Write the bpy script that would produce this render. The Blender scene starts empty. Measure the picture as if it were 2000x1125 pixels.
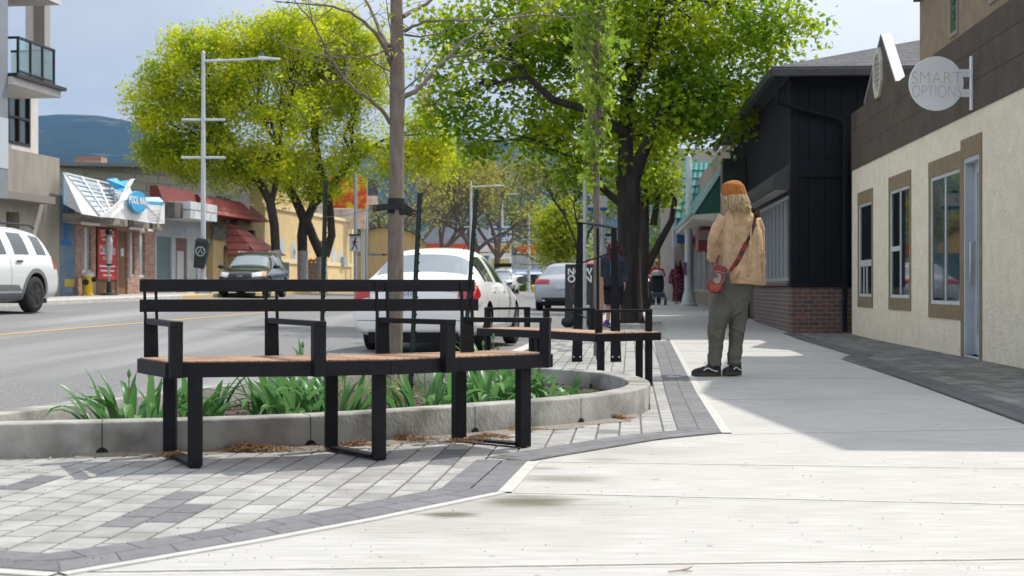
import bpy, bmesh, math, random
import numpy as np
from mathutils import Vector, Matrix
from mathutils.bvhtree import BVHTree
random.seed(7); RNG = np.random.default_rng(11)
scene = bpy.context.scene
COL = scene.collection
R = math.radians
# ------------------------------------------------------------------ camera
H = 0.80; FPX = 2777.8            # eye height (m); focal length in pixels of the 2000 px wide photograph
cam_d = bpy.data.cameras.new("camera"); cam = bpy.data.objects.new("camera", cam_d); COL.objects.link(cam)
cam.location = (0, 0, H); cam.rotation_euler = (R(90), 0, 0)
cam_d.lens = 50; cam_d.sensor_width = 36; cam_d.clip_start = 0.05; cam_d.clip_end = 20000
cam_d.dof.use_dof = True; cam_d.dof.focus_distance = 9.5; cam_d.dof.aperture_fstop = 5.6
scene.camera = cam
# ------------------------------------------------------------------ sky and sun
SUN = Vector((0.50, 0.46, 1.0)).normalized()       # towards the sun
elev = math.asin(SUN.z); azim = math.atan2(SUN.x, SUN.y)
w = bpy.data.worlds.new("World"); scene.world = w; w.use_nodes = True
nt = w.node_tree; nt.nodes.clear()
out = nt.nodes.new("ShaderNodeOutputWorld"); bg = nt.nodes.new("ShaderNodeBackground"); bg.inputs[1].default_value = 0.104
sky = nt.nodes.new("ShaderNodeTexSky"); sky.sky_type = 'NISHITA'; sky.sun_disc = False
sky.sun_elevation = elev; sky.sun_rotation = azim; sky.air_density = 1.0; sky.dust_density = 1.5
tc = nt.nodes.new("ShaderNodeTexCoord"); mp = nt.nodes.new("ShaderNodeMapping"); mp.inputs['Scale'].default_value = (1.6, 1.6, 4.5)
nz = nt.nodes.new("ShaderNodeTexNoise"); nz.inputs['Scale'].default_value = 1.7; nz.inputs['Detail'].default_value = 6; nz.inputs['Roughness'].default_value = 0.5
cr = nt.nodes.new("ShaderNodeValToRGB")
cr.color_ramp.elements[0].position = 0.26; cr.color_ramp.elements[0].color = (5.1, 5.6, 6.25, 1)
cr.color_ramp.elements[1].position = 0.62; cr.color_ramp.elements[1].color = (8.9, 9.0, 9.1, 1)
mx = nt.nodes.new("ShaderNodeMix"); mx.data_type = 'RGBA'; mx.inputs[0].default_value = 0.97
L = nt.links.new
L(tc.outputs['Generated'], mp.inputs[0]); L(mp.outputs[0], nz.inputs[0]); sx0 = nt.nodes.new("ShaderNodeSeparateXYZ"); ma0 = nt.nodes.new("ShaderNodeMath"); ma0.operation = 'MULTIPLY_ADD'; ma0.inputs[1].default_value = .8; L(tc.outputs['Generated'], sx0.inputs[0]); L(sx0.outputs['X'], ma0.inputs[0]); L(nz.outputs[0], ma0.inputs[2]); L(ma0.outputs[0], cr.inputs[0])
# overcast brightening towards the zenith
sx = nt.nodes.new("ShaderNodeSeparateXYZ"); mr = nt.nodes.new("ShaderNodeMapRange"); mr.inputs[1].default_value = 0.0; mr.inputs[2].default_value = 0.9; mr.inputs[3].default_value = 0.80; mr.inputs[4].default_value = 1.75
vm = nt.nodes.new("ShaderNodeVectorMath"); vm.operation = 'SCALE'
L(tc.outputs['Generated'], sx.inputs[0]); L(sx.outputs['Z'], mr.inputs[0]); L(cr.outputs[0], vm.inputs[0])
mr2 = nt.nodes.new("ShaderNodeMapRange"); mr2.inputs[1].default_value = -.36; mr2.inputs[2].default_value = .36; mr2.inputs[3].default_value = 1.04; mr2.inputs[4].default_value = 1.22
mu = nt.nodes.new("ShaderNodeMath"); mu.operation = 'MULTIPLY'; L(sx.outputs['X'], mr2.inputs[0]); L(mr.outputs[0], mu.inputs[0]); L(mr2.outputs[0], mu.inputs[1]); L(mu.outputs[0], vm.inputs['Scale'])
L(sky.outputs[0], mx.inputs[6]); L(vm.outputs[0], mx.inputs[7]); L(mx.outputs[2], bg.inputs[0]); L(bg.outputs[0], out.inputs[0])
sd = bpy.data.lights.new("sun", 'SUN'); sd.energy = 4.8; sd.angle = R(0.6); sd.color = (1.0, 0.955, 0.88)
sun = bpy.data.objects.new("sun", sd); COL.objects.link(sun); sun.location = (20, 20, 40)
sun.rotation_euler = SUN.to_track_quat('Z', 'Y').to_euler()
scene.view_settings.view_transform = 'Standard'; scene.view_settings.look = 'None'
scene.view_settings.exposure = 0.0; scene.view_settings.gamma = 1.0
scene.cycles.use_denoising = True; scene.cycles.max_bounces = 8; scene.cycles.transparent_max_bounces = 12
scene.cycles.caustics_reflective = False; scene.cycles.caustics_refractive = False
# ------------------------------------------------------------------ helpers
def at(x, y, Y):
    "photograph pixel + depth -> point"
    return Vector(((x - 1000) / FPX * Y, Y, H - (y - 562.5) / FPX * Y))
def gnd(x, y):
    "photograph pixel on the flat near pavement -> (X, Y)"
    Y = H * FPX / (y - 562.5)
    return ((x - 1000) / FPX * Y, Y)
def interp(pts, t, k=0, v=1):
    if t <= pts[0][k]:
        a, b = pts[0], pts[1]
    elif t >= pts[-1][k]:
        a, b = pts[-2], pts[-1]
    else:
        for a, b in zip(pts, pts[1:]):
            if a[k] <= t <= b[k]: break
    f = (t - a[k]) / (b[k] - a[k])
    return a[v] + (b[v] - a[v]) * f
def g(Y):                                   # the pavement climbs gently beyond the near building
    return 0.0 if Y < 22 else min((Y - 22) * 0.0085, 0.34)
CURB = [(-3.7, 0), (-3.25, 4), (-2.98, 6.5), (-2.74, 7.36), (-2.32, 8.69), (-2.02, 9.33), (-1.42, 10.35), (-.78, 11.1), (-.35, 13.5), (-.02, 18), (.5, 23), (1.36, 30), (3, 44), (4.7, 62), (7.0, 86), (28.4, 300)]
def xc(Y): return interp(CURB, Y, 1, 0)
def xf(Y): return .137 * Y - 17.36          # far kerb
def zroad(X, Y):
    return g(Y) - .14 + .026 * max(0.0, min(xc(Y) - X, 14.0))
def zfar(Y): return zroad(xf(Y), Y) + .13   # far pavement
class MB:
    def __init__(s): s.v = []; s.f = []; s.m = []; s.mi = 0
    def add(s, vs, fs):
        o = len(s.v); s.v += [tuple(p) for p in vs]
        for q in fs: s.f.append([i + o for i in q]); s.m.append(s.mi)
        return s
    def hexa(s, p):      # p: bottom 4 (ccw from above) + top 4
        return s.add(p, [(3, 2, 1, 0), (4, 5, 6, 7), (0, 1, 5, 4), (1, 2, 6, 5), (2, 3, 7, 6), (3, 0, 4, 7)])
    def box(s, c, d, rz=0.0):
        ca, sa = math.cos(rz), math.sin(rz); p = []
        for z in (-.5, .5):
            for x, y in ((-.5, -.5), (.5, -.5), (.5, .5), (-.5, .5)):
                X, Y = x * d[0], y * d[1]
                p.append((c[0] + X * ca - Y * sa, c[1] + X * sa + Y * ca, c[2] + z * d[2]))
        return s.hexa(p)
    def bar(s, a, b, w, h, up=(0, 0, 1)):
        a = Vector(a); b = Vector(b); t = (b - a).normalized(); u = Vector(up)
        if abs(t.dot(u)) > .99: u = Vector((0, 1, 0))
        r = t.cross(u).normalized(); u = r.cross(t).normalized(); p = []
        for q in (a, b):
            for i, j in ((-1, -1), (1, -1), (1, 1), (-1, 1)): p.append(q + r * (w / 2 * i) + u * (h / 2 * j))
        return s.hexa(p)
    def tube(s, pts, rad, n=8, cap=True):
        pts = [Vector(p) for p in pts]
        if not hasattr(rad, '__len__'): rad = [rad] * len(pts)
        ref = None; rings = []
        for i, p in enumerate(pts):
            t = (pts[min(i + 1, len(pts) - 1)] - pts[max(i - 1, 0)])
            t = t.normalized() if t.length > 1e-9 else Vector((0, 0, 1))
            if ref is None:
                ref = Vector((1, 0, 0)) if abs(t.x) < .9 else Vector((0, 1, 0))
            ref = (ref - t * ref.dot(t)).normalized(); b = t.cross(ref)
            rings.append([p + ref * (rad[i] * math.cos(2 * math.pi * k / n)) + b * (rad[i] * math.sin(2 * math.pi * k / n)) for k in range(n)])
        vs = [q for r in rings for q in r]; fs = []
        for i in range(len(rings) - 1):
            for k in range(n): fs.append((i * n + k, i * n + (k + 1) % n, (i + 1) * n + (k + 1) % n, (i + 1) * n + k))
        if cap: fs.append(tuple(range(n - 1, -1, -1))); fs.append(tuple((len(rings) - 1) * n + k for k in range(n)))
        return s.add(vs, fs)
    def loft(s, rings, cap=True):
        n = len(rings[0]); vs = [q for r in rings for q in r]; fs = []
        for i in range(len(rings) - 1):
            for k in range(n): fs.append((i * n + k, i * n + (k + 1) % n, (i + 1) * n + (k + 1) % n, (i + 1) * n + k))
        if cap: fs.append(tuple(range(n - 1, -1, -1))); fs.append(tuple((len(rings) - 1) * n + k for k in range(n)))
        return s.add(vs, fs)
    def ell(s, c, r, nu=14, nv=9):
        rings = []
        for i in range(nv):
            a = math.pi * (i + .5) / nv
            rings.append([(c[0] + r[0] * math.sin(a) * math.cos(2 * math.pi * k / nu), c[1] + r[1] * math.sin(a) * math.sin(2 * math.pi * k / nu), c[2] - r[2] * math.cos(a)) for k in range(nu)])
        return s.loft(rings)
    def lathe(s, prof, c=(0, 0, 0), n=20):
        rings = [[(c[0] + r * math.cos(2 * math.pi * k / n), c[1] + r * math.sin(2 * math.pi * k / n), c[2] + z) for k in range(n)] for r, z in prof]
        return s.loft(rings)
    def prism(s, poly, z0, z1):
        n = len(poly); a = sum(poly[i][0] * poly[(i + 1) % n][1] - poly[(i + 1) % n][0] * poly[i][1] for i in range(n))
        if a < 0: poly = poly[::-1]
        vs = [(x, y, z0) for x, y in poly] + [(x, y, z1) for x, y in poly]
        return s.add(vs, [tuple(range(n - 1, -1, -1)), tuple(range(n, 2 * n))] + [(i, (i + 1) % n, n + (i + 1) % n, n + i) for i in range(n)])
    def plate(s, pts, off):
        "planar polygon extruded by the vector off"
        n = len(pts); pts = [Vector(p) for p in pts]; off = Vector(off)
        nn = Vector((0, 0, 0))
        for i in range(n): nn += pts[i].cross(pts[(i + 1) % n])
        if nn.dot(off) > 0: pts = pts[::-1]
        vs = pts + [p + off for p in pts]
        return s.add(vs, [tuple(range(n)), tuple(range(2 * n - 1, n - 1, -1))] + [((i + 1) % n, i, n + i, n + (i + 1) % n) for i in range(n)])
    def build(s, name, mat, parent=None, smooth=False, bevel=0, seg=2, world=True, angle=40, kind=None, label=None):
        me = bpy.data.meshes.new(name)
        off = root_loc(parent) if (parent is not None and world) else Vector((0, 0, 0))
        me.from_pydata([(p[0] - off[0], p[1] - off[1], p[2] - off[2]) for p in s.v], [], s.f)
        for m in (mat if isinstance(mat, (list, tuple)) else [mat]): me.materials.append(m)
        me.polygons.foreach_set('material_index', s.m); me.update()
        o = bpy.data.objects.new(name, me); COL.objects.link(o)
        if parent is not None: o.parent = parent
        if smooth:
            me.polygons.foreach_set('use_smooth', [True] * len(me.polygons))
            try: me.set_sharp_from_angle(angle=R(angle))
            except Exception: pass
        if bevel:
            b = o.modifiers.new('bevel', 'BEVEL'); b.width = bevel; b.segments = seg; b.limit_method = 'ANGLE'; b.angle_limit = R(35)
        if kind: o['kind'] = kind
        if label: o['label'] = label
        return o
def root_loc(o):
    while o.parent is not None: o = o.parent
    return o.location
def tag(o, label, cat, group=None):
    o['label'] = label; o['category'] = cat
    if group: o['group'] = group
    return o
def thing(name, label, cat, loc=(0, 0, 0), rz=0, group=None):
    o = bpy.data.objects.new(name, None); COL.objects.link(o); o.location = loc; o.rotation_euler = (0, 0, rz)
    o.empty_display_size = .2
    return tag(o, label, cat, group)
def copy_tree(o, parent=None):
    c = o.copy(); COL.objects.link(c); c.parent = parent
    for ch in [x for x in list(COL.objects) if x.parent == o]: copy_tree(ch, c)
    return c
def evaluated(o, name):
    "apply the modifiers of o and give a fresh mesh; o goes away"
    dg = bpy.context.evaluated_depsgraph_get(); dg.update()
    me = bpy.data.meshes.new_from_object(o.evaluated_get(dg), depsgraph=dg)
    me.name = name; old = o.data; bpy.data.objects.remove(o, do_unlink=True)
    return me
def link_mesh(name, me, mat=None, parent=None, smooth=True):
    if mat is not None:
        me.materials.clear()
        for m in (mat if isinstance(mat, (list, tuple)) else [mat]): me.materials.append(m)
    o = bpy.data.objects.new(name, me); COL.objects.link(o)
    if parent is not None: o.parent = parent
    if smooth: me.polygons.foreach_set('use_smooth', [True] * len(me.polygons))
    return o
def remeshed(mb, name, mat, parent, voxel=.012, smooth=6, mod=None):
    o = mb.build(name, mat, None, world=False)
    m = o.modifiers.new('r', 'REMESH'); m.mode = 'VOXEL'; m.voxel_size = voxel
    s_ = o.modifiers.new('s', 'SMOOTH'); s_.iterations = smooth; s_.factor = .5
    if mod: mod(o)
    me = evaluated(o, name)
    return link_mesh(name, me, mat, parent)
# ------------------------------------------------------------------ materials
def M(name, c1, c2=None, scale=6, rough=.7, bump=0, bscale=60, metal=0, detail=5, stretch=None, lo=.38, hi=.62, spec=.5, coat=0, c3=None, s3=1.2, lo3=.55, hi3=.75, rough2=None, bdist=.01, st3=None):
    m = bpy.data.materials.new(name); m.use_nodes = True; t = m.node_tree; b = t.nodes['Principled BSDF']
    b.inputs['Base Color'].default_value = (*c1, 1); b.inputs['Roughness'].default_value = rough; b.inputs['Metallic'].default_value = metal
    b.inputs['Specular IOR Level'].default_value = spec; b.inputs['Coat Weight'].default_value = coat; b.inputs['Coat Roughness'].default_value = .04
    k = t.links.new; co = t.nodes.new('ShaderNodeTexCoord'); vec = co.outputs['Object']
    if stretch:
        mp = t.nodes.new('ShaderNodeMapping'); mp.inputs['Scale'].default_value = stretch; k(vec, mp.inputs[0]); vec = mp.outputs[0]
    cur = None
    if c2 is not None:
        n = t.nodes.new('ShaderNodeTexNoise'); n.inputs['Scale'].default_value = scale; n.inputs['Detail'].default_value = detail; k(vec, n.inputs[0])
        r_ = t.nodes.new('ShaderNodeMapRange'); r_.inputs[1].default_value = lo; r_.inputs[2].default_value = hi; k(n.outputs[0], r_.inputs[0])
        x = t.nodes.new('ShaderNodeMix'); x.data_type = 'RGBA'; x.inputs[6].default_value = (*c1, 1); x.inputs[7].default_value = (*c2, 1)
        k(r_.outputs[0], x.inputs[0]); cur = x.outputs[2]
        if rough2 is not None:
            rr = t.nodes.new('ShaderNodeMapRange'); rr.inputs[3].default_value = rough; rr.inputs[4].default_value = rough2
            k(r_.outputs[0], rr.inputs[0]); k(rr.outputs[0], b.inputs['Roughness'])
    if c3 is not None:
        n = t.nodes.new('ShaderNodeTexNoise'); n.inputs['Scale'].default_value = s3; n.inputs['Detail'].default_value = 4; v3 = co.outputs['Object']
        if st3: mp3 = t.nodes.new('ShaderNodeMapping'); mp3.inputs['Scale'].default_value = st3; k(v3, mp3.inputs[0]); v3 = mp3.outputs[0]
        k(v3, n.inputs[0])
        r_ = t.nodes.new('ShaderNodeMapRange'); r_.inputs[1].default_value = lo3; r_.inputs[2].default_value = hi3; k(n.outputs[0], r_.inputs[0])
        x = t.nodes.new('ShaderNodeMix'); x.data_type = 'RGBA'; x.inputs[7].default_value = (*c3, 1)
        if cur is not None: k(cur, x.inputs[6])
        else: x.inputs[6].default_value = (*c1, 1)
        k(r_.outputs[0], x.inputs[0]); cur = x.outputs[2]
    if cur is not None: k(cur, b.inputs['Base Color'])
    if bump:
        n = t.nodes.new('ShaderNodeTexNoise'); n.inputs['Scale'].default_value = bscale; n.inputs['Detail'].default_value = 4; k(vec, n.inputs[0])
        bp = t.nodes.new('ShaderNodeBump'); bp.inputs['Strength'].default_value = bump; bp.inputs['Distance'].default_value = bdist; k(n.outputs[0], bp.inputs['Height']); k(bp.outputs[0], b.inputs['Normal'])
    return m
def vary(m, amount=.25, sat=0.0):
    "random brightness for each loose piece of the mesh (pavers, boards, leaves)"
    t = m.node_tree; b = t.nodes['Principled BSDF'] if 'Principled BSDF' in t.nodes else None
    k = t.links.new; ge = t.nodes.new('ShaderNodeNewGeometry'); r_ = t.nodes.new('ShaderNodeMapRange')
    r_.inputs[3].default_value = 1 - amount; r_.inputs[4].default_value = 1 + amount; k(ge.outputs['Random Per Island'], r_.inputs[0])
    x = t.nodes.new('ShaderNodeMix'); x.data_type = 'RGBA'; x.blend_type = 'MULTIPLY'; x.inputs[0].default_value = 1
    i = b.inputs['Base Color']
    if i.links: k(i.links[0].from_socket, x.inputs[6])
    else: x.inputs[6].default_value = i.default_value
    k(r_.outputs[0], x.inputs[7]); k(x.outputs[2], i)
    return m
def leafmat(name, a, b_, trans=.5, rough=.5):
    m = bpy.data.materials.new(name); m.use_nodes = True; t = m.node_tree; t.nodes.clear(); k = t.links.new
    o = t.nodes.new('ShaderNodeOutputMaterial'); d = t.nodes.new('ShaderNodeBsdfPrincipled'); tr = t.nodes.new('ShaderNodeBsdfTranslucent'); mx = t.nodes.new('ShaderNodeMixShader')
    ge = t.nodes.new('ShaderNodeNewGeometry'); x = t.nodes.new('ShaderNodeMix'); x.data_type = 'RGBA'; x.inputs[6].default_value = (*a, 1); x.inputs[7].default_value = (*b_, 1)
    tcn = t.nodes.new('ShaderNodeTexCoord'); no = t.nodes.new('ShaderNodeTexNoise'); no.inputs['Scale'].default_value = .9; no.inputs['Detail'].default_value = 2; k(tcn.outputs['Object'], no.inputs[0])  # noise puts the light and shade of leaf clumps into the colour
    m1 = t.nodes.new('ShaderNodeMapRange'); m1.inputs[1].default_value = .36; m1.inputs[2].default_value = .64; m1.inputs[3].default_value = -.35; m1.inputs[4].default_value = .75; k(no.outputs[0], m1.inputs[0])
    m2 = t.nodes.new('ShaderNodeMath'); m2.operation = 'MULTIPLY_ADD'; m2.inputs[1].default_value = .6; m2.use_clamp = True; k(ge.outputs['Random Per Island'], m2.inputs[0]); k(m1.outputs[0], m2.inputs[2])
    k(m2.outputs[0], x.inputs[0]); k(x.outputs[2], d.inputs['Base Color']); k(x.outputs[2], tr.inputs[0])
    d.inputs['Roughness'].default_value = rough; d.inputs['Specular IOR Level'].default_value = .3
    mx.inputs[0].default_value = trans; k(d.outputs[0], mx.inputs[1]); k(tr.outputs[0], mx.inputs[2]); k(mx.outputs[0], o.inputs[0])
    return m
def brickmat(name, cols, mortar, bw, bh, mort=.01, axis='XZ', rough=.85, bump=.6, bias=0.0):
    "running bond on a wall; cols = (a, b) mixed per brick plus large-scale noise"
    m = bpy.data.materials.new(name); m.use_nodes = True; t = m.node_tree; b = t.nodes['Principled BSDF']; k = t.links.new
    co = t.nodes.new('ShaderNodeTexCoord'); se = t.nodes.new('ShaderNodeSeparateXYZ'); cb = t.nodes.new('ShaderNodeCombineXYZ')
    k(co.outputs['Object'], se.inputs[0])
    k(se.outputs[axis[0]], cb.inputs[0]); k(se.outputs[axis[1]], cb.inputs[1])
    br = t.nodes.new('ShaderNodeTexBrick'); k(cb.outputs[0], br.inputs[0]); br.inputs['Scale'].default_value = 1
    br.inputs['Brick Width'].default_value = bw; br.inputs['Row Height'].default_value = bh; br.inputs['Mortar Size'].default_value = mort; br.inputs['Bias'].default_value = bias
    br.inputs['Color1'].default_value = (*cols[0], 1); br.inputs['Color2'].default_value = (*cols[1], 1); br.inputs['Mortar'].default_value = (*mortar, 1)
    n = t.nodes.new('ShaderNodeTexNoise'); n.inputs['Scale'].default_value = 9; n.inputs['Detail'].default_value = 5; k(co.outputs['Object'], n.inputs[0])
    r_ = t.nodes.new('ShaderNodeMapRange'); r_.inputs[3].default_value = .6; r_.inputs[4].default_value = 1.4; k(n.outputs[0], r_.inputs[0])
    x = t.nodes.new('ShaderNodeMix'); x.data_type = 'RGBA'; x.blend_type = 'MULTIPLY'; x.inputs[0].default_value = 1; k(br.outputs[0], x.inputs[6]); k(r_.outputs[0], x.inputs[7])
    k(x.outputs[2], b.inputs['Base Color']); b.inputs['Roughness'].default_value = rough
    bp = t.nodes.new('ShaderNodeBump'); bp.inputs['Strength'].default_value = bump; bp.inputs['Distance'].default_value = .008; bp.invert = True; k(br.outputs['Fac'], bp.inputs['Height']); k(bp.outputs[0], b.inputs['Normal'])
    return m
def glass(name, col=(.02, .025, .025), rough=.03):
    m = bpy.data.materials.new(name); m.use_nodes = True; b = m.node_tree.nodes['Principled BSDF']
    b.inputs['Base Color'].default_value = (*col, 1); b.inputs['Roughness'].default_value = rough; b.inputs['Specular IOR Level'].default_value = .8; b.inputs['IOR'].default_value = 1.6
    return m
black_metal = M('powder coated black metal', (.0055, .0055, .008), (.009, .009, .012), 30, rough=.5, spec=.22)
grey_metal = M('galvanised pole', (.34, .37, .40), (.42, .45, .48), 12, rough=.45, metal=.35)
white_paint = M('white paint', (.74, .76, .78), (.66, .68, .70), 5, rough=.5)
bark = M('grey brown bark', (.09, .07, .055), (.045, .036, .03), 14, rough=.95, bump=1, bscale=18, stretch=(1, 1, .18), bdist=.03)
dark_bark = M('dark bark', (.045, .036, .028), (.022, .018, .015), 10, rough=.95, bump=1, bscale=14, stretch=(1, 1, .18), bdist=.04)
rubber = M('tyre rubber', (.012, .012, .013), rough=.8)
steel = M('steel', (.55, .55, .56), rough=.3, metal=1)
def text(s, name, mat, parent, origin, right, up, size, depth=.004, align='CENTER', world=True, bold=0, squeeze=1.0):
    cu = bpy.data.curves.new(name, 'FONT'); cu.body = s; cu.size = size; cu.extrude = depth / 2; cu.align_x = align; cu.align_y = 'CENTER'; cu.offset = bold
    o = bpy.data.objects.new(name, cu); COL.objects.link(o)
    me = evaluated(o, name); bpy.data.curves.remove(cu)
    r_ = Vector(right).normalized(); u_ = Vector(up).normalized(); n_ = r_.cross(u_)
    mat4 = Matrix(((r_.x * squeeze, u_.x, n_.x, origin[0]), (r_.y * squeeze, u_.y, n_.y, origin[1]), (r_.z * squeeze, u_.z, n_.z, origin[2]), (0, 0, 0, 1)))
    me.transform(mat4)
    if parent is not None and world: me.transform(Matrix.Translation(-Vector(root_loc(parent))))
    return link_mesh(name, me, mat, parent, smooth=False)
# ================================================================== GROUND
concrete = M('brushed concrete', (.44, .43, .41), (.335, .327, .31), 9, rough=.8, bump=.35, bscale=60, stretch=(.45, 6, 1), c3=(.33, .32, .295), s3=1.7, lo3=.5, hi3=.8, lo=.38, hi=.64, detail=8, bdist=.004)
asphalt = M('asphalt', (.10, .10, .105), (.225, .225, .222), 70, rough=.9, bump=.6, bscale=140, stretch=None, c3=(.25, .25, .248), s3=.8, lo3=.48, hi3=.66, detail=10, st3=(1, .05, 1))
kerb_mat = M('kerb concrete', (.50, .49, .46), (.40, .39, .37), 9, rough=.85, bump=.3, bscale=60)
earth = M('far ground', (.16, .15, .12), (.2, .19, .15), .05, rough=1)
def sheet(name, left, right, zfun, ys, mat, nx=1, kind='structure'):
    mb = MB(); vs = []; fs = []
    for Y in ys:
        a, b = left(Y), right(Y)
        for i in range(nx + 1):
            X = a + (b - a) * i / nx; vs.append((X, Y, zfun(X, Y)))
    n = nx + 1
    for j in range(len(ys) - 1):
        for i in range(nx): fs.append((j * n + i, j * n + i + 1, (j + 1) * n + i + 1, (j + 1) * n + i))
    mb.add(vs, fs); return mb.build(name, mat, kind=kind)
mb = MB(); gy = [-60, 0, 22, 62, 300, 1200, 9000]; gx = [-9000, -600, -60, 60, 600, 9000]
vs = [(x, y, g(y) - .45) for y in gy for x in gx]; fs = [(j * 6 + i, j * 6 + i + 1, j * 6 + i + 7, j * 6 + i + 6) for j in range(6) for i in range(5)]
mb.add(vs, fs); mb.build('ground', earth, kind='structure')
YS = [0, 2, 4, 5, 6, 6.5, 7, 7.36, 8, 8.69, 9.33, 9.8, 10.35, 11.1, 12, 13.5, 16, 18, 20, 22, 23, 26, 30, 36, 44, 52, 62, 74, 86, 110, 150, 220, 300]
sheet('sidewalk', lambda Y: xc(Y), lambda Y: 5.9 + .07 * Y, lambda X, Y: g(Y), YS, concrete)
sheet('road', lambda Y: xf(Y), lambda Y: xc(Y), zroad, YS, asphalt, nx=24)
sheet('far_sidewalk', lambda Y: xf(Y) - 4.2, lambda Y: xf(Y), lambda X, Y: zfar(Y), YS, concrete)
# kerbs: top strip and drop, one object each
def kerb(name, xs, zt, w_, side, ys, mat, drop=.35):
    mb = MB(); vs = []; fs = []
    for Y in ys:
        x = xs(Y); z = zt(Y)
        vs += [(x - side * w_, Y, z + .003), (x + side * .0, Y, z + .003), (x + side * .025, Y, z - .02), (x + side * .03, Y, z - drop)]
    for j in range(len(ys) - 1):
        for i in range(3):
            q = (j * 4 + i, j * 4 + i + 1, j * 4 + i + 5, j * 4 + i + 4); fs.append(q if side > 0 else q[::-1])
    mb.add(vs, fs); return mb.build(name, mat, kind='structure')
kerb('kerb', xc, g, .16, -1, YS, kerb_mat)
yel = M('worn yellow kerb paint', (.55, .34, .05), (.42, .36, .25), 6, rough=.8)
kerb('far_kerb', xf, zfar, .15, 1, [y for y in YS if y <= 46] + [47], kerb_mat)
kerb('painted_far_kerb', xf, zfar, .15, 1, [47, 50, 54, 58, 62, 68, 74, 86, 100], yel)
kerb('distant_far_kerb', xf, zfar, .15, 1, [100, 150, 220, 300], kerb_mat)
# road markings
mk = M('yellow road paint', (.62, .33, .04), (.5, .33, .12), 8, rough=.8)
mb = MB(); pts = []
for Y in [14, 18, 22, 26, 30, 34, 38, 44, 50, 60, 75, 95, 130]:
    X = -7.9 + .131 * (Y - 22); pts += [(X - .055, Y, zroad(X - .055, Y) + .006), (X + .055, Y, zroad(X + .055, Y) + .006)]
n = len(pts) // 2
mb.add(pts, [(2 * i, 2 * i + 1, 2 * i + 3, 2 * i + 2) for i in range(n - 1)]); mb.build('yellow_line', mk, kind='structure')
# ---- pavers: every paver a small bevelled-looking slab face, laid in running bond
pav_l = vary(M('light grey paver', (.335, .328, .318), (.265, .259, .248), 7, rough=.85, bump=.3, bscale=120, c3=(.20, .194, .182), s3=2.5, lo3=.55, hi3=.75), .13)
pav_d = vary(M('charcoal paver', (.15, .15, .16), (.125, .125, .13), 20, rough=.85, bump=.3, bscale=120), .14)
pav_w = vary(M('basalt grey paver', (.125, .12, .115), (.17, .165, .155), 3, rough=.85, bump=.3, bscale=120), .35)
joint = M('sandy paver joint', (.15, .142, .125), (.095, .09, .08), 40, rough=1, bump=.5, bscale=200)
TH = .083
def inside(p, poly):
    c = False; x, y = p; n = len(poly); j = n - 1
    for i in range(n):
        xi, yi = poly[i]; xj, yj = poly[j]
        if (yi > y) != (yj > y) and x < (xj - xi) * (y - yi) / (yj - yi) + xi: c = not c
        j = i
    return c
def flat(name, poly, z, mat, kind='structure'):
    mb = MB(); mb.prism(poly, z - .012, z); return mb.build(name, mat, kind=kind)
def slab(mb, corners, z, mi, ch=.003):
    "one paver: top face and a small chamfer"
    c = [sum(p[k] for p in corners) / 4 for k in (0, 1)]; tp = []
    for p in corners:
        d = math.hypot(p[0] - c[0], p[1] - c[1]); f = 1 - ch * 1.3 / d; tp.append((c[0] + (p[0] - c[0]) * f, c[1] + (p[1] - c[1]) * f, z))
    bt = [(p[0], p[1], z - ch) for p in corners]
    mb.mi = mi; mb.add(bt + tp, [(4, 5, 6, 7), (0, 1, 5, 4), (1, 2, 6, 5), (2, 3, 7, 6), (3, 0, 4, 7)])
# boundary of the paved furnishing strip on the concrete side
BND = [(-2.6, 4.35), gnd(0, 1114), gnd(115, 1122), gnd(480, 1060), gnd(720, 1015), gnd(972, 963), gnd(1030, 903), gnd(1092, 892), gnd(1176, 878), gnd(1290, 859), gnd(1409, 847), gnd(1360, 768), gnd(1309, 668)]
yend = gnd(1309, 668)[1]
FIELD = BND + [(2.35 + .1 * (34 - 21), 34)] + [(xc(Y) + .16, Y) for Y in (34, 30, 23, 18, 13.5, 11.1, 10.35, 9.33, 8.69, 7.36, 6.5, 5.2)]
flat('paver_bed', FIELD, .001, joint)
mb = MB(); ca, sa = math.cos(TH), math.sin(TH); PW, PL = .122, .205
SPOTS = [[(-150, 965), (0, 945), (90, 927), (150, 930), (60, 953), (-100, 985)], [(200, 1014), (330, 970), (412, 970), (335, 1023), (240, 1024)], [(820, 905), (880, 880), (925, 880), (870, 905)], [(1150, 842), (1205, 842), (1200, 852), (1150, 852)]]
TURN = [gnd(893, 962), gnd(975, 962), gnd(1034, 902), gnd(975, 902)]
for i in range(-40, 40):
    for j in range(10, 150):
        u = i * PW; v = j * PL + (PL / 2 if i % 2 else 0)
        X, Y = u * ca + v * sa, -u * sa + v * ca
        gu = .0050; gv = .0068; cs = []
        for du, dv in ((gu, gv), (PW - gu, gv), (PW - gu, PL - gv), (gu, PL - gv)):
            a, b = u + du - PW / 2, v + dv - PL / 2
            cs.append((a * ca + b * sa, -a * sa + b * ca))
        if not all(inside(q_, FIELD) for q_ in cs): continue
        pc = (1000 + X / Y * FPX, 562.5 + H / Y * FPX); dk = any(inside(pc, q_) for q_ in SPOTS) or (Y > 11 and random.random() < .04)
        if inside((X, Y), TURN): dk = True
        if Y > 14 and random.random() < .5 * (Y > 17.5 and X < .09 * Y - .75): dk = True
        slab(mb, cs, .005 + g(Y), 1 if dk else 0)
mb.build('paver_field', [pav_l, pav_d], kind='structure')
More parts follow.
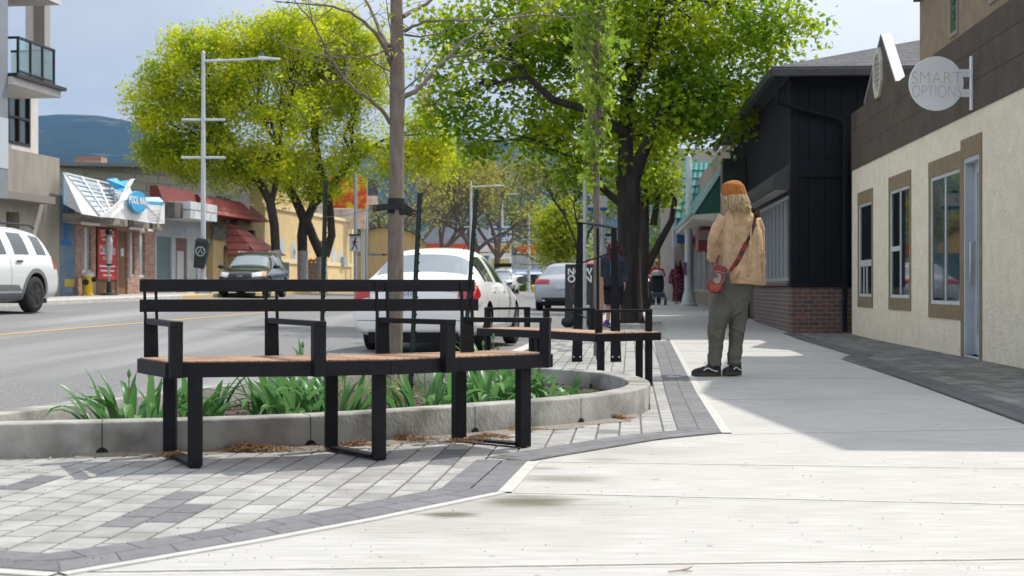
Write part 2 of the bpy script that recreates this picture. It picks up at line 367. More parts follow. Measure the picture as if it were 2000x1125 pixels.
def offset_poly(pts, d):
    out_ = []
    for i, p in enumerate(pts):
        a = Vector(pts[max(i - 1, 0)]); b = Vector(pts[min(i + 1, len(pts) - 1)]); t = (b - a).normalized()
        if 0 < i < len(pts) - 1:
            t1 = (Vector(p) - a).normalized(); t2 = (b - Vector(p)).normalized(); c = max(.5, math.sqrt(max(0, (1 + t1.dot(t2)) / 2)))
        else: c = 1
        n_ = Vector((-t.y, t.x)); out_.append((p[0] + n_.x * d / c, p[1] + n_.y * d / c))
    return out_
def resample(pts, step):
    res = [Vector(pts[0])]; acc = 0
    for a, b in zip(pts, pts[1:]):
        a, b = Vector(a), Vector(b); l = (b - a).length; t = step - acc
        while t < l: res.append(a + (b - a) * (t / l)); t += step
        acc = (acc + l) % step
    res.append(Vector(pts[-1])); return res
def band(name, line, rows, z, mat, pl=.2, pw=.118, bed=True):
    "rows of pavers laid along a line, to its left"
    mb = MB(); lines = [offset_poly(line, k * pw) for k in range(rows + 1)]
    if bed:
        b = MB(); b.prism(list(line) + lines[-1][::-1], z - .012, z - .0025); b.build(name + '_bed', joint, kind='structure')
    for r_ in range(rows):
        A = resample(lines[r_], pl); n_ = len(A)
        for k in range(n_ - 1):
            o = .5 if r_ % 2 else 0
            def P(L_, t):
                tot = [0]
                for a, b in zip(L_, L_[1:]): tot.append(tot[-1] + (Vector(b) - Vector(a)).length)
                s_ = max(0, min(1, t)) * tot[-1]
                for q in range(len(L_) - 1):
                    if s_ <= tot[q + 1] + 1e-9:
                        f = (s_ - tot[q]) / max(1e-9, tot[q + 1] - tot[q]); return Vector(L_[q]).lerp(Vector(L_[q + 1]), f)
            t0, t1 = (k + o) / (n_ - 1) + .006 / (n_ - 1), (k + 1 + o) / (n_ - 1) - .006 / (n_ - 1)
            if t0 >= 1: continue
            p0, p1 = P(lines[r_], t0), P(lines[r_], min(1, t1)); q0, q1 = P(lines[r_ + 1], t0), P(lines[r_ + 1], min(1, t1))
            e = .003 / pw
            slab(mb, [p0.lerp(q0, e), p1.lerp(q1, e), q1.lerp(p1, e), q0.lerp(p0, e)], z + g(p0.y), 0)
    return mb.build(name, mat, kind='structure')
band('dark_paver_border', BND[:6], 2, .0085, pav_d)
band('dark_paver_turn', [gnd(970, 965), gnd(1031, 902)], 2, .0075, pav_d)
band('dark_paver_curve', BND[6:11], 2, .0095, pav_d)
band('dark_paver_run', BND[10:], 2, .0105, pav_d, pl=.18)
# pale trowelled edge of the concrete beside the pavers
edge = M('pale trowelled concrete', (.46, .447, .425), (.40, .39, .365), 12, rough=.7)
def ribbon(name, line, wd, z, mat, side=-1):
    o = offset_poly(line, side * wd); mb = MB(); n_ = len(line)
    vs = [(p[0], p[1], z + g(p[1])) for p in line] + [(p[0], p[1], z + g(p[1])) for p in o]
    vs += [(p[0], p[1], -.02 + g(p[1])) for p in line] + [(p[0], p[1], -.02 + g(p[1])) for p in o]
    fs = []
    for i in range(n_ - 1):
        q = [(i, i + 1, n_ + i + 1, n_ + i), (2 * n_ + i, 2 * n_ + i + 1, i + 1, i), (n_ + i, n_ + i + 1, 3 * n_ + i + 1, 3 * n_ + i)]
        fs += q if side > 0 else [f[::-1] for f in q]
    mb.add(vs, fs)
    return mb.build(name, mat, kind='structure')
for ln in (BND[:3], BND[2:6], BND[5:7], BND[10:]): ribbon('pale_edge', ln, .055 if ln[0] != BND[2] else .04, .006, edge)
# control joints across the slabs
def joint_line(a, b, wd=.007):
    a, b = Vector(a), Vector(b); n_ = int((b - a).length / .08) + 2; ln = []
    for i in range(n_):
        p = a.lerp(b, i / (n_ - 1)); ln.append((p.x, p.y + random.uniform(-.003, .003)))
    ribbon('tooled_edge', [(p[0], p[1] - .028) for p in ln], .056 + wd, .0008, edge, 1)
    ribbon('slab_joint', ln, wd * random.uniform(.8, 1.2), .0018, joint, 1)
joint_line(gnd(1045, 902.5), gnd(2300, 921)); joint_line(gnd(1003, 964), gnd(2300, 994), .009); joint_line(gnd(60, 1121), gnd(2300, 1090), .012)
joint_line(gnd(1432, 849), gnd(2000, 838), .005)
for Y, x1 in ((10.2, 2.9), (12.6, 3.3), (15.2, 3.6), (18, 4.1), (20.6, 4.4)):
    joint_line((1.16 + .0884 * (Y - 7.8) + .06, Y), (x1, Y - .05), .004)
# wet stains on the slabs
wet = M('damp stained concrete', (.22, .205, .15), (.30, .285, .235), 9, rough=.25, rough2=.6)
def stain(x, y, rx, ry, seed):
    rnd = random.Random(seed); c = gnd(x, y); mb = MB(); poly = []
    for k in range(40):
        a = 2 * math.pi * k / 40; q = 1 + .25 * math.sin(3 * a + seed) + .18 * math.sin(7 * a + 2 * seed) + rnd.uniform(-.08, .08)
        poly.append((c[0] + rx * q * math.cos(a), c[1] + ry * q * math.sin(a)))
    return poly
# damp patches are part of the slab's own material: soft-edged spots by position
t = concrete.node_tree; b = t.nodes['Principled BSDF']; k = t.links.new
src = b.inputs['Base Color'].links[0].from_socket; co = t.nodes.new('ShaderNodeTexCoord'); rough_prev = None
nw = t.nodes.new('ShaderNodeTexNoise'); nw.inputs['Scale'].default_value = 6; nw.inputs['Detail'].default_value = 6
mpn = t.nodes.new('ShaderNodeMapping'); mpn.inputs['Scale'].default_value = (1, 3, 1); k(co.outputs['Object'], mpn.inputs[0]); k(mpn.outputs[0], nw.inputs[0])
for (x, y, rx, ry, st) in ((1035, 979, .19, .17, 1), (880, 1005, .12, .08, 1), (1100, 935, .26, .15, .6), (1180, 898, .16, .09, .4), (1060, 915, .1, .06, .5), (1000, 990, .55, .3, .32), (1240, 880, .5, .25, .22), (820, 1030, .5, .25, .22), (1560, 780, .4, 1.2, .15)):
    c = gnd(x, y); mp_ = t.nodes.new('ShaderNodeMapping'); mp_.vector_type = 'TEXTURE'; mp_.inputs['Location'].default_value = (c[0], c[1], 0); mp_.inputs['Scale'].default_value = (rx, ry, 1)
    ln_ = t.nodes.new('ShaderNodeVectorMath'); ln_.operation = 'LENGTH'; k(co.outputs['Object'], mp_.inputs[0]); k(mp_.outputs[0], ln_.inputs[0])
    ad = t.nodes.new('ShaderNodeMath'); ad.operation = 'ADD'; k(ln_.outputs['Value'], ad.inputs[0]); k(nw.outputs[0], ad.inputs[1])
    r_ = t.nodes.new('ShaderNodeMapRange'); r_.interpolation_type = 'SMOOTHSTEP'; r_.inputs[1].default_value = .75; r_.inputs[2].default_value = 1.75; r_.inputs[3].default_value = st; r_.inputs[4].default_value = 0; k(ad.outputs[0], r_.inputs[0])
    x_ = t.nodes.new('ShaderNodeMix'); x_.data_type = 'RGBA'; x_.inputs[7].default_value = (.105, .095, .06, 1); k(r_.outputs[0], x_.inputs[0]); k(src, x_.inputs[6]); src = x_.outputs[2]
ns = t.nodes.new('ShaderNodeTexNoise'); ns.inputs['Scale'].default_value = 11; ns.inputs['Detail'].default_value = 1; k(co.outputs['Object'], ns.inputs[0])
r_ = t.nodes.new('ShaderNodeMapRange'); r_.inputs[1].default_value = .735; r_.inputs[2].default_value = .765; r_.inputs[4].default_value = .5; k(ns.outputs[0], r_.inputs[0])      # old gum spots
x_ = t.nodes.new('ShaderNodeMix'); x_.data_type = 'RGBA'; x_.inputs[7].default_value = (.13, .125, .115, 1); k(r_.outputs[0], x_.inputs[0]); k(src, x_.inputs[6]); src = x_.outputs[2]
k(src, b.inputs['Base Color'])
# basalt pavers along the shop wall
WP = [(4.66, 24.4), (4.03, 16.8), (3.78, 16.2), (3.01, 8.37), (2.75, 5), (2.5, 1.5)]
WQ = [(5.25, 1.5), (5.25, 12), (5.9, 24.4)]
flat('wall_paver_bed', WP + WQ, .005, joint)
mb = MB()
for i in range(-2, 40):
    for j in range(0, 115):
        u = 1.2 + i * PW; v = 1.2 + j * PL + (PL / 2 if i % 2 else 0); X, Y = u * ca + v * sa, -u * sa + v * ca
        if not inside((X, Y), WP + WQ): continue
        cs = []
        for du, dv in ((.003, .002), (PW - .003, .002), (PW - .003, PL - .002), (.003, PL - .002)):
            a, b_ = u + du - PW / 2, v + dv - PL / 2; cs.append((a * ca + b_ * sa, -a * sa + b_ * ca))
        slab(mb, cs, .010 + g(Y), 0)
mb.build('wall_pavers', pav_w, kind='structure')
band('wall_paver_border', WP[::-1], 2, .0155, M('dark border paver', (.055, .055, .06), (.075, .075, .08), 8, rough=.85), bed=False) if False else band('wall_paver_border', WP, 2, .0155, vary(M('dark border paver', (.075, .075, .08), (.095, .095, .10), 8, rough=.85), .2), bed=True)
# grit and small debris on the pavement
mb = MB()
for _ in range(700):
    px, py = random.uniform(0, 2000), random.uniform(760, 1125); X, Y = gnd(px, py); r_ = random.choice((.0008, .001, .0013, .002)); mb.ell((X, Y, .012), (r_ * random.uniform(1, 1.7), r_, r_ * .7), 6, 4)
mb.build('grit', M('dark grit', (.05, .045, .04), (.2, .15, .1), 1, rough=1), kind='stuff')
mb = MB(); c = gnd(1335, 1119); mb.tube([(c[0] - .045, c[1] - .015, .006), (c[0] - .01, c[1], .007), (c[0] + .015, c[1] + .015, .009), (c[0] + .03, c[1] + .03, .013)], [.0015, .002, .002, .001], 6)
mb.tube([(c[0] - .01, c[1], .007), (c[0] + .01, c[1] - .005, .007), (c[0] + .025, c[1] - .01, .006)], [.0013, .0013, .0008], 6)
tag(mb.build('twig', M('dry twig', (.2, .11, .07), rough=.9)), 'small dry brown twig lying on the pale concrete near the camera', 'twig')
# ================================================================== FRONT BENCH
wood = vary(M('oiled salmon wood', (.40, .235, .145), (.27, .15, .09), 5, rough=.6, stretch=(1, 1, 6), bump=.2, bscale=50), .16)
def along(pl, t):
    d = [0]
    for a, b in zip(pl, pl[1:]): d.append(d[-1] + math.hypot(b[0] - a[0], b[1] - a[1]))
    s_ = max(0, min(1, t)) * d[-1]
    for i in range(len(pl) - 1):
        if s_ <= d[i + 1] + 1e-9:
            f = (s_ - d[i]) / (d[i + 1] - d[i]); return Vector((pl[i][0] + (pl[i + 1][0] - pl[i][0]) * f, pl[i][1] + (pl[i + 1][1] - pl[i][1]) * f))
def bench_seat(root, F, B, z0, z1, nb):
    "steel fascia all round and radial boards"
    mb = MB(); loop = list(F) + list(B)[::-1]
    for a, b in zip(loop, loop[1:] + loop[:1]):
        mb.bar((a[0], a[1], (z0 + z1) / 2), (b[0], b[1], (z0 + z1) / 2), .012, z1 - z0)
    for i in range(1, len(F) - 1): mb.bar((F[i][0], F[i][1], z0 + .02), (B[i][0], B[i][1], z0 + .02), .03, .03)
    mb.build('seat_frame', black_metal, root, bevel=.002)
    mb = MB(); ins = .02
    for k in range(nb):
        q = []
        for t in ((k + .07) / nb, (k + .93) / nb):
            f, b = along(F, t), along(B, t); q.append((f.lerp(b, ins), b.lerp(f, ins)))
        (f0, b0), (f1, b1) = q
        p = [(f0.x, f0.y), (f1.x, f1.y), (b1.x, b1.y), (b0.x, b0.y)]
        mb.hexa([(x, y, z1 - .024) for x, y in p] + [(x, y, z1 + .006) for x, y in p])
    mb.build('seat_boards', wood, root, bevel=.003)
F = [(-1.515, 6.24), (-.891, 6.345), (-.553, 6.46), (-.25, 6.70), (.20, 7.08)]
B = [(-1.737, 6.61), (-1.12, 6.80), (-.74, 6.93), (-.44, 7.10), (-.06, 7.40)]
bench = thing('bench', 'long black steel bench with railed back and wood seat in front of the planter', 'bench', (-.75, 6.7, 0))
bench_seat(bench, F, B, .406, .472, 44)
def strap(mb, a, b, wd, th, zl=None):
    mb.bar(a, b, wd, th)
for fl, bl in (((-1.40, 6.285), (-1.625, 6.76)), ((-.615, 6.57), (-.885, 6.96)), ((.055, 7.085), (-.275, 7.37))):
    d = (Vector(bl) - Vector(fl)).normalized(); e = Vector((-d.y, d.x))
    for nm, q in (('front_leg', fl), ('back_leg', bl)):
        mb = MB(); ang = math.atan2(d.y, d.x); mb.box((q[0], q[1], .21), (.06, .06, .40), ang - R(20)); mb.build(nm, black_metal, bench, bevel=.003)
    mb = MB(); mb.bar((fl[0] + d.x * .03, fl[1] + d.y * .03, .022), (bl[0] - d.x * .03, bl[1] - d.y * .03, .022), .06, .014); mb.build('foot_bar', black_metal, bench, bevel=.002)
# back: two rails on four brackets
RB = [(-1.765, 6.74), (-.19, 7.16)]
def rb(t): return Vector((RB[0][0] + (RB[1][0] - RB[0][0]) * t, RB[0][1] + (RB[1][1] - RB[0][1]) * t))
for z, lean, x1 in ((.812, .0, 0), (.716, .0, .012)):
    mb = MB(); a, b = rb(0), rb(1 + x1); mb.bar((a.x, a.y, z), (b.x, b.y, z), .028, .060); mb.build('back_rail', black_metal, bench, bevel=.002)
posts = [((-1.475, 6.235), 0.02), ((-.862, 6.335), .375), ((-.300, 6.64), .71), ((.165, 7.06), .97)]
bks = [(-1.715, 6.76), (-1.165, 6.90), (-.64, 7.03), (-.225, 7.14)]
for (fp, _), bk in zip(posts, bks):
    t = Vector((RB[1][0] - RB[0][0], RB[1][1] - RB[0][1])).normalized(); nrm = Vector((-t.y, t.x))
    mb = MB()      # lower plate and the two thin uprights above it
    c = Vector(bk)
    mb.hexa([(c.x + t.x * s_ + nrm.x * q, c.y + t.y * s_ + nrm.y * q, .47) for s_, q in ((-.034, -.012), (.034, -.012), (.034, .012), (-.034, .012))] +
            [(c.x + t.x * s_ + nrm.x * q, c.y + t.y * s_ + nrm.y * q, .655) for s_, q in ((-.034, -.012), (.030, -.012), (.030, .012), (-.034, .012))])
    for s_ in (-.026, .026):
        mb.bar((c.x + t.x * s_, c.y + t.y * s_, .652), (c.x + t.x * (s_ - .006) - nrm.x * .004, c.y + t.y * (s_ - .006) - nrm.y * .004, .832), .014, .020, (nrm.x, nrm.y, 0))
    mb.build('back_bracket', black_metal, bench, bevel=.0015)
    mb = MB(); a = Vector((c.x, c.y, .641)); b = Vector((fp[0], fp[1], .641)); d = (b - a).normalized()
    mb.bar(a, b + d * .028, .056, .024)
    mb.bar((fp[0], fp[1], .405), (fp[0], fp[1], .630), .056, .050, (d.x, d.y, 0))
    mb.build('armrest', black_metal, bench, bevel=.0025)
# ================================================================== SECOND BENCH (backless)
F2 = [(-.31, 12.67), (.27, 11.88), (.66, 11.11), (1.2, 11.5)]; B2 = [(.05, 12.98), (.60, 12.2), (.86, 11.62), (1.13, 11.92)]
b2 = thing('bench', 'small black steel bench without a back, wood seat, beyond the rounded end of the planter', 'bench', (.5, 11.8, 0))
bench_seat(b2, F2, B2, .378, .44, 26)
for q in ((1.11, 11.55), (.70, 11.22), (.22, 12.05), (.18, 12.75), (-.22, 12.62), (1.06, 11.85)):
    mb = MB(); mb.box((q[0], q[1], .19), (.045, .045, .38), .6); mb.build('leg', black_metal, b2, bevel=.002)
for a, c in (((-.235, 12.62), (.155, 12.92)), ((.27, 11.95), (.70, 12.2)), ((.665, 11.17), (1.13, 11.60))):
    mb = MB(); a_, c_ = Vector(a), Vector(c)
    mb.bar((a[0], a[1], .617), (c[0], c[1], .617), .045, .022)
    d = (c_ - a_).normalized()
    for q in (a_ + d * .022, c_ - d * .022): mb.bar((q.x, q.y, .39), (q.x, q.y, .606), .045, .04, (d.x, d.y, 0))
    mb.build('armrest', black_metal, b2, bevel=.002)
# ================================================================== PLANTER
plc = M('weathered cast concrete', (.36, .35, .32), (.25, .243, .22), 5, rough=.9, bump=.5, bscale=60, c3=(.13, .123, .108), s3=3.2, lo3=.46, hi3=.68, detail=8, stretch=(1, 1, .55))
OUT = [(-2.95, 6.55), (-2.4, 6.62), (-1.94, 6.73), (-1.45, 6.87), (-1, 7.06), (-.6, 7.33), (-.2, 7.68), (.12, 7.97), (.40, 8.25), (.66, 8.62), (.84, 9.05), (.93, 9.55), (.92, 10.1), (.82, 10.6), (.62, 11.0), (.28, 11.32), (-.1, 11.32), (-.55, 11.1), (-.95, 10.78), (-1.35, 10.33), (-1.68, 9.85), (-1.94, 9.33), (-2.23, 8.69), (-2.45, 8.05), (-2.66, 7.36), (-2.85, 6.9)]
def spline(poly, n):
    res = []; m_ = len(poly)
    for i in range(m_):
        p0, p1, p2, p3 = (Vector(poly[(i + k) % m_]) for k in (-1, 0, 1, 2))
        for k in range(n):
            t = k / n; res.append(.5 * ((2 * p1) + (p2 - p0) * t + (2 * p0 - 5 * p1 + 4 * p2 - p3) * t * t + (3 * p1 - p0 - 3 * p2 + p3) * t ** 3))
    return res
OUTS = spline(OUT, 4); nO = len(OUTS)
def inset(pl, d):
    r_ = []; n = len(pl)
    for i in range(n):
        t = (pl[(i + 1) % n] - pl[i - 1]).normalized(); r_.append(pl[i] + Vector((-t.y, t.x)) * d)
    return r_
ZT = .168
prof = [(0, -.02), (0, ZT - .012), (.004, ZT - .004), (.014, ZT), (.136, ZT), (.146, ZT - .004), (.15, ZT - .012), (.15, .0)]
mb = MB(); rings = [inset(OUTS, d) for d, _ in prof]
vs = [(rings[j][i].x, rings[j][i].y, prof[j][1]) for j in range(len(prof)) for i in range(nO)]
fs = [(j * nO + i, j * nO + (i + 1) % nO, (j + 1) * nO + (i + 1) % nO, (j + 1) * nO + i) for j in range(len(prof) - 1) for i in range(nO)]
mb.add(vs, fs)
planter = thing('planter', 'low curved concrete planter wall filled with tulips behind the long bench', 'planter', (-1, 9, 0))
mb.build('wall', plc, planter, smooth=True, angle=50)
dark = M('dark recess', (.012, .011, .01), rough=1)
mbj = MB(); mbh = MB(); tot = [0]
for i in range(nO): tot.append(tot[-1] + (OUTS[(i + 1) % nO] - OUTS[i]).length)
def on_out(s_):
    for i in range(nO):
        if s_ <= tot[i + 1]:
            f = (s_ - tot[i]) / (tot[i + 1] - tot[i]); a, b = OUTS[i], OUTS[(i + 1) % nO]; t = (b - a).normalized(); return a.lerp(b, f), t
def near_s(x, y):
    best = None
    for i in range(nO):
        d = (OUTS[i] - Vector((x, y))).length
        if best is None or d < best[0]: best = (d, tot[i])
    return best[1]
for px, py in ((207, 895), (592, 877), (927, 853), (1132, 833), (1243, 800)):
    x, y = gnd(px, py); p, t = on_out(near_s(x, y)); nrm = Vector((t.y, -t.x))
    mbj = MB(); mbh = MB()
    # joint: a hairline groove drawn as a thin dark sliver that wraps over the top
    for d0, z0, d1, z1 in ((.0012, -.0, .0012, ZT - .010), (.001, ZT - .010, -.012, ZT + .0012), (-.012, ZT + .0012, -.137, ZT + .0012)):
        a0 = p + nrm * d0; a1 = p + nrm * d1
        mbj.add([(a0.x - t.x * .0022, a0.y - t.y * .0022, z0), (a0.x + t.x * .0022, a0.y + t.y * .0022, z0), (a1.x + t.x * .0022, a1.y + t.y * .0022, z1), (a1.x - t.x * .0022, a1.y - t.y * .0022, z1)], [(0, 1, 2, 3)])
    pts = []
    for k in range(9):
        a = math.pi * k / 8; q = p + t * (.032 * math.cos(a)) + nrm * .0025; pts.append((q.x, q.y, .005 + .042 * math.sin(a)))
    mbh.add(pts, [tuple(range(9))]); mbj.build('expansion_joint', dark, planter); mbh.build('drain_hole', dark, planter)
for x, y in ((.62, 10.75), (.80, 10.25)):
    p, t = on_out(near_s(x, y)); nrm = Vector((-t.y, t.x)); pts = []
    for k in range(9):
        a = math.pi * k / 8; q = p + t * (.03 * math.cos(a)) + nrm * .1525; pts.append((q.x, q.y, .03 + .05 * math.sin(a)))
    mbh = MB(); mbh.add(pts, [tuple(range(9))]); mbh.build('drain_hole', dark, planter)

soil = M('bark mulch soil', (.055, .035, .025), (.12, .08, .055), 40, rough=1, bump=1, bscale=70, bdist=.03)
ins_ = inset(OUTS, .149); mb = MB(); mb.add([(p.x, p.y, .045) for p in ins_], [tuple(range(nO))]); mb.build('planter_soil', soil, kind='stuff')
ring = [(p.x, p.y) for p in ins_]
mb = MB()
for _ in range(2600):
    x, y = random.uniform(-2.8, .9), random.uniform(6.6, 11.3)
    if not inside((x, y), ring): continue
    mb.box((x, y, .047 + random.random() * .012), (random.uniform(.012, .04), random.uniform(.005, .014), .005), random.random() * 3.1)
mb.build('mulch', vary(M('bark chips', (.10, .062, .042), (.05, .03, .022), 30, rough=1), .5), kind='stuff')
# sand washed against the planter and heaps of dry pine litter
sand = M('washed grit', (.30, .265, .225), (.22, .19, .16), 60, rough=1, bump=.8, bscale=250)
mb = MB(); o2 = inset(OUTS, -.13); vs = []; fs = []; k0 = 0; idx = [i for i in range(nO) if OUTS[i].y < 8.9 and not (OUTS[i].x < -2.6 and OUTS[i].y > 6.7)]
idx = sorted(idx, key=lambda i: OUTS[i].x)
for i in idx:
    wv = .5 + .35 * math.sin(i * 1.3) + .15 * math.sin(i * 3.1); q = OUTS[i].lerp(o2[i], max(.25, wv)); vs += [(OUTS[i].x, OUTS[i].y, .022), (q.x, q.y, .0065)]
mb.add(vs, [(2 * i, 2 * i + 1, 2 * i + 3, 2 * i + 2) for i in range(len(idx) - 1)]); mb.build('sand', sand, kind='stuff')
lit = vary(M('dry orange litter', (.42, .255, .12), (.22, .12, .06), 30, rough=1), .55)
mb = MB()
for px, py, rx, ry, n in ((480, 884, .24, .06, 900), (775, 865, .20, .05, 620), (955, 862, .14, .04, 330), (345, 899, .07, .04, 260), (700, 878, .14, .03, 260), (1205, 823, .09, .03, 200), (1020, 846, .14, .03, 130), (900, 870, .10, .03, 160)):
    cx, cy = gnd(px, py)
    for _ in range(n):
        a = random.random() * 6.28; r_ = random.random() ** .7 * random.choice((.7, 1, 1, 1.7)); x, y = cx + rx * r_ * math.cos(a), cy + ry * r_ * math.sin(a); z = .018 + .030 * max(0, 1 - r_) * random.random()
        l = random.uniform(.008, .035); th = random.random() * 6.28
        mb.bar((x, y, z), (x + l * math.cos(th), y + l * math.sin(th), z + random.uniform(-.006, .012)), .0025, .0018)
mb.build('dry_litter', lit, kind='stuff')
# ---- tulip clumps
leaf_t = leafmat('tulip leaf', (.06, .18, .05), (.17, .34, .11), .4, .35)
stem_t = leafmat('tulip stem', (.13, .26, .06), (.16, .30, .08), .2, .5)
def blade(mb, base, ang, ln, wd, lean, curl, rnd):
    n = 7; d = Vector((math.cos(ang), math.sin(ang), 0)); s_ = Vector((-d.y, d.x, 0)); p = Vector(base); el = R(90 - lean); vs = []
    tw = rnd.uniform(-.5, .5)
    for i in range(n):
        f = i / (n - 1); wv = wd * (math.sin(math.pi * (.12 + .80 * f ** .8)) ** .8) * (1 if f < .98 else .1); sv = (s_ * math.cos(tw * f) + Vector((0, 0, 1)) * math.sin(tw * f))
        up = Vector((-d.x * math.sin(el), -d.y * math.sin(el), math.cos(el))); fold = wv * .35
        vs += [p - sv * wv + up * fold, p, p + sv * wv + up * fold]
        p = p + (d * math.cos(el) + Vector((0, 0, 1)) * math.sin(el)) * (ln / (n - 1)); el -= R(curl) / n * (.4 + 1.4 * f)
    fs = []
    for i in range(n - 1):
        for k in (0, 1): fs.append((i * 3 + k, i * 3 + k + 1, i * 3 + k + 4, i * 3 + k + 3))
    mb.add(vs, fs)
def tulip(name, label, x, y, n, spread, h, seed, buds=2):
    rnd = random.Random(seed); root = thing(name, label, 'tulip plant', (x, y, .045), 0, 'tulip clumps growing in the planter')
    mb = MB(); ms = MB()
    for _ in range(int(n * 1.5)):
        a = rnd.random() * 6.28; r_ = spread * 1.15 * rnd.random() ** .6; b = (x + r_ * math.cos(a), y + r_ * .7 * math.sin(a), .045)
        aa = a + rnd.uniform(-.8, .8)
        blade(mb, b, aa, h * rnd.uniform(.75, 1.25), rnd.uniform(.013, .027), rnd.uniform(3, 42), rnd.uniform(10, 115) if rnd.random() < .75 else rnd.uniform(120, 190), rnd)
    mb.build('leaves', leaf_t, root, smooth=True)
    for _ in range(buds):
        a = rnd.random() * 6.28; r_ = spread * .8 * rnd.random(); b = Vector((x + r_ * math.cos(a), y + r_ * .7 * math.sin(a), .045)); hh = h * rnd.uniform(.75, 1.05); tip = b + Vector((rnd.uniform(-.02, .02), rnd.uniform(-.02, .02), hh))
        ms.tube([b, b.lerp(tip, .5) + Vector((.004, 0, 0)), tip], .0035, 6)
        ms.loft([[(tip.x + r2 * math.cos(q * 1.047), tip.y + r2 * math.sin(q * 1.047), tip.z + zz) for q in range(6)] for r2, zz in ((.004, -.003), (.010, .008), (.011, .018), (.008, .03), (.001, .042))])
    if buds: ms.build('bud_stems', stem_t, root, smooth=True)
spots = [(258, 822, 7.45, 30, .20, .33, 2, 'broad clump of tulip leaves at the left end of the long bench'), (375, 815, 7.7, 14, .14, .30, 0, 'tulip leaves behind the left front leg of the long bench'),
         (560, 805, 7.9, 28, .19, .34, 2, 'tall tulip clump left of the middle legs of the long bench'), (655, 800, 7.75, 18, .13, .33, 2, 'tulip clump directly behind the middle back leg of the long bench'),
         (845, 795, 8.2, 24, .20, .33, 1, 'tulip clump just right of the young tree trunk'), (948, 785, 8.7, 30, .20, .34, 1, 'dense tulip clump behind the right back leg of the long bench'),
         (1000, 778, 9.0, 26, .16, .33, 1, 'tulip clump under the right end of the long bench'), (1068, 770, 8.85, 7, .07, .30, 1, 'single tall tulip bud with few leaves right of the long bench'),
         (1108, 775, 9.4, 5, .06, .22, 0, 'low tulip with two spread leaves alone at the rounded end of the planter'), (595, 770, 9.2, 14, .16, .40, 1, 'tulip clump at the road side of the planter whose tips show above the bench seat'), (955, 735, 10.2, 9, .10, .42, 2, 'tulip whose pointed leaf stands above the right end of the bench seat')]
for i, (px, py, Y, n, sp, h, bu, lab) in enumerate(spots): tulip('tulip_clump', lab, (px - 1000) / FPX * Y, Y, n, sp, h, 31 + i, bu)
grassm = leafmat('pale ornamental grass', (.42, .38, .2), (.3, .34, .14), .3)
mb = MB(); rnd = random.Random(5)
for cx, Y in ((-.72, 9.0), (-1.02, 8.6), (-.9, 9.3)):
    for _ in range(70): blade(mb, (cx + rnd.uniform(-.04, .04), Y + rnd.uniform(-.04, .04), .045), rnd.random() * 6.28, rnd.uniform(.18, .34), .0016, rnd.uniform(5, 35), rnd.uniform(40, 150), rnd)
tag(mb.build('grass_tuft', grassm), 'wispy pale ornamental grass around the base of the young tree', 'grass tuft')
# ================================================================== LEAVES AND BRANCHES
def leaf_mesh(name, C, size, mat, parent, up_bias=.3, droop=0.0, asp=.62):
    "C: N x 3 leaf positions; every leaf two small folded triangles"
    C = np.asarray(C, float); N = len(C); off = np.array(root_loc(parent)) if parent is not None else np.zeros(3)
    d = RNG.normal(size=(N, 3)); d[:, 2] = d[:, 2] * .6 - droop; d /= np.linalg.norm(d, axis=1)[:, None]
    nrm = RNG.normal(size=(N, 3)); nrm[:, 2] += up_bias * 2; s_ = np.cross(d, nrm); s_ /= (np.linalg.norm(s_, axis=1)[:, None] + 1e-9); n_ = np.cross(s_, d)
    L_ = (size * RNG.uniform(.5, 1.45, N))[:, None]
    base = C - d * L_ * .5; tip = C + d * L_ * .5; a = C + s_ * L_ * asp * .5 + n_ * L_ * .12 - d * L_ * .05; b = C - s_ * L_ * asp * .5 + n_ * L_ * .12 - d * L_ * .05
    V = np.stack([base, a, tip, b], 1).reshape(-1, 3) - off
    T = (np.arange(N)[:, None] * 4 + np.array([[0, 1, 2, 0, 2, 3]])).reshape(-1)
    me = bpy.data.meshes.new(name); me.vertices.add(N * 4); me.vertices.foreach_set('co', V.astype(np.float32).ravel())
    me.loops.add(N * 6); me.loops.foreach_set('vertex_index', T.astype(np.int32)); me.polygons.add(N * 2); me.polygons.foreach_set('loop_start', (np.arange(N * 2) * 3).astype(np.int32))
    me.update(calc_edges=True); me.materials.append(mat)
    o = bpy.data.objects.new(name, me); COL.objects.link(o)
    if parent is not None: o.parent = parent
    return o
def wiggle(a, b, n, amt, rnd, sag=0):
    a, b = Vector(a), Vector(b); l = (b - a).length; pts = [a]
    for i in range(1, n):
        f = i / n; p = a.lerp(b, f) + Vector((rnd.gauss(0, 1), rnd.gauss(0, 1), rnd.gauss(0, 1))) * (amt * l) + Vector((0, 0, sag * l * math.sin(math.pi * f))); pts.append(p)
    return pts + [b]
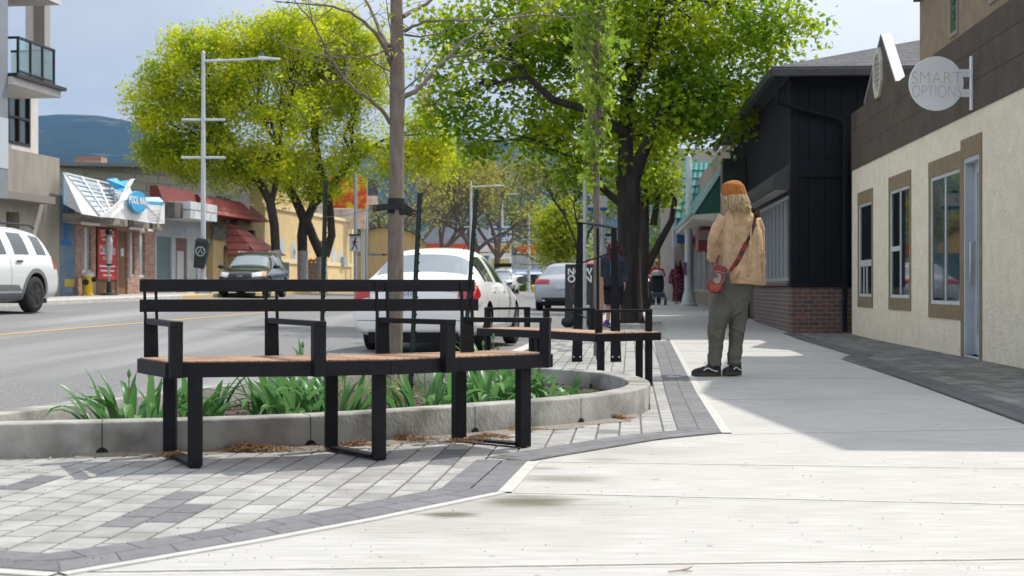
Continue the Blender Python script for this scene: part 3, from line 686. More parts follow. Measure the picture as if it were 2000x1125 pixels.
# ================================================================== YOUNG TREE IN THE PLANTER
rnd = random.Random(3); YT = 9.3
young = thing('young_tree', 'slender young tree with nearly bare branches tied to stakes, growing from the planter', 'tree', (at(771, 780, YT).x, YT, .045))
ybark = M('smooth young bark', (.215, .172, .145), (.155, .122, .10), 7, rough=.85, bump=.5, bscale=30, stretch=(3, 3, 1), c3=(.20, .17, .14), s3=50, lo3=.62, hi3=.68)
mb = MB(); tp = [(768, 800, 17), (769, 700, 16.5), (772, 600, 16), (773, 450, 15.5), (775, 330, 14.5), (775, 240, 14), (776, 190, 15.5), (776, 120, 14), (775, 40, 12.5), (773, -60, 11), (776, -250, 7), (778, -420, 3)]
pts = [at(x, y, YT) for x, y, r_ in tp]; rad = [r_ / FPX * YT for x, y, r_ in tp]; mb.tube(pts, rad, 14); mb.build('trunk', ybark, young, smooth=True)
paths = [[(762, 240, 0, 7), (745, 215, -.05, 6), (722, 192, -.12, 5.5), (700, 180, -.2, 5), (672, 155, -.25, 4.5), (648, 115, -.3, 4), (628, 75, -.35, 3.5), (612, 45, -.4, 3), (590, 20, -.42, 2.2), (566, -10, -.45, 1.5)],
 [(612, 45, -.4, 2.6), (604, 15, -.35, 2), (596, -20, -.3, 1.2)],
 [(764, 125, 0, 8), (752, 95, -.1, 7), (735, 65, -.2, 6), (712, 42, -.3, 5), (685, 25, -.35, 4), (652, 13, -.4, 3.5), (600, 7, -.45, 2.5), (536, 2, -.5, 1.5)],
 [(760, 90, 0, 7), (742, 62, .1, 6), (730, 30, .15, 5), (716, 4, .2, 4), (690, -30, .25, 2)],
 [(765, 95, -.05, 4), (742, 104, -.1, 3.2), (700, 113, -.15, 2.8), (660, 113, -.2, 2.4), (615, 106, -.24, 2), (560, 92, -.28, 1.8), (516, 62, -.3, 1.2), (505, 42, -.3, .8)],
 [(768, 142, -.08, 3.2), (735, 125, -.15, 2.6), (700, 95, -.22, 2.2), (660, 66, -.3, 1.6), (620, 56, -.32, 1)],
 [(786, 190, 0, 9), (812, 178, .02, 7.5), (834, 155, .05, 6.5), (858, 128, .1, 5.5), (880, 105, .15, 5), (905, 78, .2, 4.2), (950, 55, .3, 3.6), (1010, 32, .4, 2.8), (1060, 12, .5, 1.8), (1095, -5, .6, 1)],
 [(872, 114, .12, 4), (915, 105, .05, 3.3), (975, 88, 0, 2.8), (1035, 62, -.05, 2.2), (1085, 35, -.1, 1.4), (1130, 8, -.1, .8)],
 [(790, 62, 0, 6), (806, 52, -.05, 5), (830, 43, -.12, 4.2), (880, 38, -.2, 3.5), (940, 40, -.28, 3), (1000, 36, -.3, 2.5), (1050, 28, -.35, 2.3), (1110, 34, -.4, 1.8), (1150, 28, -.4, 1.4), (1188, 18, -.4, .8)],
 [(790, 68, .03, 4), (820, 72, 0, 3.2), (850, 68, -.02, 2.6), (880, 55, -.04, 2), (905, 40, -.04, 1.2)],
 [(788, 30, 0, 8), (815, 18, .1, 6.5), (840, 2, .15, 5.5), (870, -30, .2, 3)],
 [(786, 178, -.05, 2.8), (820, 150, -.1, 2.2), (850, 105, -.15, 1.8), (860, 60, -.2, 1)],
 [(880, 128, .1, 2), (930, 119, .05, 2.2), (985, 121, 0, 1.5), (1020, 122, 0, .8)],
 [(764, 180, .05, 2.4), (755, 150, .1, 2), (744, 120, .12, 1.6), (744, 70, .12, 1)],
 [(770, 90, -.1, 2.4), (759, 40, -.12, 2), (752, -10, -.12, 1.2)], [(722, 192, -.12, 2), (715, 172, -.1, 1.5), (690, 160, -.1, 1.2), (640, 155, -.1, .8), (632, 165, -.1, .6)],
 [(672, 155, -.25, 1.5), (680, 130, -.2, 1.2), (668, 95, -.2, .7)], [(752, 95, -.1, 1.5), (720, 55, -.2, 1.2), (682, 22, -.2, .7)], [(650, 14, -.4, 1.6), (620, 40, -.4, 1.2), (580, 36, -.4, 1), (545, 20, -.4, .6)],
 [(800, 190, .05, 1.4), (820, 205, .08, 1), (842, 218, .1, .7)], [(834, 155, .05, 1.2), (846, 190, .06, .9), (855, 240, .06, .6)], [(1000, 36, -.3, 1.4), (1040, 62, -.3, 1), (1062, 78, -.3, .7)]]
mb = MB(); tips = []; allp = []
for p in paths:
    q = [at(x, y, YT + dy) for x, y, dy, r_ in p]; rr = [max(.0014, r_ / FPX * YT * .62) for *_, r_ in p]
    qq = []; r2 = []
    for i in range(len(q) - 1):
        for k_ in range(3):
            f = k_ / 3; qq.append(q[i].lerp(q[i + 1], f) + Vector((rnd.gauss(0, .003), rnd.gauss(0, .003), rnd.gauss(0, .003)))); r2.append(rr[i] + (rr[i + 1] - rr[i]) * f)
    qq.append(q[-1]); r2.append(rr[-1]); mb.tube(qq, r2, 7); tips.append(q[-1]); allp += [(a, b) for a, b in zip(qq, r2) if b < .012]
for a, r_ in rnd.sample(allp, min(len(allp), 120)):      # side twigs
    d = Vector((rnd.gauss(0, .7), rnd.gauss(0, .7), rnd.uniform(-.1, 1))).normalized(); l = rnd.uniform(.08, .34); b = a + d * l
    pp = wiggle(a, b, 4, .05, rnd); mb.tube(pp, [.0022, .002, .0018, .0015, .0011], 5); tips.append(b)
    if rnd.random() < .5: tips.append(pp[2])
mb.build('branches', ybark, young, smooth=True)
C = []
for t in tips:
    if t.x > -.85 or rnd.random() < .3:
        for _ in range(rnd.choice((3, 5, 6))): C.append(t + Vector((rnd.gauss(0, .016), rnd.gauss(0, .016), rnd.gauss(.008, .014))))
leaf_mesh('foliage', C, .034, leafmat('opening bud leaf', (.62, .60, .03), (.40, .52, .05), .55), young, asp=.45)
# strap and guy wires
strapm = M('black webbing', (.012, .012, .013), (.02, .02, .02), 80, rough=.8); rust = M('rusty eyelet', (.25, .12, .08), rough=.6, metal=.4)
tie = thing('tree_tie', 'black webbing strap with rusty eyelets tied round the young tree trunk', 'tree tie', (at(774, 400, YT).x, YT, at(774, 400, YT).z))
mb = MB(); c0 = at(774, 398, YT); r0 = .0535
n = 24
ring_ = [[(c0.x + rr * math.cos(2 * math.pi * k_ / n), c0.y + rr * math.sin(2 * math.pi * k_ / n), c0.z + z) for k_ in range(n)] for rr, z in ((r0, -.034), (r0 + .004, -.034), (r0 + .004, .034), (r0, .034))]
mb.loft(ring_, cap=False)
def webb(a, b, wd):
    a, b = Vector(a), Vector(b); mb.bar(a, b, .006, wd)
webb((c0.x + .035, c0.y - .055, c0.z - .015), at(728, 407, YT - .10), .042); webb((c0.x - .05, c0.y - .055, at(0, 410, YT).z), at(813, 417, YT - .02), .044); webb((c0.x + .052, c0.y - .02, c0.z - .01), at(812, 418, YT + .02), .03)
mb.build('strap', strapm, tie, bevel=.001)
mb = MB()
for p in (at(731, 407, YT - .112), at(808, 418, YT - .04)):
    mb.tube([p + Vector((.011 * math.cos(a), 0, .011 * math.sin(a))) for a in [k_ * .5236 for k_ in range(13)]], .003, 6)
mb.build('eyelet', rust, tie, smooth=True)
wirem = M('thin rusty guy wire', (.20, .16, .09), rough=.5, metal=.6)
green = M('dark green painted post', (.012, .03, .022), (.02, .04, .03), 20, rough=.5)
stk = [((636, 352), (627, 730), 9.9, .02), ((820, 377), (800, 790), 9.0, .0), ((931, 370), (905, 720), 10.1, .03)]
labs = ['dark green steel stake left of the young tree', 'dark green steel stake directly right of the young tree trunk', 'leaning dark green studded steel stake at the right end of the bench back']
for (a, b, Y, dy), lab in zip(stk, labs):
    p1 = at(*a, Y + dy); p0 = at(*b, Y); d = (p1 - p0).normalized(); p0 = p0 + d * ((.03 - p0.z) / d.z)
    st = thing('tree_stake', lab, 'stake', p0, 0, 'steel stakes around the young tree'); mb = MB()
    mb.bar(p0, p1, .030, .004, (0, 1, 0)); mb.bar(p0 + Vector((0, -.012, 0)), p1 + Vector((0, -.012, 0)), .004, .024, (0, 1, 0)); k_ = .05
    while k_ < (p1 - p0).length:
        q = p0 + d * k_; mb.bar(q + Vector((.012, -.008, 0)), q + Vector((.022, -.026, .004)), .006, .008); k_ += .055
    mb.build('post', green, st)
mb = MB(); mb.tube([at(728, 407, YT - .1), at(680, 420, YT + .15), at(634, 424, 9.9)], .0016, 5); mb.tube([at(813, 418, YT), at(870, 430, 9.7), at(922, 440, 10.1)], .0016, 5)
mb.tube([at(800, 425, YT), at(812, 440, 9.1), at(817, 455, 9.0)], .0014, 5)
tag(mb.build('guy_wire', wirem), 'thin rusty wire running from the strap on the young tree to the stakes', 'wire')
# ================================================================== TREE GUARD AND SMALL COLUMNAR TREE
guard = thing('tree_guard', 'black steel tree guard of tapered plates and slanting rods beyond the second bench', 'tree guard', (.92, 15.4, 0))
for xb, xt, yb, yt, Y, wb, wt in ((1127, 1133.5, 708, 436, 15.3, 21, 10.5), (1203, 1199, 707, 446, 15.3, 21.5, 10.5)):
    mb = MB(); a, b = at(xb, yb, Y), at(xt, yt, Y); hb, ht = wb / FPX * Y / 2, wt / FPX * Y / 2
    mb.hexa([(a.x - hb, Y, 0), (a.x + hb, Y, 0), (a.x + hb, Y + .012, 0), (a.x - hb, Y + .012, 0), (b.x - ht, Y, b.z), (b.x + ht, Y, b.z), (b.x + ht, Y + .012, b.z), (b.x - ht, Y + .012, b.z)])
    pl_ = mb.build('plate', black_metal, guard, bevel=.002)
    for s_ in (-.035, .035): mb = MB(); mb.ell((a.x + s_, Y - .002, .058), (.011, .006, .011), 10, 6); mb.build('bolt', steel, pl_, smooth=True)
mb = MB(); Y = 15.75; x_ = at(1167, 0, Y).x; mb.box((x_, Y, .73), (.026, .10, 1.46)); mb.build('plate', black_metal, guard, bevel=.002)
for a, b in ((at(1126, 434, 15.29), at(1208, 447, 15.29)), (at(1106, 524, 15.27), at(1221, 484, 15.27)), (at(1116, 609, 15.27), at(1206, 646, 15.27)), (at(1206, 446, 15.3), at(1167, 438, 15.75)), (at(1130, 434, 15.3), at(1167, 438, 15.75))): mb = MB(); mb.tube([a, b], .008, 8); mb.build('rod', black_metal, guard, smooth=True)
YC = 16.2; rnd = random.Random(9)
ctree = thing('columnar_tree', 'narrow young columnar tree with fresh drooping leaves inside the black tree guard', 'tree', (at(1166, 0, YC).x, YC, 0))
mb = MB(); tp = [(1166, 695, 7), (1166, 500, 6.5), (1165, 360, 6.5), (1164, 200, 6), (1166, 60, 5), (1166, -100, 4), (1166, -300, 2)]
gb = M('pale grey bark', (.23, .19, .155), (.16, .13, .11), 12, rough=.85, bump=.4, bscale=40, stretch=(1, 1, .3))
mb.tube([at(x, y, YC) for x, y, r_ in tp], [r_ / FPX * YC for *_, r_ in tp], 10); mb.build('trunk', gb, ctree, smooth=True)
mb = MB(); C = []
for i in range(80):
    y0 = rnd.uniform(-240, 400); sgn = rnd.choice((-1, 1)); a = at(1165, y0, YC); spread = rnd.uniform(.12, .40) * min(1, .45 + (430 - y0) / 360)
    th = rnd.random() * 6.28; b = a + Vector((spread * math.cos(th), spread * math.sin(th), rnd.uniform(.5, 1.3)))
    p = wiggle(a, b, 5, .03, rnd); p[1] += Vector((math.cos(th), math.sin(th), 0)) * spread * .35; mb.tube(p, [.008, .007, .006, .005, .004, .002], 5)
    for q in range(10):
        f = rnd.uniform(.25, 1); j_ = min(4, int(f * 5)); c = p[j_].lerp(p[j_ + 1], f * 5 - j_)
        for _ in range(rnd.randint(2, 5)): C.append(c + Vector((rnd.gauss(0, .045), rnd.gauss(0, .045), rnd.gauss(-.03, .045))))
mb.build('branches', gb, ctree, smooth=True)
leaf_mesh('foliage', C, .085, leafmat('fresh drooping leaf', (.46, .56, .07), (.26, .42, .03), .5), ctree, droop=1.0)
mb = MB(); a, b = at(1175, 640, 17), at(1175, 543, 17); mb.box((a.x, 17, b.z / 2), (.034, .034, b.z)); mb.prism([(a.x - .017, 16.983), (a.x + .017, 16.983), (a.x + .017, 17.017), (a.x - .017, 17.017)], b.z, b.z + .012)
tag(mb.build('wooden_stake', M('orange brown wooden stake', (.42, .21, .12), (.35, .17, .09), 10, rough=.7, stretch=(4, 4, 1))), 'thin orange brown wooden stake between the plates of the tree guard', 'stake')
# ================================================================== STREET TREES
def leafy(name, label, base, trunks, lobes, leaf, lsize, per, barkm, seed, group=None, wraps=None, twigr=.02, droop=.2, clump=.5, shell=.45, cut=None, sprig=0):
    """trunks: list of (points, radii); lobes: (centre, (rx, ry, rz), number of clumps, index of trunk whose tip feeds it)"""
    rnd = random.Random(seed); root = thing(name, label, 'tree', base, 0, group)
    mb = MB()
    for p, r_ in trunks: mb.tube(p, r_, 12)
    mb.build('trunk', barkm, root, smooth=True)
    if wraps:
        mb = MB()
        for p, r_ in wraps: mb.tube(p, r_, 14)
        mb.build('trunk_wrap', M('lime washed bark', (.30, .30, .30), (.22, .22, .22), 10, rough=.9), root, smooth=True)
    mb = MB(); C = []
    for c, rr, n, ti in lobes:
        c = Vector(c); p, r_ = trunks[ti]; a = p[-1] if not isinstance(p[-1], tuple) else Vector(p[-1]); a = Vector(a)
        lim = wiggle(a, c, 5, .04, rnd, .06); r0 = r_[-1] * .8; mb.tube(lim, [r0, r0 * .85, r0 * .7, r0 * .55, r0 * .42, r0 * .3], 7)
        for _ in range(n):
            v = Vector((rnd.gauss(0, 1), rnd.gauss(0, 1), rnd.gauss(0, 1))).normalized(); f = shell + (1 - shell) * rnd.random() ** .6; f *= rnd.uniform(.85, 1.12)
            q = c + Vector((v.x * rr[0] * f, v.y * rr[1] * f, v.z * rr[2] * f))
            if cut and cut(q): continue
            s_ = lim[rnd.choice((2, 3, 4, 5))]; tw = wiggle(s_, q, 3, .07, rnd, .05); mb.tube(tw, [twigr, twigr * .7, twigr * .45, twigr * .2], 4, cap=False)
            cs = clump * rnd.uniform(.5, 1.25)
            for _ in range(int(per * rnd.uniform(.6, 1.4))):
                e = Vector([max(-1.7, min(1.7, rnd.gauss(0, k_))) for k_ in (1, 1, .8)]) * (cs * .5); C.append(q + e)
            if sprig and v.z > -.2 and rnd.random() < sprig:
                hh = rnd.uniform(.5, 1.3)
                for _ in range(26): f = rnd.random(); C.append(q + Vector((rnd.gauss(0, .10) * (1.1 - f), rnd.gauss(0, .10) * (1.1 - f), f * hh)))
    mb.build('branches', barkm, root, smooth=True)
    leaf_mesh('foliage', C, lsize, leaf, root, droop=droop)
    return root
# maple on the near pavement
YM = 29.8; lm = leafmat('maple leaf', (.14, .285, .005), (.48, .57, .014), .62)
def lob(Y, px, py, rx, ry, n, ti, dY=0, dep=None):
    c = at(px, py, Y + dY); s_ = (Y + dY) / FPX; return (c, (rx * s_, (dep or (rx + ry) / 2 * s_), ry * s_), n, ti)
def tr(Y, pts): return ([at(x, y, Y + (d[0] if d else 0)) for x, y, r_, *d in pts], [r_ / FPX * Y for x, y, r_, *d in pts])
trunks = [tr(YM, [(1232, 634, 30), (1232, 620, 25), (1230, 560, 22), (1228, 450, 22), (1228, 380, 23), (1226, 345, 24)]),
          tr(YM, [(1224, 350, 18), (1222, 300, 15), (1222, 240, 14, .2), (1226, 180, 12, .3), (1230, 110, 9, .4)]),
          tr(YM, [(1236, 350, 16), (1252, 305, 13, -.2), (1272, 265, 10, -.4), (1290, 220, 8, -.5)]),
          tr(YM, [(1216, 400, 9), (1190, 380, 7, .1), (1160, 352, 6, .3), (1120, 310, 5, .6)]),
          tr(YM, [(1222, 260, 9), (1150, 215, 8, -.4), (1080, 195, 7, -.8), (1030, 150, 5, -1)]),
          tr(YM, [(1228, 190, 9), (1255, 130, 8, -.3), (1285, 60, 6, -.5), (1300, 0, 4, -.6)])]
lobes = [lob(YM, 1000, 90, 130, 110, 60, 4), lob(YM, 900, 190, 70, 70, 22, 4, -.5), lob(YM, 960, 260, 80, 50, 14, 3, -.3), lob(YM, 1080, 250, 90, 75, 36, 3, .5), lob(YM, 1120, 60, 120, 110, 60, 1, -.6),
         lob(YM, 1250, 40, 130, 110, 60, 5), lob(YM, 1380, 80, 130, 110, 62, 5, .3), lob(YM, 1490, 60, 100, 100, 42, 5, 0), lob(YM, 1330, 200, 130, 90, 60, 2), lob(YM, 1440, 190, 90, 70, 28, 2, .4), lob(YM, 1365, 240, 60, 35, 18, 2, -.4),
         lob(YM, 1160, 190, 100, 80, 30, 1, .8), lob(YM, 1250, 265, 90, 50, 26, 2, .9), lob(YM, 1180, -120, 330, 130, 120, 1), lob(YM, 870, 60, 50, 60, 12, 4), lob(YM, 1140, 330, 60, 45, 16, 3)]
leafy('maple_tree', 'large dark trunked maple with full bright green crown beyond the tree guard', (at(1232, 634, YM).x, YM, g(YM)), trunks, lobes, lm, .125, 62, dark_bark, 4, clump=.62, twigr=.012, shell=.25)
# second tree behind it
YB = 42; l2 = leafmat('yellow green leaf', (.22, .33, .012), (.36, .44, .02), .5)
trunks = [tr(YB, [(1256, 612, 14), (1256, 560, 11), (1257, 480, 11), (1258, 420, 10), (1260, 350, 8)]), tr(YB, [(1262, 525, 8), (1290, 470, 7), (1312, 430, 6), (1318, 390, 5)]), tr(YB, [(1276, 440, 7), (1284, 390, 6), (1282, 340, 4)])]
lobes = [lob(YB, 1280, 350, 40, 50, 28, 1), lob(YB, 1260, 320, 60, 60, 26, 0), lob(YB, 1200, 330, 70, 60, 20, 2, .5), lob(YB, 1275, 260, 55, 50, 26, 2)]
leafy('street_tree', 'forked dark trunk tree with yellow green leaves right behind the maple', (at(1268, 612, YB).x, YB, g(YB)), trunks, lobes, l2, .16, 42, dark_bark, 8, clump=.7, twigr=.012)
# yellow green trees across the street
YL = 62; l3 = leafmat('lime green leaf', (.32, .43, .004), (.68, .70, .012), .57)
def left_tree(name, label, Y, tpts, lobes, seed, wrap, leaf=l3, per=120, ls=.135, cl=.80, sprig=.3, **kw):
    tk = [tr(Y, p) for p in tpts]; wr = [([q for q in tr(Y, w_)[0]], [r_ * 1.04 for r_ in tr(Y, w_)[1]]) for w_ in wrap]
    return leafy(name, label, (tk[0][0][0].x, Y, tk[0][0][0].z), tk, lobes, leaf, ls, per, dark_bark, seed, None, wr, twigr=.018, clump=cl, **kw)
Y1 = 60.5
left_tree('street_tree', 'yellow green street tree with one leaning lime washed trunk behind the dark green suv', Y1, [[(541, 573, 9.5), (539, 500, 9), (536, 440, 9), (528, 395, 9), (512, 365, 7.5), (492, 340, 6.5), (470, 315, 5)], [(530, 400, 6), (540, 350, 5), (545, 290, 4)]],
          [lob(Y1, 350, 250, 95, 70, 70, 0), lob(Y1, 300, 190, 55, 60, 30, 0), lob(Y1, 400, 150, 110, 80, 85, 0), lob(Y1, 480, 90, 80, 55, 60, 1), lob(Y1, 500, 210, 110, 90, 70, 1), lob(Y1, 420, 310, 110, 45, 46, 0), lob(Y1, 520, 320, 60, 40, 22, 1), lob(Y1, 330, 290, 60, 30, 20, 0), lob(Y1, 370, 90, 40, 40, 16, 0), lob(Y1, 580, 70, 70, 50, 40, 1), lob(Y1, 470, 345, 70, 35, 22, 1)], 21, [[(541, 575, 9.8), (540, 540, 9.6), (540, 488, 9.4)]])
Y2 = 64
left_tree('street_tree', 'broad yellow green street tree with forked lime washed trunks left of the pedestrian sign', Y2, [[(592, 575, 10), (591, 520, 9.5), (590, 460, 10), (594, 430, 10), (582, 400, 9), (566, 370, 8), (548, 330, 6), (545, 290, 5)], [(598, 432, 9), (612, 400, 8), (640, 372, 7.5), (668, 340, 6.5), (690, 305, 5)], [(630, 575, 10), (628, 500, 10), (612, 465, 9), (600, 432, 8)], [(634, 500, 10), (648, 460, 8), (644, 400, 7), (626, 330, 6), (618, 280, 5)], [(690, 310, 5), (730, 285, 4)]],
          [lob(Y2, 560, 110, 90, 75, 70, 0), lob(Y2, 640, 90, 90, 75, 74, 3), lob(Y2, 700, 120, 80, 70, 60, 1), lob(Y2, 600, 210, 90, 70, 52, 3), lob(Y2, 690, 220, 80, 70, 44, 1), lob(Y2, 620, 330, 70, 55, 26, 3), lob(Y2, 560, 300, 60, 60, 26, 0), lob(Y2, 830, 260, 60, 50, 34, 4), lob(Y2, 800, 310, 90, 45, 36, 4), lob(Y2, 700, 320, 70, 40, 22, 1), lob(Y2, 650, 50, 60, 30, 18, 3), lob(Y2, 860, 310, 40, 40, 16, 4), lob(Y2, 600, 370, 60, 30, 18, 0)], 22, [[(592, 578, 10.3), (591, 530, 10), (591, 490, 9.9)], [(630, 578, 10.4), (629, 540, 10.3), (628, 502, 10.3)]])
# bare and budding trees far along the street
def bare(name, label, Y, base_px, h_px, spread_px, seed, barkm, leafm=None, nl=0, lean=0, group=None, depth=6):
    rnd = random.Random(seed); s_ = Y / FPX; b = at(base_px[0], base_px[1], Y); root = thing(name, label, 'tree', b, 0, group); mbt = MB(); mbb = MB(); tipl = []
    def grow(p, d, l, r_, k_):
        q = p + d * l; m_ = p.lerp(q, .5) + Vector((rnd.gauss(0, .06), rnd.gauss(0, .06), rnd.gauss(0, .04))) * l
        (mbt if k_ == 0 else mbb).tube([p, m_, q], [r_, r_ * .88, r_ * .74], 7 if k_ < 2 else (4 if k_ < 4 else 3), cap=False)
        if k_ >= depth: tipl.append(q); return
        n = 3 if 0 < k_ < 5 else 4 if k_ == 0 else 2
        for i in range(n):
            sp = .75 if k_ < 2 else .6
            nd = (d + Vector((rnd.gauss(0, sp) * spread_px / h_px * 1.3, rnd.gauss(0, sp) * spread_px / h_px, rnd.gauss(.05, .28)))).normalized()
            grow(q.lerp(m_, rnd.random() * .5), nd, l * rnd.uniform(.62, .86), r_ * rnd.uniform(.5, .66), k_ + 1)
    grow(b, Vector((lean, 0, 1)).normalized(), h_px * s_ * .27, h_px * s_ * .022, 0)
    mbt.build('trunk', barkm, root, smooth=True); mbb.build('branches', barkm, root, smooth=True)
    if leafm is not None and nl:
        C = []
        for t in tipl:
            for _ in range(nl): C.append(t + Vector((rnd.gauss(0, .35), rnd.gauss(0, .35), rnd.gauss(0, .3))))
        leaf_mesh('foliage', C, .2, leafm, root)
    return root
brown = M('brown twig bark', (.15, .12, .10), (.10, .08, .065), 8, rough=1); budl = leafmat('sparse bud leaf', (.28, .27, .04), (.40, .40, .04), .45)
for i, (px, py, Y, h, sp, nl, ln, lab) in enumerate([(745, 560, 98, 285, 165, 3, .1, 'bare brown tree directly right of the quonset roof, farthest left of the bare row'), (862, 562, 104, 300, 170, 2, .0, 'bare brown tree behind the roof of the white sedan'), (935, 562, 110, 310, 180, 6, -.05, 'bare budding tree behind the leaning stake'), (985, 570, 112, 330, 170, 8, -.15, 'leaning half bare tree beside the car wash sign'), (1100, 580, 84, 225, 190, 1, .1, 'twiggy tree with few leaves behind the silver sedan'), (800, 556, 135, 300, 180, 3, 0, 'distant bare tree between the young tree trunk and the stake right of it')]):
    bare('bare_tree', lab, Y, (px, py), h, sp, 50 + i, brown, budl, nl, ln, 'bare trees along the far side of the street')
def bush(name, label, Y, base, lobes, leaf, seed, ls=.2, per=40, cl=.9):
    b = at(base[0], base[1], Y); tk = [([b, b + Vector((.1, 0, .8)), b + Vector((.05, 0, 1.6))], [.16, .13, .09])]
    return leafy(name, label, b, tk, lobes, leaf, ls, per, dark_bark, seed, clump=cl, twigr=.02)
bush('street_tree', 'rounded bright lime tree above the silver sedan', 74, (1088, 575), [lob(74, 1088, 445, 42, 42, 50, 0), lob(74, 1085, 490, 26, 24, 20, 0), lob(74, 1125, 480, 36, 40, 30, 0), lob(74, 1105, 410, 34, 24, 22, 0)], leafmat('bright lime leaf', (.42, .46, .015), (.30, .38, .01), .5), 61)
bush('street_tree', 'spreading olive green tree above the red car', 66, (1130, 580), [lob(66, 1120, 350, 60, 35, 30, 0), lob(66, 1060, 320, 50, 30, 20, 0), lob(66, 1180, 380, 45, 45, 24, 0)], leafmat('olive young leaf', (.24, .27, .03), (.16, .21, .02), .45), 62, per=30)
bush('street_tree', 'far green tree seen between the forked tree and the white pole', 95, (1320, 590), [lob(95, 1310, 440, 45, 60, 40, 0), lob(95, 1290, 500, 30, 40, 20, 0), lob(95, 1305, 520, 24, 40, 18, 0)], leafmat('mid green leaf', (.13, .20, .03), (.20, .26, .04), .4), 63, ls=.26, cl=1.2)
bush('street_tree', 'muted green tree behind the quonset building', 120, (715, 560), [lob(120, 700, 440, 60, 40, 34, 0), lob(120, 770, 450, 50, 40, 26, 0), lob(120, 650, 430, 50, 40, 24, 0)], leafmat('grey green leaf', (.10, .14, .05), (.14, .18, .06), .3), 64, ls=.3, cl=1.4)
bush('street_tree', 'pale green tree far behind the car wash sign', 165, (1010, 560), [lob(165, 1000, 400, 55, 60, 44, 0), lob(165, 1050, 450, 40, 50, 26, 0), lob(165, 950, 440, 40, 50, 26, 0)], leafmat('hazy green leaf', (.15, .20, .05), (.20, .24, .06), .4), 65, ls=.36, cl=1.8)
# ================================================================== RIGHT SIDE BUILDINGS
class Wall:
    "a vertical wall plane: origin (X, Y), heading slope dX/dY; s runs away from the camera, o is towards the street"
    def __init__(s, X0, Y0, k, sgn=-1):
        s.X0, s.Y0, s.k = X0, Y0, k; n = math.hypot(k, 1); s.t = Vector((k / n, 1 / n, 0)); s.n = Vector((sgn / n, -sgn * k / n, 0)); s.O = Vector((X0, Y0, 0))
    def Yof(s, x, o=0):
        q = s.O + s.n * o; m = (x - 1000) / FPX; return (q.x - s.k * q.y) / (m - s.k)
    def px(s, x, y, o=0):
        Y = s.Yof(x, o); return at(x, y, Y)
    def sz(s, x, y, o=0):
        p = s.px(x, y, o); return ((p - s.O).dot(s.t), p.z)
    def P(s, a, z, o=0): return s.O + s.t * a + s.n * o + Vector((0, 0, z))
    def rect(s, mb, a0, a1, z0, z1, o0, o1):
        p = [s.P(a, z, o) for z in (z0, z1) for a, o in ((a0, o0), (a1, o0), (a1, o1), (a0, o1))]
        # make the order outward-facing whatever the orientation
        q = p if (p[1] - p[0]).cross(p[3] - p[0]).z > 0 else [p[0], p[3], p[2], p[1], p[4], p[7], p[6], p[5]]
        mb.hexa(q); return mb
    def wall(s, mb, a0, a1, z0, z1, holes, th=.25, o=0):
        "wall slab with rectangular openings (a0, a1, z0, z1)"
        A = sorted({a0, a1, *[h[0] for h in holes], *[h[1] for h in holes]})
        for x0, x1 in zip(A, A[1:]):
            hs = sorted([h for h in holes if h[0] <= x0 + 1e-6 and h[1] >= x1 - 1e-6], key=lambda h: h[2]); z = z0
            for h in hs:
                if h[2] > z + 1e-4: s.rect(mb, x0, x1, z, h[2], o, o - th)
                z = max(z, h[3])
            if z < z1 - 1e-4: s.rect(mb, x0, x1, z, z1, o, o - th)
        return mb
def joined(mb, name, mat, root, **k):
    "weld the slabs of a wall into one surface"
    o = mb.build(name, mat, root, **k); bm = bmesh.new(); bm.from_mesh(o.data); bmesh.ops.remove_doubles(bm, verts=bm.verts, dist=.0005)
    seen = {}; 
    for f in list(bm.faces):
        key = tuple(sorted(v.index for v in f.verts))
        seen.setdefault(key, []).append(f)
    dead = [f for fs_ in seen.values() if len(fs_) > 1 for f in fs_]
    bmesh.ops.delete(bm, geom=dead, context='FACES_ONLY'); bm.to_mesh(o.data); bm.free(); return o
stucco = M('cream stucco', (.90, .80, .62), (.82, .72, .55), 5, rough=.95, bump=.7, bscale=24, bdist=.018, detail=8, c3=(.58, .50, .375), s3=13, lo3=.64, hi3=.76)
brownst = M('dark brown stucco', (.095, .072, .053), (.115, .088, .065), 3, rough=.95, bump=.8, bscale=40, bdist=.02, detail=8, c3=(.07, .053, .04), s3=2)
beige = M('tan upper stucco', (.33, .25, .16), (.27, .205, .13), 6, rough=.95, bump=.8, bscale=40, bdist=.02)
trimtan = M('tan window trim', (.29, .22, .125), (.24, .18, .10), 8, rough=.95, bump=.6, bscale=60)
vinyl = M('white vinyl frame', (.66, .68, .70), (.60, .62, .64), 4, rough=.4)
alu = M('satin aluminium', (.58, .61, .65), (.50, .53, .57), 3, rough=.4, metal=.1)
shopglass = glass('shop window glass', (.018, .028, .024)); greyglass = glass('grey door glass', (.26, .29, .31), .08); greenglass = glass('green tinted glass', (.06, .12, .11))
C_ = Wall(4.726, 9.75, .0697)
aF = C_.sz(1664, 400)[0]                              # far corner
cream = thing('shop_building', 'cream and dark brown stucco shop with three windows and a pointed gable', 'building', (C_.P(0, 0).x, C_.P(0, 0).y, 0))
def hole(x0, x1, yt, yb):
    a1, z1 = C_.sz(x0, yt); a0, _ = C_.sz(x1, yt); _, z0 = C_.sz(x0, yb); return [a0, a1, z0, z1]
H1 = hole(1678, 1703, 392, 579); H2 = hole(1739, 1777, 385, 592); H3 = hole(1818, 1876, 363, 600); HD = hole(1883, 1914, 287, 697)
H2[3] = 2.20; H3[3] = 2.19; H3[2] = .60; H2[2] = .66; H1[3] = 2.15; HD[2] = 0.04; HD[3] = 2.28
aU = C_.sz(1797, 60)[0]
mb = C_.wall(MB(), -.0, aF, -.1, 2.765, [H1, H2, H3, HD]); joined(mb, 'wall', stucco, cream)
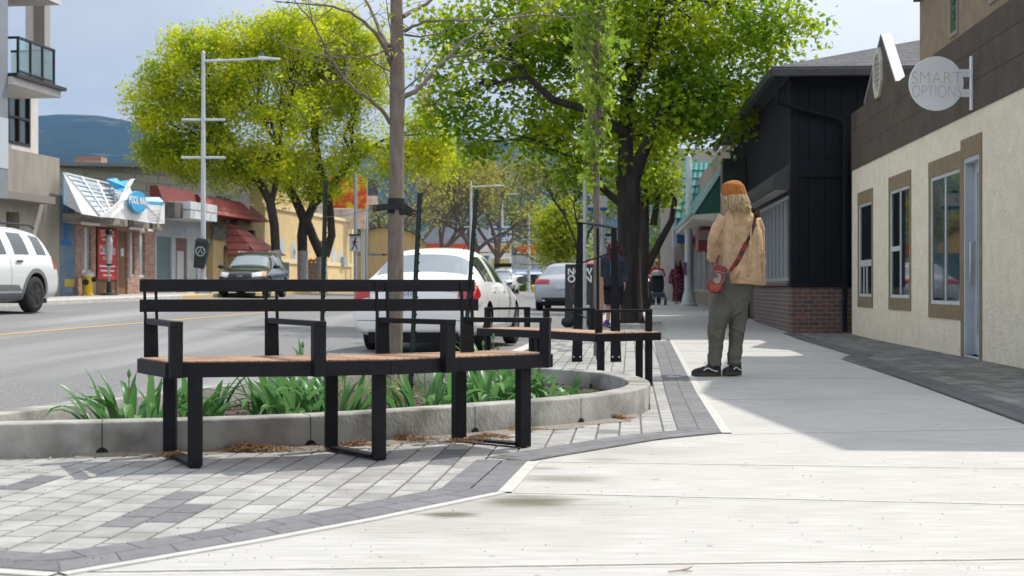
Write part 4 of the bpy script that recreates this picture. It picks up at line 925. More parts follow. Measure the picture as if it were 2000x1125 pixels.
mb = MB(); gp = C_.sz(1724, 68)[0]; g0, g1 = C_.sz(1753, 163)[0], C_.sz(1691, 205)[0]
pr = [(0, 2.765), (aF, 2.765), (aF, 3.72), (g1, 3.72), (gp, 4.57), (g0, 3.70), (aU, 3.72), (0, 3.72)]
mb.plate([C_.P(a, z, .012) for a, z in pr], -C_.n * .13); mb.build('fascia_band', brownst, cream)
mb = MB()
for z in (3.10, 3.43): C_.rect(mb, 0, aF - .05, z, z + .012, .0135, .005)
mb.build('reveal_groove', M('shadow groove', (.055, .043, .033), rough=1), cream)
# white metal coping of the gable
mb = MB()
for (a, z), (b, zb) in (((gp, 4.57), (g0, 3.70)), ((gp, 4.57), (g1, 3.72))):
    p, q = C_.P(a, z, .03), C_.P(b, zb, .03); u = (q - p).normalized(); up = Vector((0, 0, 1)); nn = C_.n; m_ = u.cross(nn).normalized(); m_ = m_ if m_.z > 0 else -m_
    mb.hexa([p, q, q - nn * .15, p - nn * .15, p + m_ * .03, q + m_ * .03, q - nn * .15 + m_ * .03, p - nn * .15 + m_ * .03])
mb.build('gable_coping', M('white sheet metal', (.40, .415, .43), (.36, .375, .39), 3, rough=.5), cream)
# gable vent, eight sided with louvres
ac, zc = C_.sz(1718, 143); mb = MB(); ow, oh = .34, .40
def octo(w_, h_): return [(ac + w_ * math.cos(R(22.5 + 45 * i)), zc + h_ * math.sin(R(22.5 + 45 * i))) for i in range(8)]
O1, O2 = octo(ow, oh), octo(ow * .72, oh * .76)
for i in range(8):
    j_ = (i + 1) % 8; p = [C_.P(*O1[i], .012), C_.P(*O1[j_], .012), C_.P(*O2[j_], .012), C_.P(*O2[i], .012)]; mb.plate(p, C_.n * .035)
vent = mb.build('gable_vent', M('ivory plastic', (.62, .58, .50), rough=.6), cream)
mb = MB()
for i in range(7):
    z = zc - .24 + i * .08; w_ = ow * .70 * math.sqrt(max(.05, 1 - ((z - zc) / .34) ** 2)); mb.hexa([C_.P(ac - w_, z, .014), C_.P(ac + w_, z, .014), C_.P(ac + w_, z + .01, .014), C_.P(ac - w_, z + .01, .014), C_.P(ac - w_, z + .05, .03), C_.P(ac + w_, z + .05, .03), C_.P(ac + w_, z + .055, .032), C_.P(ac - w_, z + .055, .032)][:8])
mb.build('louvre', M('ivory louvre', (.50, .46, .39), rough=.6), vent); mb = MB(); mb.add([C_.P(a, z, .0135) for a, z in O2], [tuple(range(8))]); mb.build('backing', dark, vent)
# upper storey: stands on the same wall line, wraps round the far end, flared cornice and roof
UZ = 6.45
mb = MB(); ap = (14.0 - 9.75); UP = [(0, 3.722), (aU, 3.722), (aU, 5.5), (ap, 6.85), (0, 5.85)]; mb.plate([C_.P(a, z, .004) for a, z in UP], -C_.n * 7); mb.build('upper_wall', beige, cream)
mb = MB(); C_.rect(mb, 0, .3, -.1, 3.72, -.251, -7); C_.rect(mb, aF - .25, aF, -.1, 3.6, -.251, -7); mb.build('end_wall', beige, cream)
mb = MB()
for (a, z), (b, zb2) in (((0, 5.85), (ap, 6.85)), ((ap, 6.85), (aU, 5.5))): mb.plate([C_.P(a, z + .002, .10), C_.P(b, zb2 + .002, .10), C_.P(b, zb2 + .14, .10), C_.P(a, z + .14, .10)], -C_.n * 7.1)
mb.build('upper_roof', brownst, cream)
mb = MB(); C_.rect(mb, aU, aF - .02, 3.35, 3.5, -.27, -7); mb.build('flat_roof', M('roof membrane', (.2, .2, .2), rough=.95), cream)
mb = MB()
for z0, z1, o in ((4.72, 4.80, .18), (4.62, 4.72, .12), (4.56, 4.62, .07), (4.80, 5.2, .22)): C_.rect(mb, aU + .003, aU + .003 + o, z0, z1, .0, -3); C_.rect(mb, aU - .9, aU + .001 + o, z0 + .0, z1, .004 + o, .0055)
mb.build('cornice', brownst, cream)
for x0, x1, yb in ((1857, 1873, 76), (1934, 1960, 10)):
    a1, z0 = C_.sz(x0, yb); a0, _ = C_.sz(x1, yb); w_ = thing_w = None
    mb = MB(); f = .05
    for q in ((a0, a0 + f, z0, z0 + 1.6), (a1 - f, a1, z0, z0 + 1.6), (a0 + f, a1 - f, z0, z0 + f), (a0 + f, a1 - f, z0 + 1.55, z0 + 1.6)): C_.rect(mb, *q, .022, .006)
    wf = mb.build('upper_window', M('taupe window frame', (.30, .25, .21), rough=.6), cream); mb = MB(); C_.rect(mb, a0 + f, a1 - f, z0 + f, z0 + 1.55, .012, .007); mb.build('pane', greenglass, wf)
# trims, frames and panes of the three street windows
def window(Hh, bars, sill=True, tw=.13):
    a0, a1, z0, z1 = Hh; mb = MB(); r_ = .012
    C_.rect(mb, a0 - tw * .75, a1 + tw * .75, z1, z1 + .20, r_, .001); C_.rect(mb, a0 - tw * .75, a1 + tw * .75, z0 - .17, z0, r_, .001)
    C_.rect(mb, a0 - tw * .75, a0, z0, z1, r_ - .002, .001); C_.rect(mb, a1, a1 + tw * .75, z0, z1, r_ - .002, .001); wn = mb.build('window', trimtan, cream)
    mb = MB(); f = .045; d0, d1 = -.002, -.05
    for q in ((a0, a0 + f, z0, z1), (a1 - f, a1, z0, z1), (a0 + f, a1 - f, z0, z0 + f), (a0 + f, a1 - f, z1 - f, z1)): C_.rect(mb, *q, d0, d1)
    for q in bars: C_.rect(mb, *q, d0 - .003, d1)
    mb.build('frame', vinyl, wn, bevel=.004); mb = MB(); C_.rect(mb, a0 + .01, a1 - .01, z0 + .01, z1 - .01, -.016, -.022); mb.build('pane', shopglass, wn)
    mb = MB(); C_.rect(mb, a0 - .05, a1 + .05, z0 - .05, z1 + .05, -.30, -.32); mb.build('dim_interior_sheet', M('dim interior', (.05, .05, .048), rough=1), wn)  # dark sheet behind the pane stands in for the unlit room
a0, a1, z0, z1 = H1; zm = C_.sz(1690, 514)[1]; am = a0 + (a1 - a0) * .42; am2 = a0 + (a1 - a0) * .66
window(H1, [(a0 + .05, a1 - .05, zm - .05, zm + .05), (am, am + .04, z0 + .05, zm), (am2, am2 + .035, z0 + .05, zm)])
a0, a1, z0, z1 = H2; am = a0 + (a1 - a0) * .48; zm = C_.sz(1755, 485)[1]
window(H2, [(am, am + .05, z0 + .05, z1 - .05), (am + .05, a1 - .05, zm - .035, zm + .035)])
a0, a1, z0, z1 = H3; am = a0 + (a1 - a0) * .49; window(H3, [(am, am + .05, z0 + .05, z1 - .05)])
a0, a1, z0, z1 = HD; mb = MB(); C_.rect(mb, a0 - .10, a1 + .12, z1, z1 + .22, .013, .001); C_.rect(mb, a0 - .10, a0, 0, z1, .011, .001); C_.rect(mb, a1, a1 + .12, 0, z1, .011, .001)
dr = mb.build('door', trimtan, cream); mb = MB()
for q in ((a0, a0 + .05, z0, z1), (a1 - .05, a1, z0, z1), (a0 + .05, a1 - .05, z1 - .06, z1), (a0 + .05, a1 - .05, z0 - .03, z0)): C_.rect(mb, *q, .004, -.16)
for q in ((a0 + .05, a0 + .16, z0, z1 - .06), (a1 - .17, a1 - .05, z0, z1 - .06), (a0 + .16, a1 - .17, z0, z0 + .22), (a0 + .16, a1 - .17, z1 - .18, z1 - .06)): C_.rect(mb, *q, -.10, -.14)
mb.build('door_frame', alu, dr, bevel=.004); mb = MB(); C_.rect(mb, a0 + .15, a1 - .16, z0 + .2, z1 - .17, -.115, -.125); mb.build('pane', greyglass, dr)
mb = MB(); h_ = a1 - .11
mb.tube([C_.P(h_, .86, -.10), C_.P(h_, .86, -.045), C_.P(h_, 1.32, -.045), C_.P(h_, 1.32, -.10)], .012, 8); mb.build('door_handle', steel, dr, smooth=True)
# round projecting sign
aS, _ = C_.sz(1901, 160); Ys = C_.P(aS, 0).y; sc = at(1829, 163, Ys - .02); wp = C_.P(aS, 0, .012)
rs = thing('round_sign', 'round white projecting sign with thin lettering on two arms from the brown fascia', 'sign', (wp.x, wp.y, sc.z)); signm = M('white sign acrylic', (.93, .95, .97), (.90, .92, .94), 3, rough=.45)
mb = MB(); rr = 53 / FPX * Ys; n = 64
mb.plate([sc + Vector((rr * math.cos(2 * math.pi * i / n), 0, rr * math.sin(2 * math.pi * i / n))) for i in range(n)], (0, .03, 0)); disc = mb.build('sign_disc', signm, rs, smooth=True, angle=30, bevel=.002)
mb = MB(); tz, bz = at(0, 110, Ys).z, at(0, 215, Ys).z
mb.box((wp.x - .012, wp.y, (tz + bz) / 2), (.022, .05, tz - bz)); mb.build('wall_bar', signm, rs, bevel=.002)
for y in (143, 182):
    mb = MB(); z = at(0, y, Ys).z; mb.bar((sc.x + rr * .85, Ys - .005, z), (wp.x - .022, Ys - .005, z), .02, .085); mb.build('bracket_arm', signm, rs, bevel=.002)
lt = M('grey lettering', (.54, .55, .57), rough=.6); lt2 = M('bronze lettering', (.66, .55, .46), rough=.6)
text('SMART', 'lettering', lt2, rs, (sc.x, Ys - .0225, sc.z + .055), (1, 0, 0), (0, 0, 1), .20, .003, bold=-.006, squeeze=.92); text('OPTIONS', 'lettering', lt, rs, (sc.x, Ys - .0225, sc.z - .095), (1, 0, 0), (0, 0, 1), .20, .003, bold=-.006, squeeze=.66)
# ------------------------------------------------------------------ black sided building
blk = M('black painted siding', (.0055, .0065, .0105), (.008, .0095, .014), 6, rough=.6, spec=.2, bump=.15, bscale=30, stretch=(6, 6, .4))
shade_grey = M('charcoal batten', (.042, .043, .045), (.034, .035, .037), 6, rough=.7)
brick = brickmat('mottled red brick', ((.19, .085, .062), (.085, .062, .062)), (.19, .175, .165), .20, .075, .009, 'XZ'); brick2 = brickmat('mottled brick side', ((.19, .105, .09), (.12, .09, .085)), (.25, .225, .21), .20, .075, .009, 'YZ')
B_ = Wall(4.81, 24.5, .068); bl = thing('shop_building', 'black sided building with brick base, hip roof and shuttered window beside the cream shop', 'building', (4.81, 24.5, 0))
zb = .815; zt = 4.46; aB = B_.sz(1427, 400)[0]; x1 = C_.P(aF, 0).x + .35
mb = MB(); mb.box(((4.81 + x1) / 2 + .02, 24.5 + .14, (zb - .2) / 2), (x1 - 4.81 - .0, .28, zb + .2)); mb.build('brick_base', brick, bl)
aW = B_.sz(1474, 600)[0]; mb = MB(); B_.rect(mb, .285, aW, -.1, zb, .003, -.25); mb.build('brick_base', brick2, bl)
# front face: boards as real strips
mb = MB(); mb.box(((4.81 + x1) / 2, 24.66, (zb + zt) / 2), (x1 - 4.81 - .02, .25, zt - zb)); xs_ = 4.83
while xs_ < x1: mb.box((xs_ + .14, 24.53, (zb + zt) / 2), (.272, .03, zt - zb - .004)); xs_ += .28
mb.build('front_siding', blk, bl, bevel=.004); mb = MB()
for z, h_ in ((2.86, .30), (zb + .03, .06), (4.36, .18)): mb.box(((4.81 + x1) / 2, 24.50, z), (x1 - 4.79, .04, h_))
mb.box((4.86, 24.5, (zb + zt) / 2), (.13, .05, zt - zb)); mb.build('front_trim', blk, bl, bevel=.004)
wa0, wz1 = B_.sz(1541, 372); wa1, _ = B_.sz(1484, 372); wz0 = .92; wz1 = 2.42
HW = [wa0, wa1, wz0, wz1]; da0, da1 = aW + .05, B_.sz(1452, 500)[0]
mb = B_.wall(MB(), .02, aB, zb, zt, [HW, [da0, da1, zb - .0, 2.5]], .2, -.02); joined(mb, 'street_wall', blk, bl)
mb = MB(); B_.rect(mb, da0, da1, 0.1, 2.5, -.12, -.16); B_.rect(mb, da1, aB, -.1, zb, .0, -.2); mb.build('door', M('black door', (.01, .01, .011), rough=.4), bl)
mb = MB(); a = .1
while a < aB - .1: B_.rect(mb, a, a + .045, 2.95, 4.40, .012, -.02); a += .30
mb.build('batten', shade_grey, bl); mb = MB(); B_.rect(mb, .0, aB, 2.74, 2.95, .018, -.02); mb.build('belt_trim', shade_grey, bl)
wn = None; mb = MB(); f = .06
for q in ((wa0, wa0 + f, wz0, wz1), (wa1 - f, wa1, wz0, wz1), (wa0 + f, wa1 - f, wz0, wz0 + f), (wa0 + f, wa1 - f, wz1 - f, wz1)): B_.rect(mb, *q, .0, -.08)
barm = M('pale grey bar', (.42, .43, .45), rough=.5); wn = mb.build('window', M('grey window frame', (.36, .37, .38), rough=.5), bl); nb = 7
for i in range(1, nb + 1):
    mb = MB(); a = wa0 + (wa1 - wa0) * i / (nb + 1); B_.rect(mb, a - .045, a + .045, wz0 + f, wz1 - f, .0, -.045); mb.build('security_bar', barm, wn)
mb = MB(); B_.rect(mb, wa0 + .01, wa1 - .01, wz0 + .01, wz1 - .01, -.07, -.078); mb.build('pane', shopglass, wn)
mb = MB(); B_.rect(mb, wa0 - .05, wa1 + .05, wz0 - .08, wz0, .05, -.03); mb.build('sill', brick2, wn)
s0, _ = B_.sz(1540, 360); mb = MB(); p = [(0, 2.50), (.30, 2.50), (.32, 2.62), (.24, 2.80), (0, 2.80)]
q0 = [B_.P(s0 - .35, z, o) for o, z in p]; q1 = [B_.P(wa1 + .5, z, o) for o, z in p]; mb.loft([q0, q1]); mb.build('roller_shutter_box', shade_grey, bl, bevel=.004)
mb = MB(); B_.rect(mb, s0 - .25, wa1 + .5, 2.485, 2.51, .26, .04); mb.build('shutter_rail', M('pale shutter rail', (.45, .44, .40), rough=.5), bl)
# sign and lights on its street wall
sg = B_.sz(1457, 330)[0]; mb = MB(); B_.rect(mb, sg - .25, sg + .25, 3.0, 3.75, .55, .02); tag(mb.build('hanging_sign', M('dark sign', (.02, .03, .025), (.035, .05, .04), 4, rough=.4)), 'dark square sign projecting from the street wall of the black building', 'sign')
bulbm = M('white bulb', (.7, .7, .68), rough=.3)
for i in range(5): mb = MB(); mb.ell(B_.P(aB - 3.2 + i * .55, 4.18 - .25 * (i % 2), .12), (.035, .035, .05), 8, 6); mb.build('eave_bulb', bulbm, bl, smooth=True)
# hip roof with shingles
shing = brickmat('grey roof shingle', ((.075, .075, .085), (.04, .04, .046)), (.02, .02, .024), .42, .19, .012, 'XY', rough=.9, bump=.8)
e0, zE = .38, 4.50
def rp(a, o, z): return B_.P(a, z, o)
A0, A1, A2, A3 = rp(-.42, e0, zE), rp(aB + .3, e0, zE), rp(aB + .3, -8.2, zE), rp(-.42, -8.2, zE); W_ = 4.3
R0, R1 = rp(-.42 + W_, e0 - W_, zE + 1.32), rp(aB + .3 - W_, e0 - W_, zE + 1.32)
mb = MB(); up = Vector((0, 0, .05)); vs = [A0, A1, A2, A3, R0, R1]; mb.add([v + up for v in vs] + [A0, A1, A2, A3], [(0, 3, 4), (0, 4, 5, 1), (1, 5, 2), (2, 5, 4, 3), (9, 8, 7, 6), (0, 6, 9, 3), (1, 7, 6, 0), (2, 8, 7, 1), (3, 9, 8, 2)]); mb.build('roof', shing, bl)
mb = MB()
mb.bar(A0 + Vector((0, 0, -.05)), A3 + Vector((0, 0, -.05)), .10, .13); mb.bar(A0 + Vector((0, 0, -.07)), A1 + Vector((0, 0, -.07)), .11, .14); mb.build('gutter', M('dark gutter', (.03, .03, .034), (.045, .045, .05), 4, rough=.4), bl, bevel=.01)
mb = MB(); q = A0 + Vector((.10, .0, -.10)); pp = [q, q + Vector((.0, .05, -.28)), q + Vector((.05, .15, -.44)), (5.0, 24.42, 3.86), (5.62, 24.42, 3.72), (5.70, 24.40, 3.62), (5.71, 24.40, 3.4), (5.71, 24.40, .05)]
mb.tube(pp, .042, 10); mb.build('downpipe', blk, bl, smooth=True)
mb = MB(); B_.rect(mb, aB - .2, aB, -.1, zt, -.21, -7); mb.build('end_wall', blk, bl)
# ------------------------------------------------------------------ teal roofed shops further along
T_ = Wall(5.86, 40, .075); tl = thing('shop_building', 'low tan shop row with teal tiled mansard canopy beyond the black building', 'building', (5.86, 40, .15))
tanw = M('tan render', (.34, .28, .21), (.28, .23, .17), 4, rough=.9); teal = M('teal glazed tile', (.10, .30, .27), (.07, .24, .22), 3, rough=.35); teald = M('dark teal metal', (.012, .085, .07), (.016, .10, .085), 3, rough=.5); soff = M('pale soffit', (.58, .55, .52), rough=.8)
holes = [(1.0 + i * 3.4, 3.4 + i * 3.4, .65 + .01 * i, 2.6) for i in range(5)]
mb = T_.wall(MB(), -2.2, 18, -.1, 4.7, holes, .25); joined(mb, 'wall', tanw, tl); mb = MB(); T_.rect(mb, -2.2, -1.95, -.1, 4.7, -.252, -6); mb.build('end_wall', tanw, tl)
for h_ in holes:
    mb = MB(); f = .07
    for q in ((h_[0], h_[0] + f, h_[2], h_[3]), (h_[1] - f, h_[1], h_[2], h_[3]), (h_[0] + f, h_[1] - f, h_[2], h_[2] + f), (h_[0] + f, h_[1] - f, h_[3] - f, h_[3]), ((h_[0] + h_[1]) / 2, (h_[0] + h_[1]) / 2 + f, h_[2] + f, h_[3] - f)): T_.rect(mb, *q, .02, -.08)
    wn = mb.build('window', alu, tl); mb = MB(); T_.rect(mb, h_[0] + .02, h_[1] - .02, h_[2] + .02, h_[3] - .02, -.05, -.06); mb.build('pane', shopglass, wn)
def tiles(name, P00, P10, P01, P11, nx, ny, mat, root):
    "rows of rounded lapped tiles on the plane P00 (eave) P10, top P01 P11"
    mb = MB(); P00, P10, P01, P11 = map(Vector, (P00, P10, P01, P11)); nn = (P10 - P00).cross(P01 - P00).normalized()
    if nn.z < 0: nn = -nn
    per = 6
    for j in range(ny):
        rows = []
        for f, lift in ((j / ny, .055), ((j + 1.0) / ny, .004)):
            r_ = []
            for i in range(nx * per + 1):
                a = P00.lerp(P10, i / (nx * per)).lerp(P01.lerp(P11, i / (nx * per)), f); r_.append(a + nn * (lift + .045 * abs(math.sin(math.pi * i / per))))
            rows.append(r_)
        base = [P00.lerp(P10, i / (nx * per)).lerp(P01.lerp(P11, i / (nx * per)), j / ny) for i in range(nx * per + 1)]
        m_ = nx * per + 1; mb.add(base + rows[0] + rows[1], [(i, i + 1, m_ + i + 1, m_ + i) for i in range(m_ - 1)] + [(m_ + i, m_ + i + 1, 2 * m_ + i + 1, 2 * m_ + i) for i in range(m_ - 1)])
    return mb.build(name, mat, root)
e0_, e1_ = Vector((5.07, 40, 2.86)), Vector((6.22, 40, 4.58)); far_ = T_.t * 13
tiles('tiled_canopy', e0_, e0_ + far_, e1_, e1_ + far_, 30, 8, teal, tl)
mb = MB(); mb.plate([e0_ + Vector((.05, .02, 0)), Vector((6.3, 40.02, 2.95)), e1_ + Vector((.08, .02, 0))], (0, .06, 0)); mb.build('canopy_end', teald, tl)
mb = MB(); mb.bar(e0_ + Vector((0, -.02, .03)), e1_ + Vector((0, -.02, .06)), .10, .07, (0, 1, 0)); mb.build('canopy_rake', M('pale teal trim', (.30, .48, .46), rough=.5), tl)
mb = MB(); mb.hexa([e0_ + Vector((.02, .0, -.10)), Vector((6.25, 40, 2.62)), Vector((6.25, 40, 2.62)) + far_, e0_ + far_ + Vector((.02, 0, -.10)), e0_ + Vector((.02, 0, -.0)), Vector((6.25, 40, 2.94)), Vector((6.25, 40, 2.94)) + far_, e0_ + far_]); mb.build('canopy_soffit', soff, tl)
# the taller mansard slope facing up the street behind it
m0, m1, m2, m3 = at(1318, 428, 50), at(1420, 428, 50), at(1336, 319, 51.2), at(1420, 319, 51.2)
tiles('mansard_slope', m0, m1, m2, m3, 9, 7, teal, tl); mb = MB(); mb.box(((m2.x + m3.x) / 2, 51.35, m2.z + .03), (m3.x - m2.x, .2, .12)); mb.build('ridge_cap', M('teal ridge', (.20, .42, .38), rough=.4), tl)
mb = MB(); mb.box((at(1388, 300, 53).x, 56, 3.0), (2.6, 5, 6.1)); tag(mb.build('plain_building', M('grey render', (.36, .33, .31), (.30, .28, .26), 2, rough=.9)), 'plain grey rendered building showing above the teal canopy', 'building')
# signs under the canopy
def boxsign(name, label, p, d, mat, cat='sign', rz=0): 
    mb = MB(); mb.box(p, d, rz); return tag(mb.build(name, mat, bevel=.01), label, cat)
q = at(1347, 446, 52); s_ = thing('projecting_sign', 'blue projecting box sign with yellow lower panel behind the white pole', 'sign', q); mb = MB(); mb.box(q, (.95, .3, 1.1)); mb.build('panel', M('blue sign face', (.012, .10, .30), (.016, .12, .34), 3, rough=.4), s_, bevel=.01)
mb = MB(); mb.hexa([at(1331, 486, 51.9), at(1371, 486, 51.9), at(1371, 486, 52.1), at(1331, 486, 52.1), at(1326, 466, 51.9), at(1374, 466, 51.9), at(1374, 466, 52.1), at(1326, 466, 52.1)]); mb.build('lower_panel', M('yellow sign face', (.42, .27, .02), rough=.5), s_)
mb = MB(); mb.box(q + Vector((-.55, .05, -.05)), (.14, .32, 1.25)); mb.build('side_panel', M('pale sign side', (.45, .48, .50), rough=.5), s_)
mb = MB()
for i, w_ in enumerate((.30, .22, .34, .26)): mb.box(q + Vector((.12, -.156, .36 - i * .23)), (w_, .008, .05))
mb.build('lettering', M('ochre lettering', (.35, .25, .04), rough=.5), s_)
p0, p1 = T_.sz(1391, 430)[0], T_.sz(1371, 430)[0]; s_ = thing('wall_sign', 'faded red and pink sign board under the teal canopy', 'sign', T_.P(p0, 2, .5)); mb = MB(); T_.rect(mb, p0, p0 + 1.6, 1.95, 2.62, .42, .05); mb.build('panel', M('faded red sign', (.30, .06, .08), rough=.6), s_)
mb = MB(); mb.box(T_.P(p0 - .012, 2.42, .235), (.36, .012, .30), 0); mb.build('face', M('pinkish grey face', (.40, .33, .33), rough=.6), s_)
# further shops on the right
U_ = Wall(7.3, 58.2, .085); fr = thing('shop_building', 'row of far brown and grey shops beyond the teal canopy', 'building', (7.3, 58.2, .3)); fh = [(1 + i * 4, 3.8 + i * 4, .9, 2.8) for i in range(6)]
mb = U_.wall(MB(), .2, 26, -.1, 4.4, fh, .3); joined(mb, 'wall', M('brown render', (.22, .17, .13), (.18, .14, .11), 3, rough=.9), fr); mb = MB(); U_.rect(mb, .2, 26, 2.95, 3.25, 1.0, .001); mb.build('awning', M('brown awning', (.10, .08, .06), rough=.8), fr)
for h_ in fh: mb = MB(); U_.rect(mb, h_[0], h_[1], h_[2], h_[3], -.1, -.12); mb.build('window', shopglass, fr)
# ================================================================== LEFT SIDE OF THE STREET
F_ = Wall(.137 * 44.3 - 20.16, 44.3, .137, 1)            # facade line of the far pavement
zf = zfar(48)
def fs(x, y, o=0): return F_.sz(x, y, o)
conc_l = M('board marked beige concrete', (.31, .28, .24), (.26, .235, .20), 3, rough=.9, bump=.4, bscale=30, c3=(.20, .185, .16), s3=.7, lo3=.5, hi3=.8, stretch=(1, 1, .25))
whiter = M('white render', (.60, .57, .54), (.54, .51, .48), 3, rough=.8); greyp = M('grey panel', (.20, .225, .25), (.17, .19, .21), 1, rough=.6); blackf = M('black frame', (.012, .013, .014), rough=.4)
apt = thing('apartment_building', 'modern beige and white apartment block with glass balcony at the left edge', 'building', F_.P(0, zf))
mb = MB(); zt_ = fs(115, 309)[1]; hd = [fs(13, 410)[0], fs(60, 410)[0], zf, fs(20, 413)[1]]
m_ = F_.wall(MB(), -9, -.0, zf - .4, zt_, [(fs(12, 410)[0], fs(38, 410)[0], zf - .4, fs(20, 413)[1])], .5); joined(m_, 'lower_wall', conc_l, apt)
mb = MB(); F_.rect(mb, -.5, 0, zf - .4, zt_ - .005, -.501, -12); mb.build('side_wall', conc_l, apt); mb = MB(); F_.rect(mb, fs(12, 410)[0] - .1, fs(38, 410)[0] + .1, zf - .4, 3.6, -.40, -.45); mb.build('entrance_recess', dark, apt)  # near-black backing sheet stands in for the shade inside the recess
mb = MB(); F_.rect(mb, fs(0, 380)[0] - 1, fs(78, 380)[0], fs(20, 392)[1], fs(20, 378)[1], .5, .001); mb.build('door_canopy', M('brown grey canopy', (.20, .18, .16), rough=.6), apt)
au = fs(76, 200)[0]; ah0, ah1 = fs(16, 200)[0], fs(60, 200)[0]; ht_, hb_ = fs(60, 182)[1], fs(60, 288)[1]
m_ = F_.wall(MB(), -9, au, zt_ + .003, 11.5, [(ah0, ah1, hb_, ht_), (ah0 - .4, ah1 + .4, fs(40, 150)[1], 11.0)], .35, -.02); joined(m_, 'upper_wall', whiter, apt)
mb = MB(); F_.rect(mb, au - .3, au, zt_ + .003, ht_ + .6, -.371, -9); mb.build('upper_side_wall', whiter, apt)
mb = MB(); f = .09; am = (ah0 + ah1) / 2; zm_ = hb_ + (ht_ - hb_) * .47
for q in ((ah0, ah0 + f, hb_, ht_), (ah1 - f, ah1, hb_, ht_), (ah0 + f, ah1 - f, hb_, hb_ + f), (ah0 + f, ah1 - f, ht_ - f, ht_), (am - .04, am + .04, hb_ + f, ht_ - f), (ah0 + f, ah1 - f, zm_, zm_ + .07)): F_.rect(mb, *q, .0, -.12)
wn = mb.build('window', blackf, apt); mb = MB(); F_.rect(mb, ah0 + .02, ah1 - .02, hb_ + .02, ht_ - .02, -.07, -.08); mb.build('pane', shopglass, wn)
O3 = .0
# projecting grey panelled wing nearest the camera
g_a1 = fs(15.5, 200, 1.35)[0]; mb = MB(); F_.rect(mb, -12, g_a1, 3.2, 12, 1.35, .0); mb.build('grey_wing', greyp, apt); mb = MB(); F_.rect(mb, -12, g_a1 + .005, 4.0, 5.35, 1.36, 1.351); mb.build('pale_panel', M('pale blue grey panel', (.42, .46, .50), rough=.5), apt)
# balcony
O4 = 1.5; b0, zs1 = fs(42, 147, O4); b1, _ = fs(119, 160, O4); zs0 = fs(46, 170, O4)[1]
mb = MB(); F_.rect(mb, g_a1, b1, zs0, zs1 - .1, O4, .0); bal = mb.build('balcony', whiter, apt); mb = MB(); F_.rect(mb, g_a1, b1 + .12, zs1 - .1, zs1, O4 + .12, .0); mb.build('slab_edge', blackf, bal)
mb = MB(); r1 = fs(105, 110, O4 - .1)[0]; zr = fs(40, 77, O4 - .1)[1]; rn = [b0 + (r1 - b0) * i / 3 for i in range(4)]
for a in rn: F_.rect(mb, a - .03, a + .03, zs1, zr, O4 - .07, O4 - .13)
F_.rect(mb, b0 - .03, r1 + .03, zr, zr + .06, O4 - .06, O4 - .14); F_.rect(mb, b0 - .03, b0 + .03, zr, zr + .06, O4 - .14, .1); F_.rect(mb, b0 - .03, b0 + .03, zs1, zr, .9, .84); F_.rect(mb, r1 - .03, r1 + .03, zr, zr + .06, O4 - .14, .1); F_.rect(mb, b0 - .03, r1 + .03, zs1 + .1, zs1 + .15, O4 - .07, O4 - .13)
mb.build('railing', blackf, bal)
gl = bpy.data.materials.new('balcony glass'); gl.use_nodes = True; t = gl.node_tree; t.nodes.clear(); o_ = t.nodes.new('ShaderNodeOutputMaterial'); tr_ = t.nodes.new('ShaderNodeBsdfTransparent'); gs = t.nodes.new('ShaderNodeBsdfGlossy'); mx_ = t.nodes.new('ShaderNodeMixShader'); tr_.inputs[0].default_value = (.72, .84, .80, 1); gs.inputs['Roughness'].default_value = .05; gs.inputs[0].default_value = (.8, .85, .85, 1); mx_.inputs[0].default_value = .22
t.links.new(tr_.outputs[0], mx_.inputs[1]); t.links.new(gs.outputs[0], mx_.inputs[2]); t.links.new(mx_.outputs[0], o_.inputs[0])
mb = MB(); F_.rect(mb, b0, r1, zs1 + .1, zr, O4 - .095, O4 - .105); F_.rect(mb, r1 - .005, r1 + .005, zs1 + .1, zr, O4 - .15, .1); mb.build('glass_panel', gl, bal)
c1 = fs(80, 50, .55)[0]; mb = MB(); F_.rect(mb, c1 - .18, c1 + .18, zs1, 10.6, .75, .4); mb.build('column', M('taupe column', (.34, .31, .29), rough=.8), bal)
zc1 = fs(110, 6, O4)[1]; mb = MB(); F_.rect(mb, g_a1, b1 - .0, zc1, zc1 + .5, O4, -.3); mb.build('upper_slab', whiter, apt); mb = MB(); F_.rect(mb, g_a1, b1 + .15, zc1 + .5, zc1 + .75, O4 + .15, -.3); mb.build('upper_slab_edge', blackf, apt)
# ------------------------------------------------------------------ old pool shop
bl_ = M('faded blue mural', (.09, .15, .23), (.15, .19, .24), 1.4, rough=.8, c3=(.02, .09, .25), s3=1.1, lo3=.58, hi3=.64); brk3 = brickmat('old mottled brick', ((.30, .12, .085), (.42, .27, .20)), (.30, .26, .23), .22, .085, .01, 'YZ', bump=.4)
shop = thing('shop_building', 'derelict small brick shop with torn white and blue canopy sign, left side of street', 'building', F_.P(1, zf))
m0_ = fs(117, 500)[0]; m1_ = fs(147, 500)[0]; s1_ = fs(303, 500)[0]; zt1 = fs(150, 430)[1]
mb = MB(); F_.rect(mb, m0_ + .0, m1_, zf - .2, fs(125, 338)[1] - .6, .002, -6); mb.build('mural_wall', bl_, shop)
mb = MB(); F_.rect(mb, fs(119, 0)[0], fs(139, 0)[0], fs(130, 440)[1], fs(130, 420)[1], .006, .003); F_.rect(mb, fs(125, 0)[0], fs(131, 0)[0], fs(130, 468)[1], fs(130, 440)[1], .006, .003); F_.rect(mb, fs(118, 0)[0], fs(140, 0)[0], fs(130, 480)[1], fs(130, 470)[1], .006, .003); mb.build('mural_letter', M('mural blue', (.01, .12, .34), rough=.6), shop)
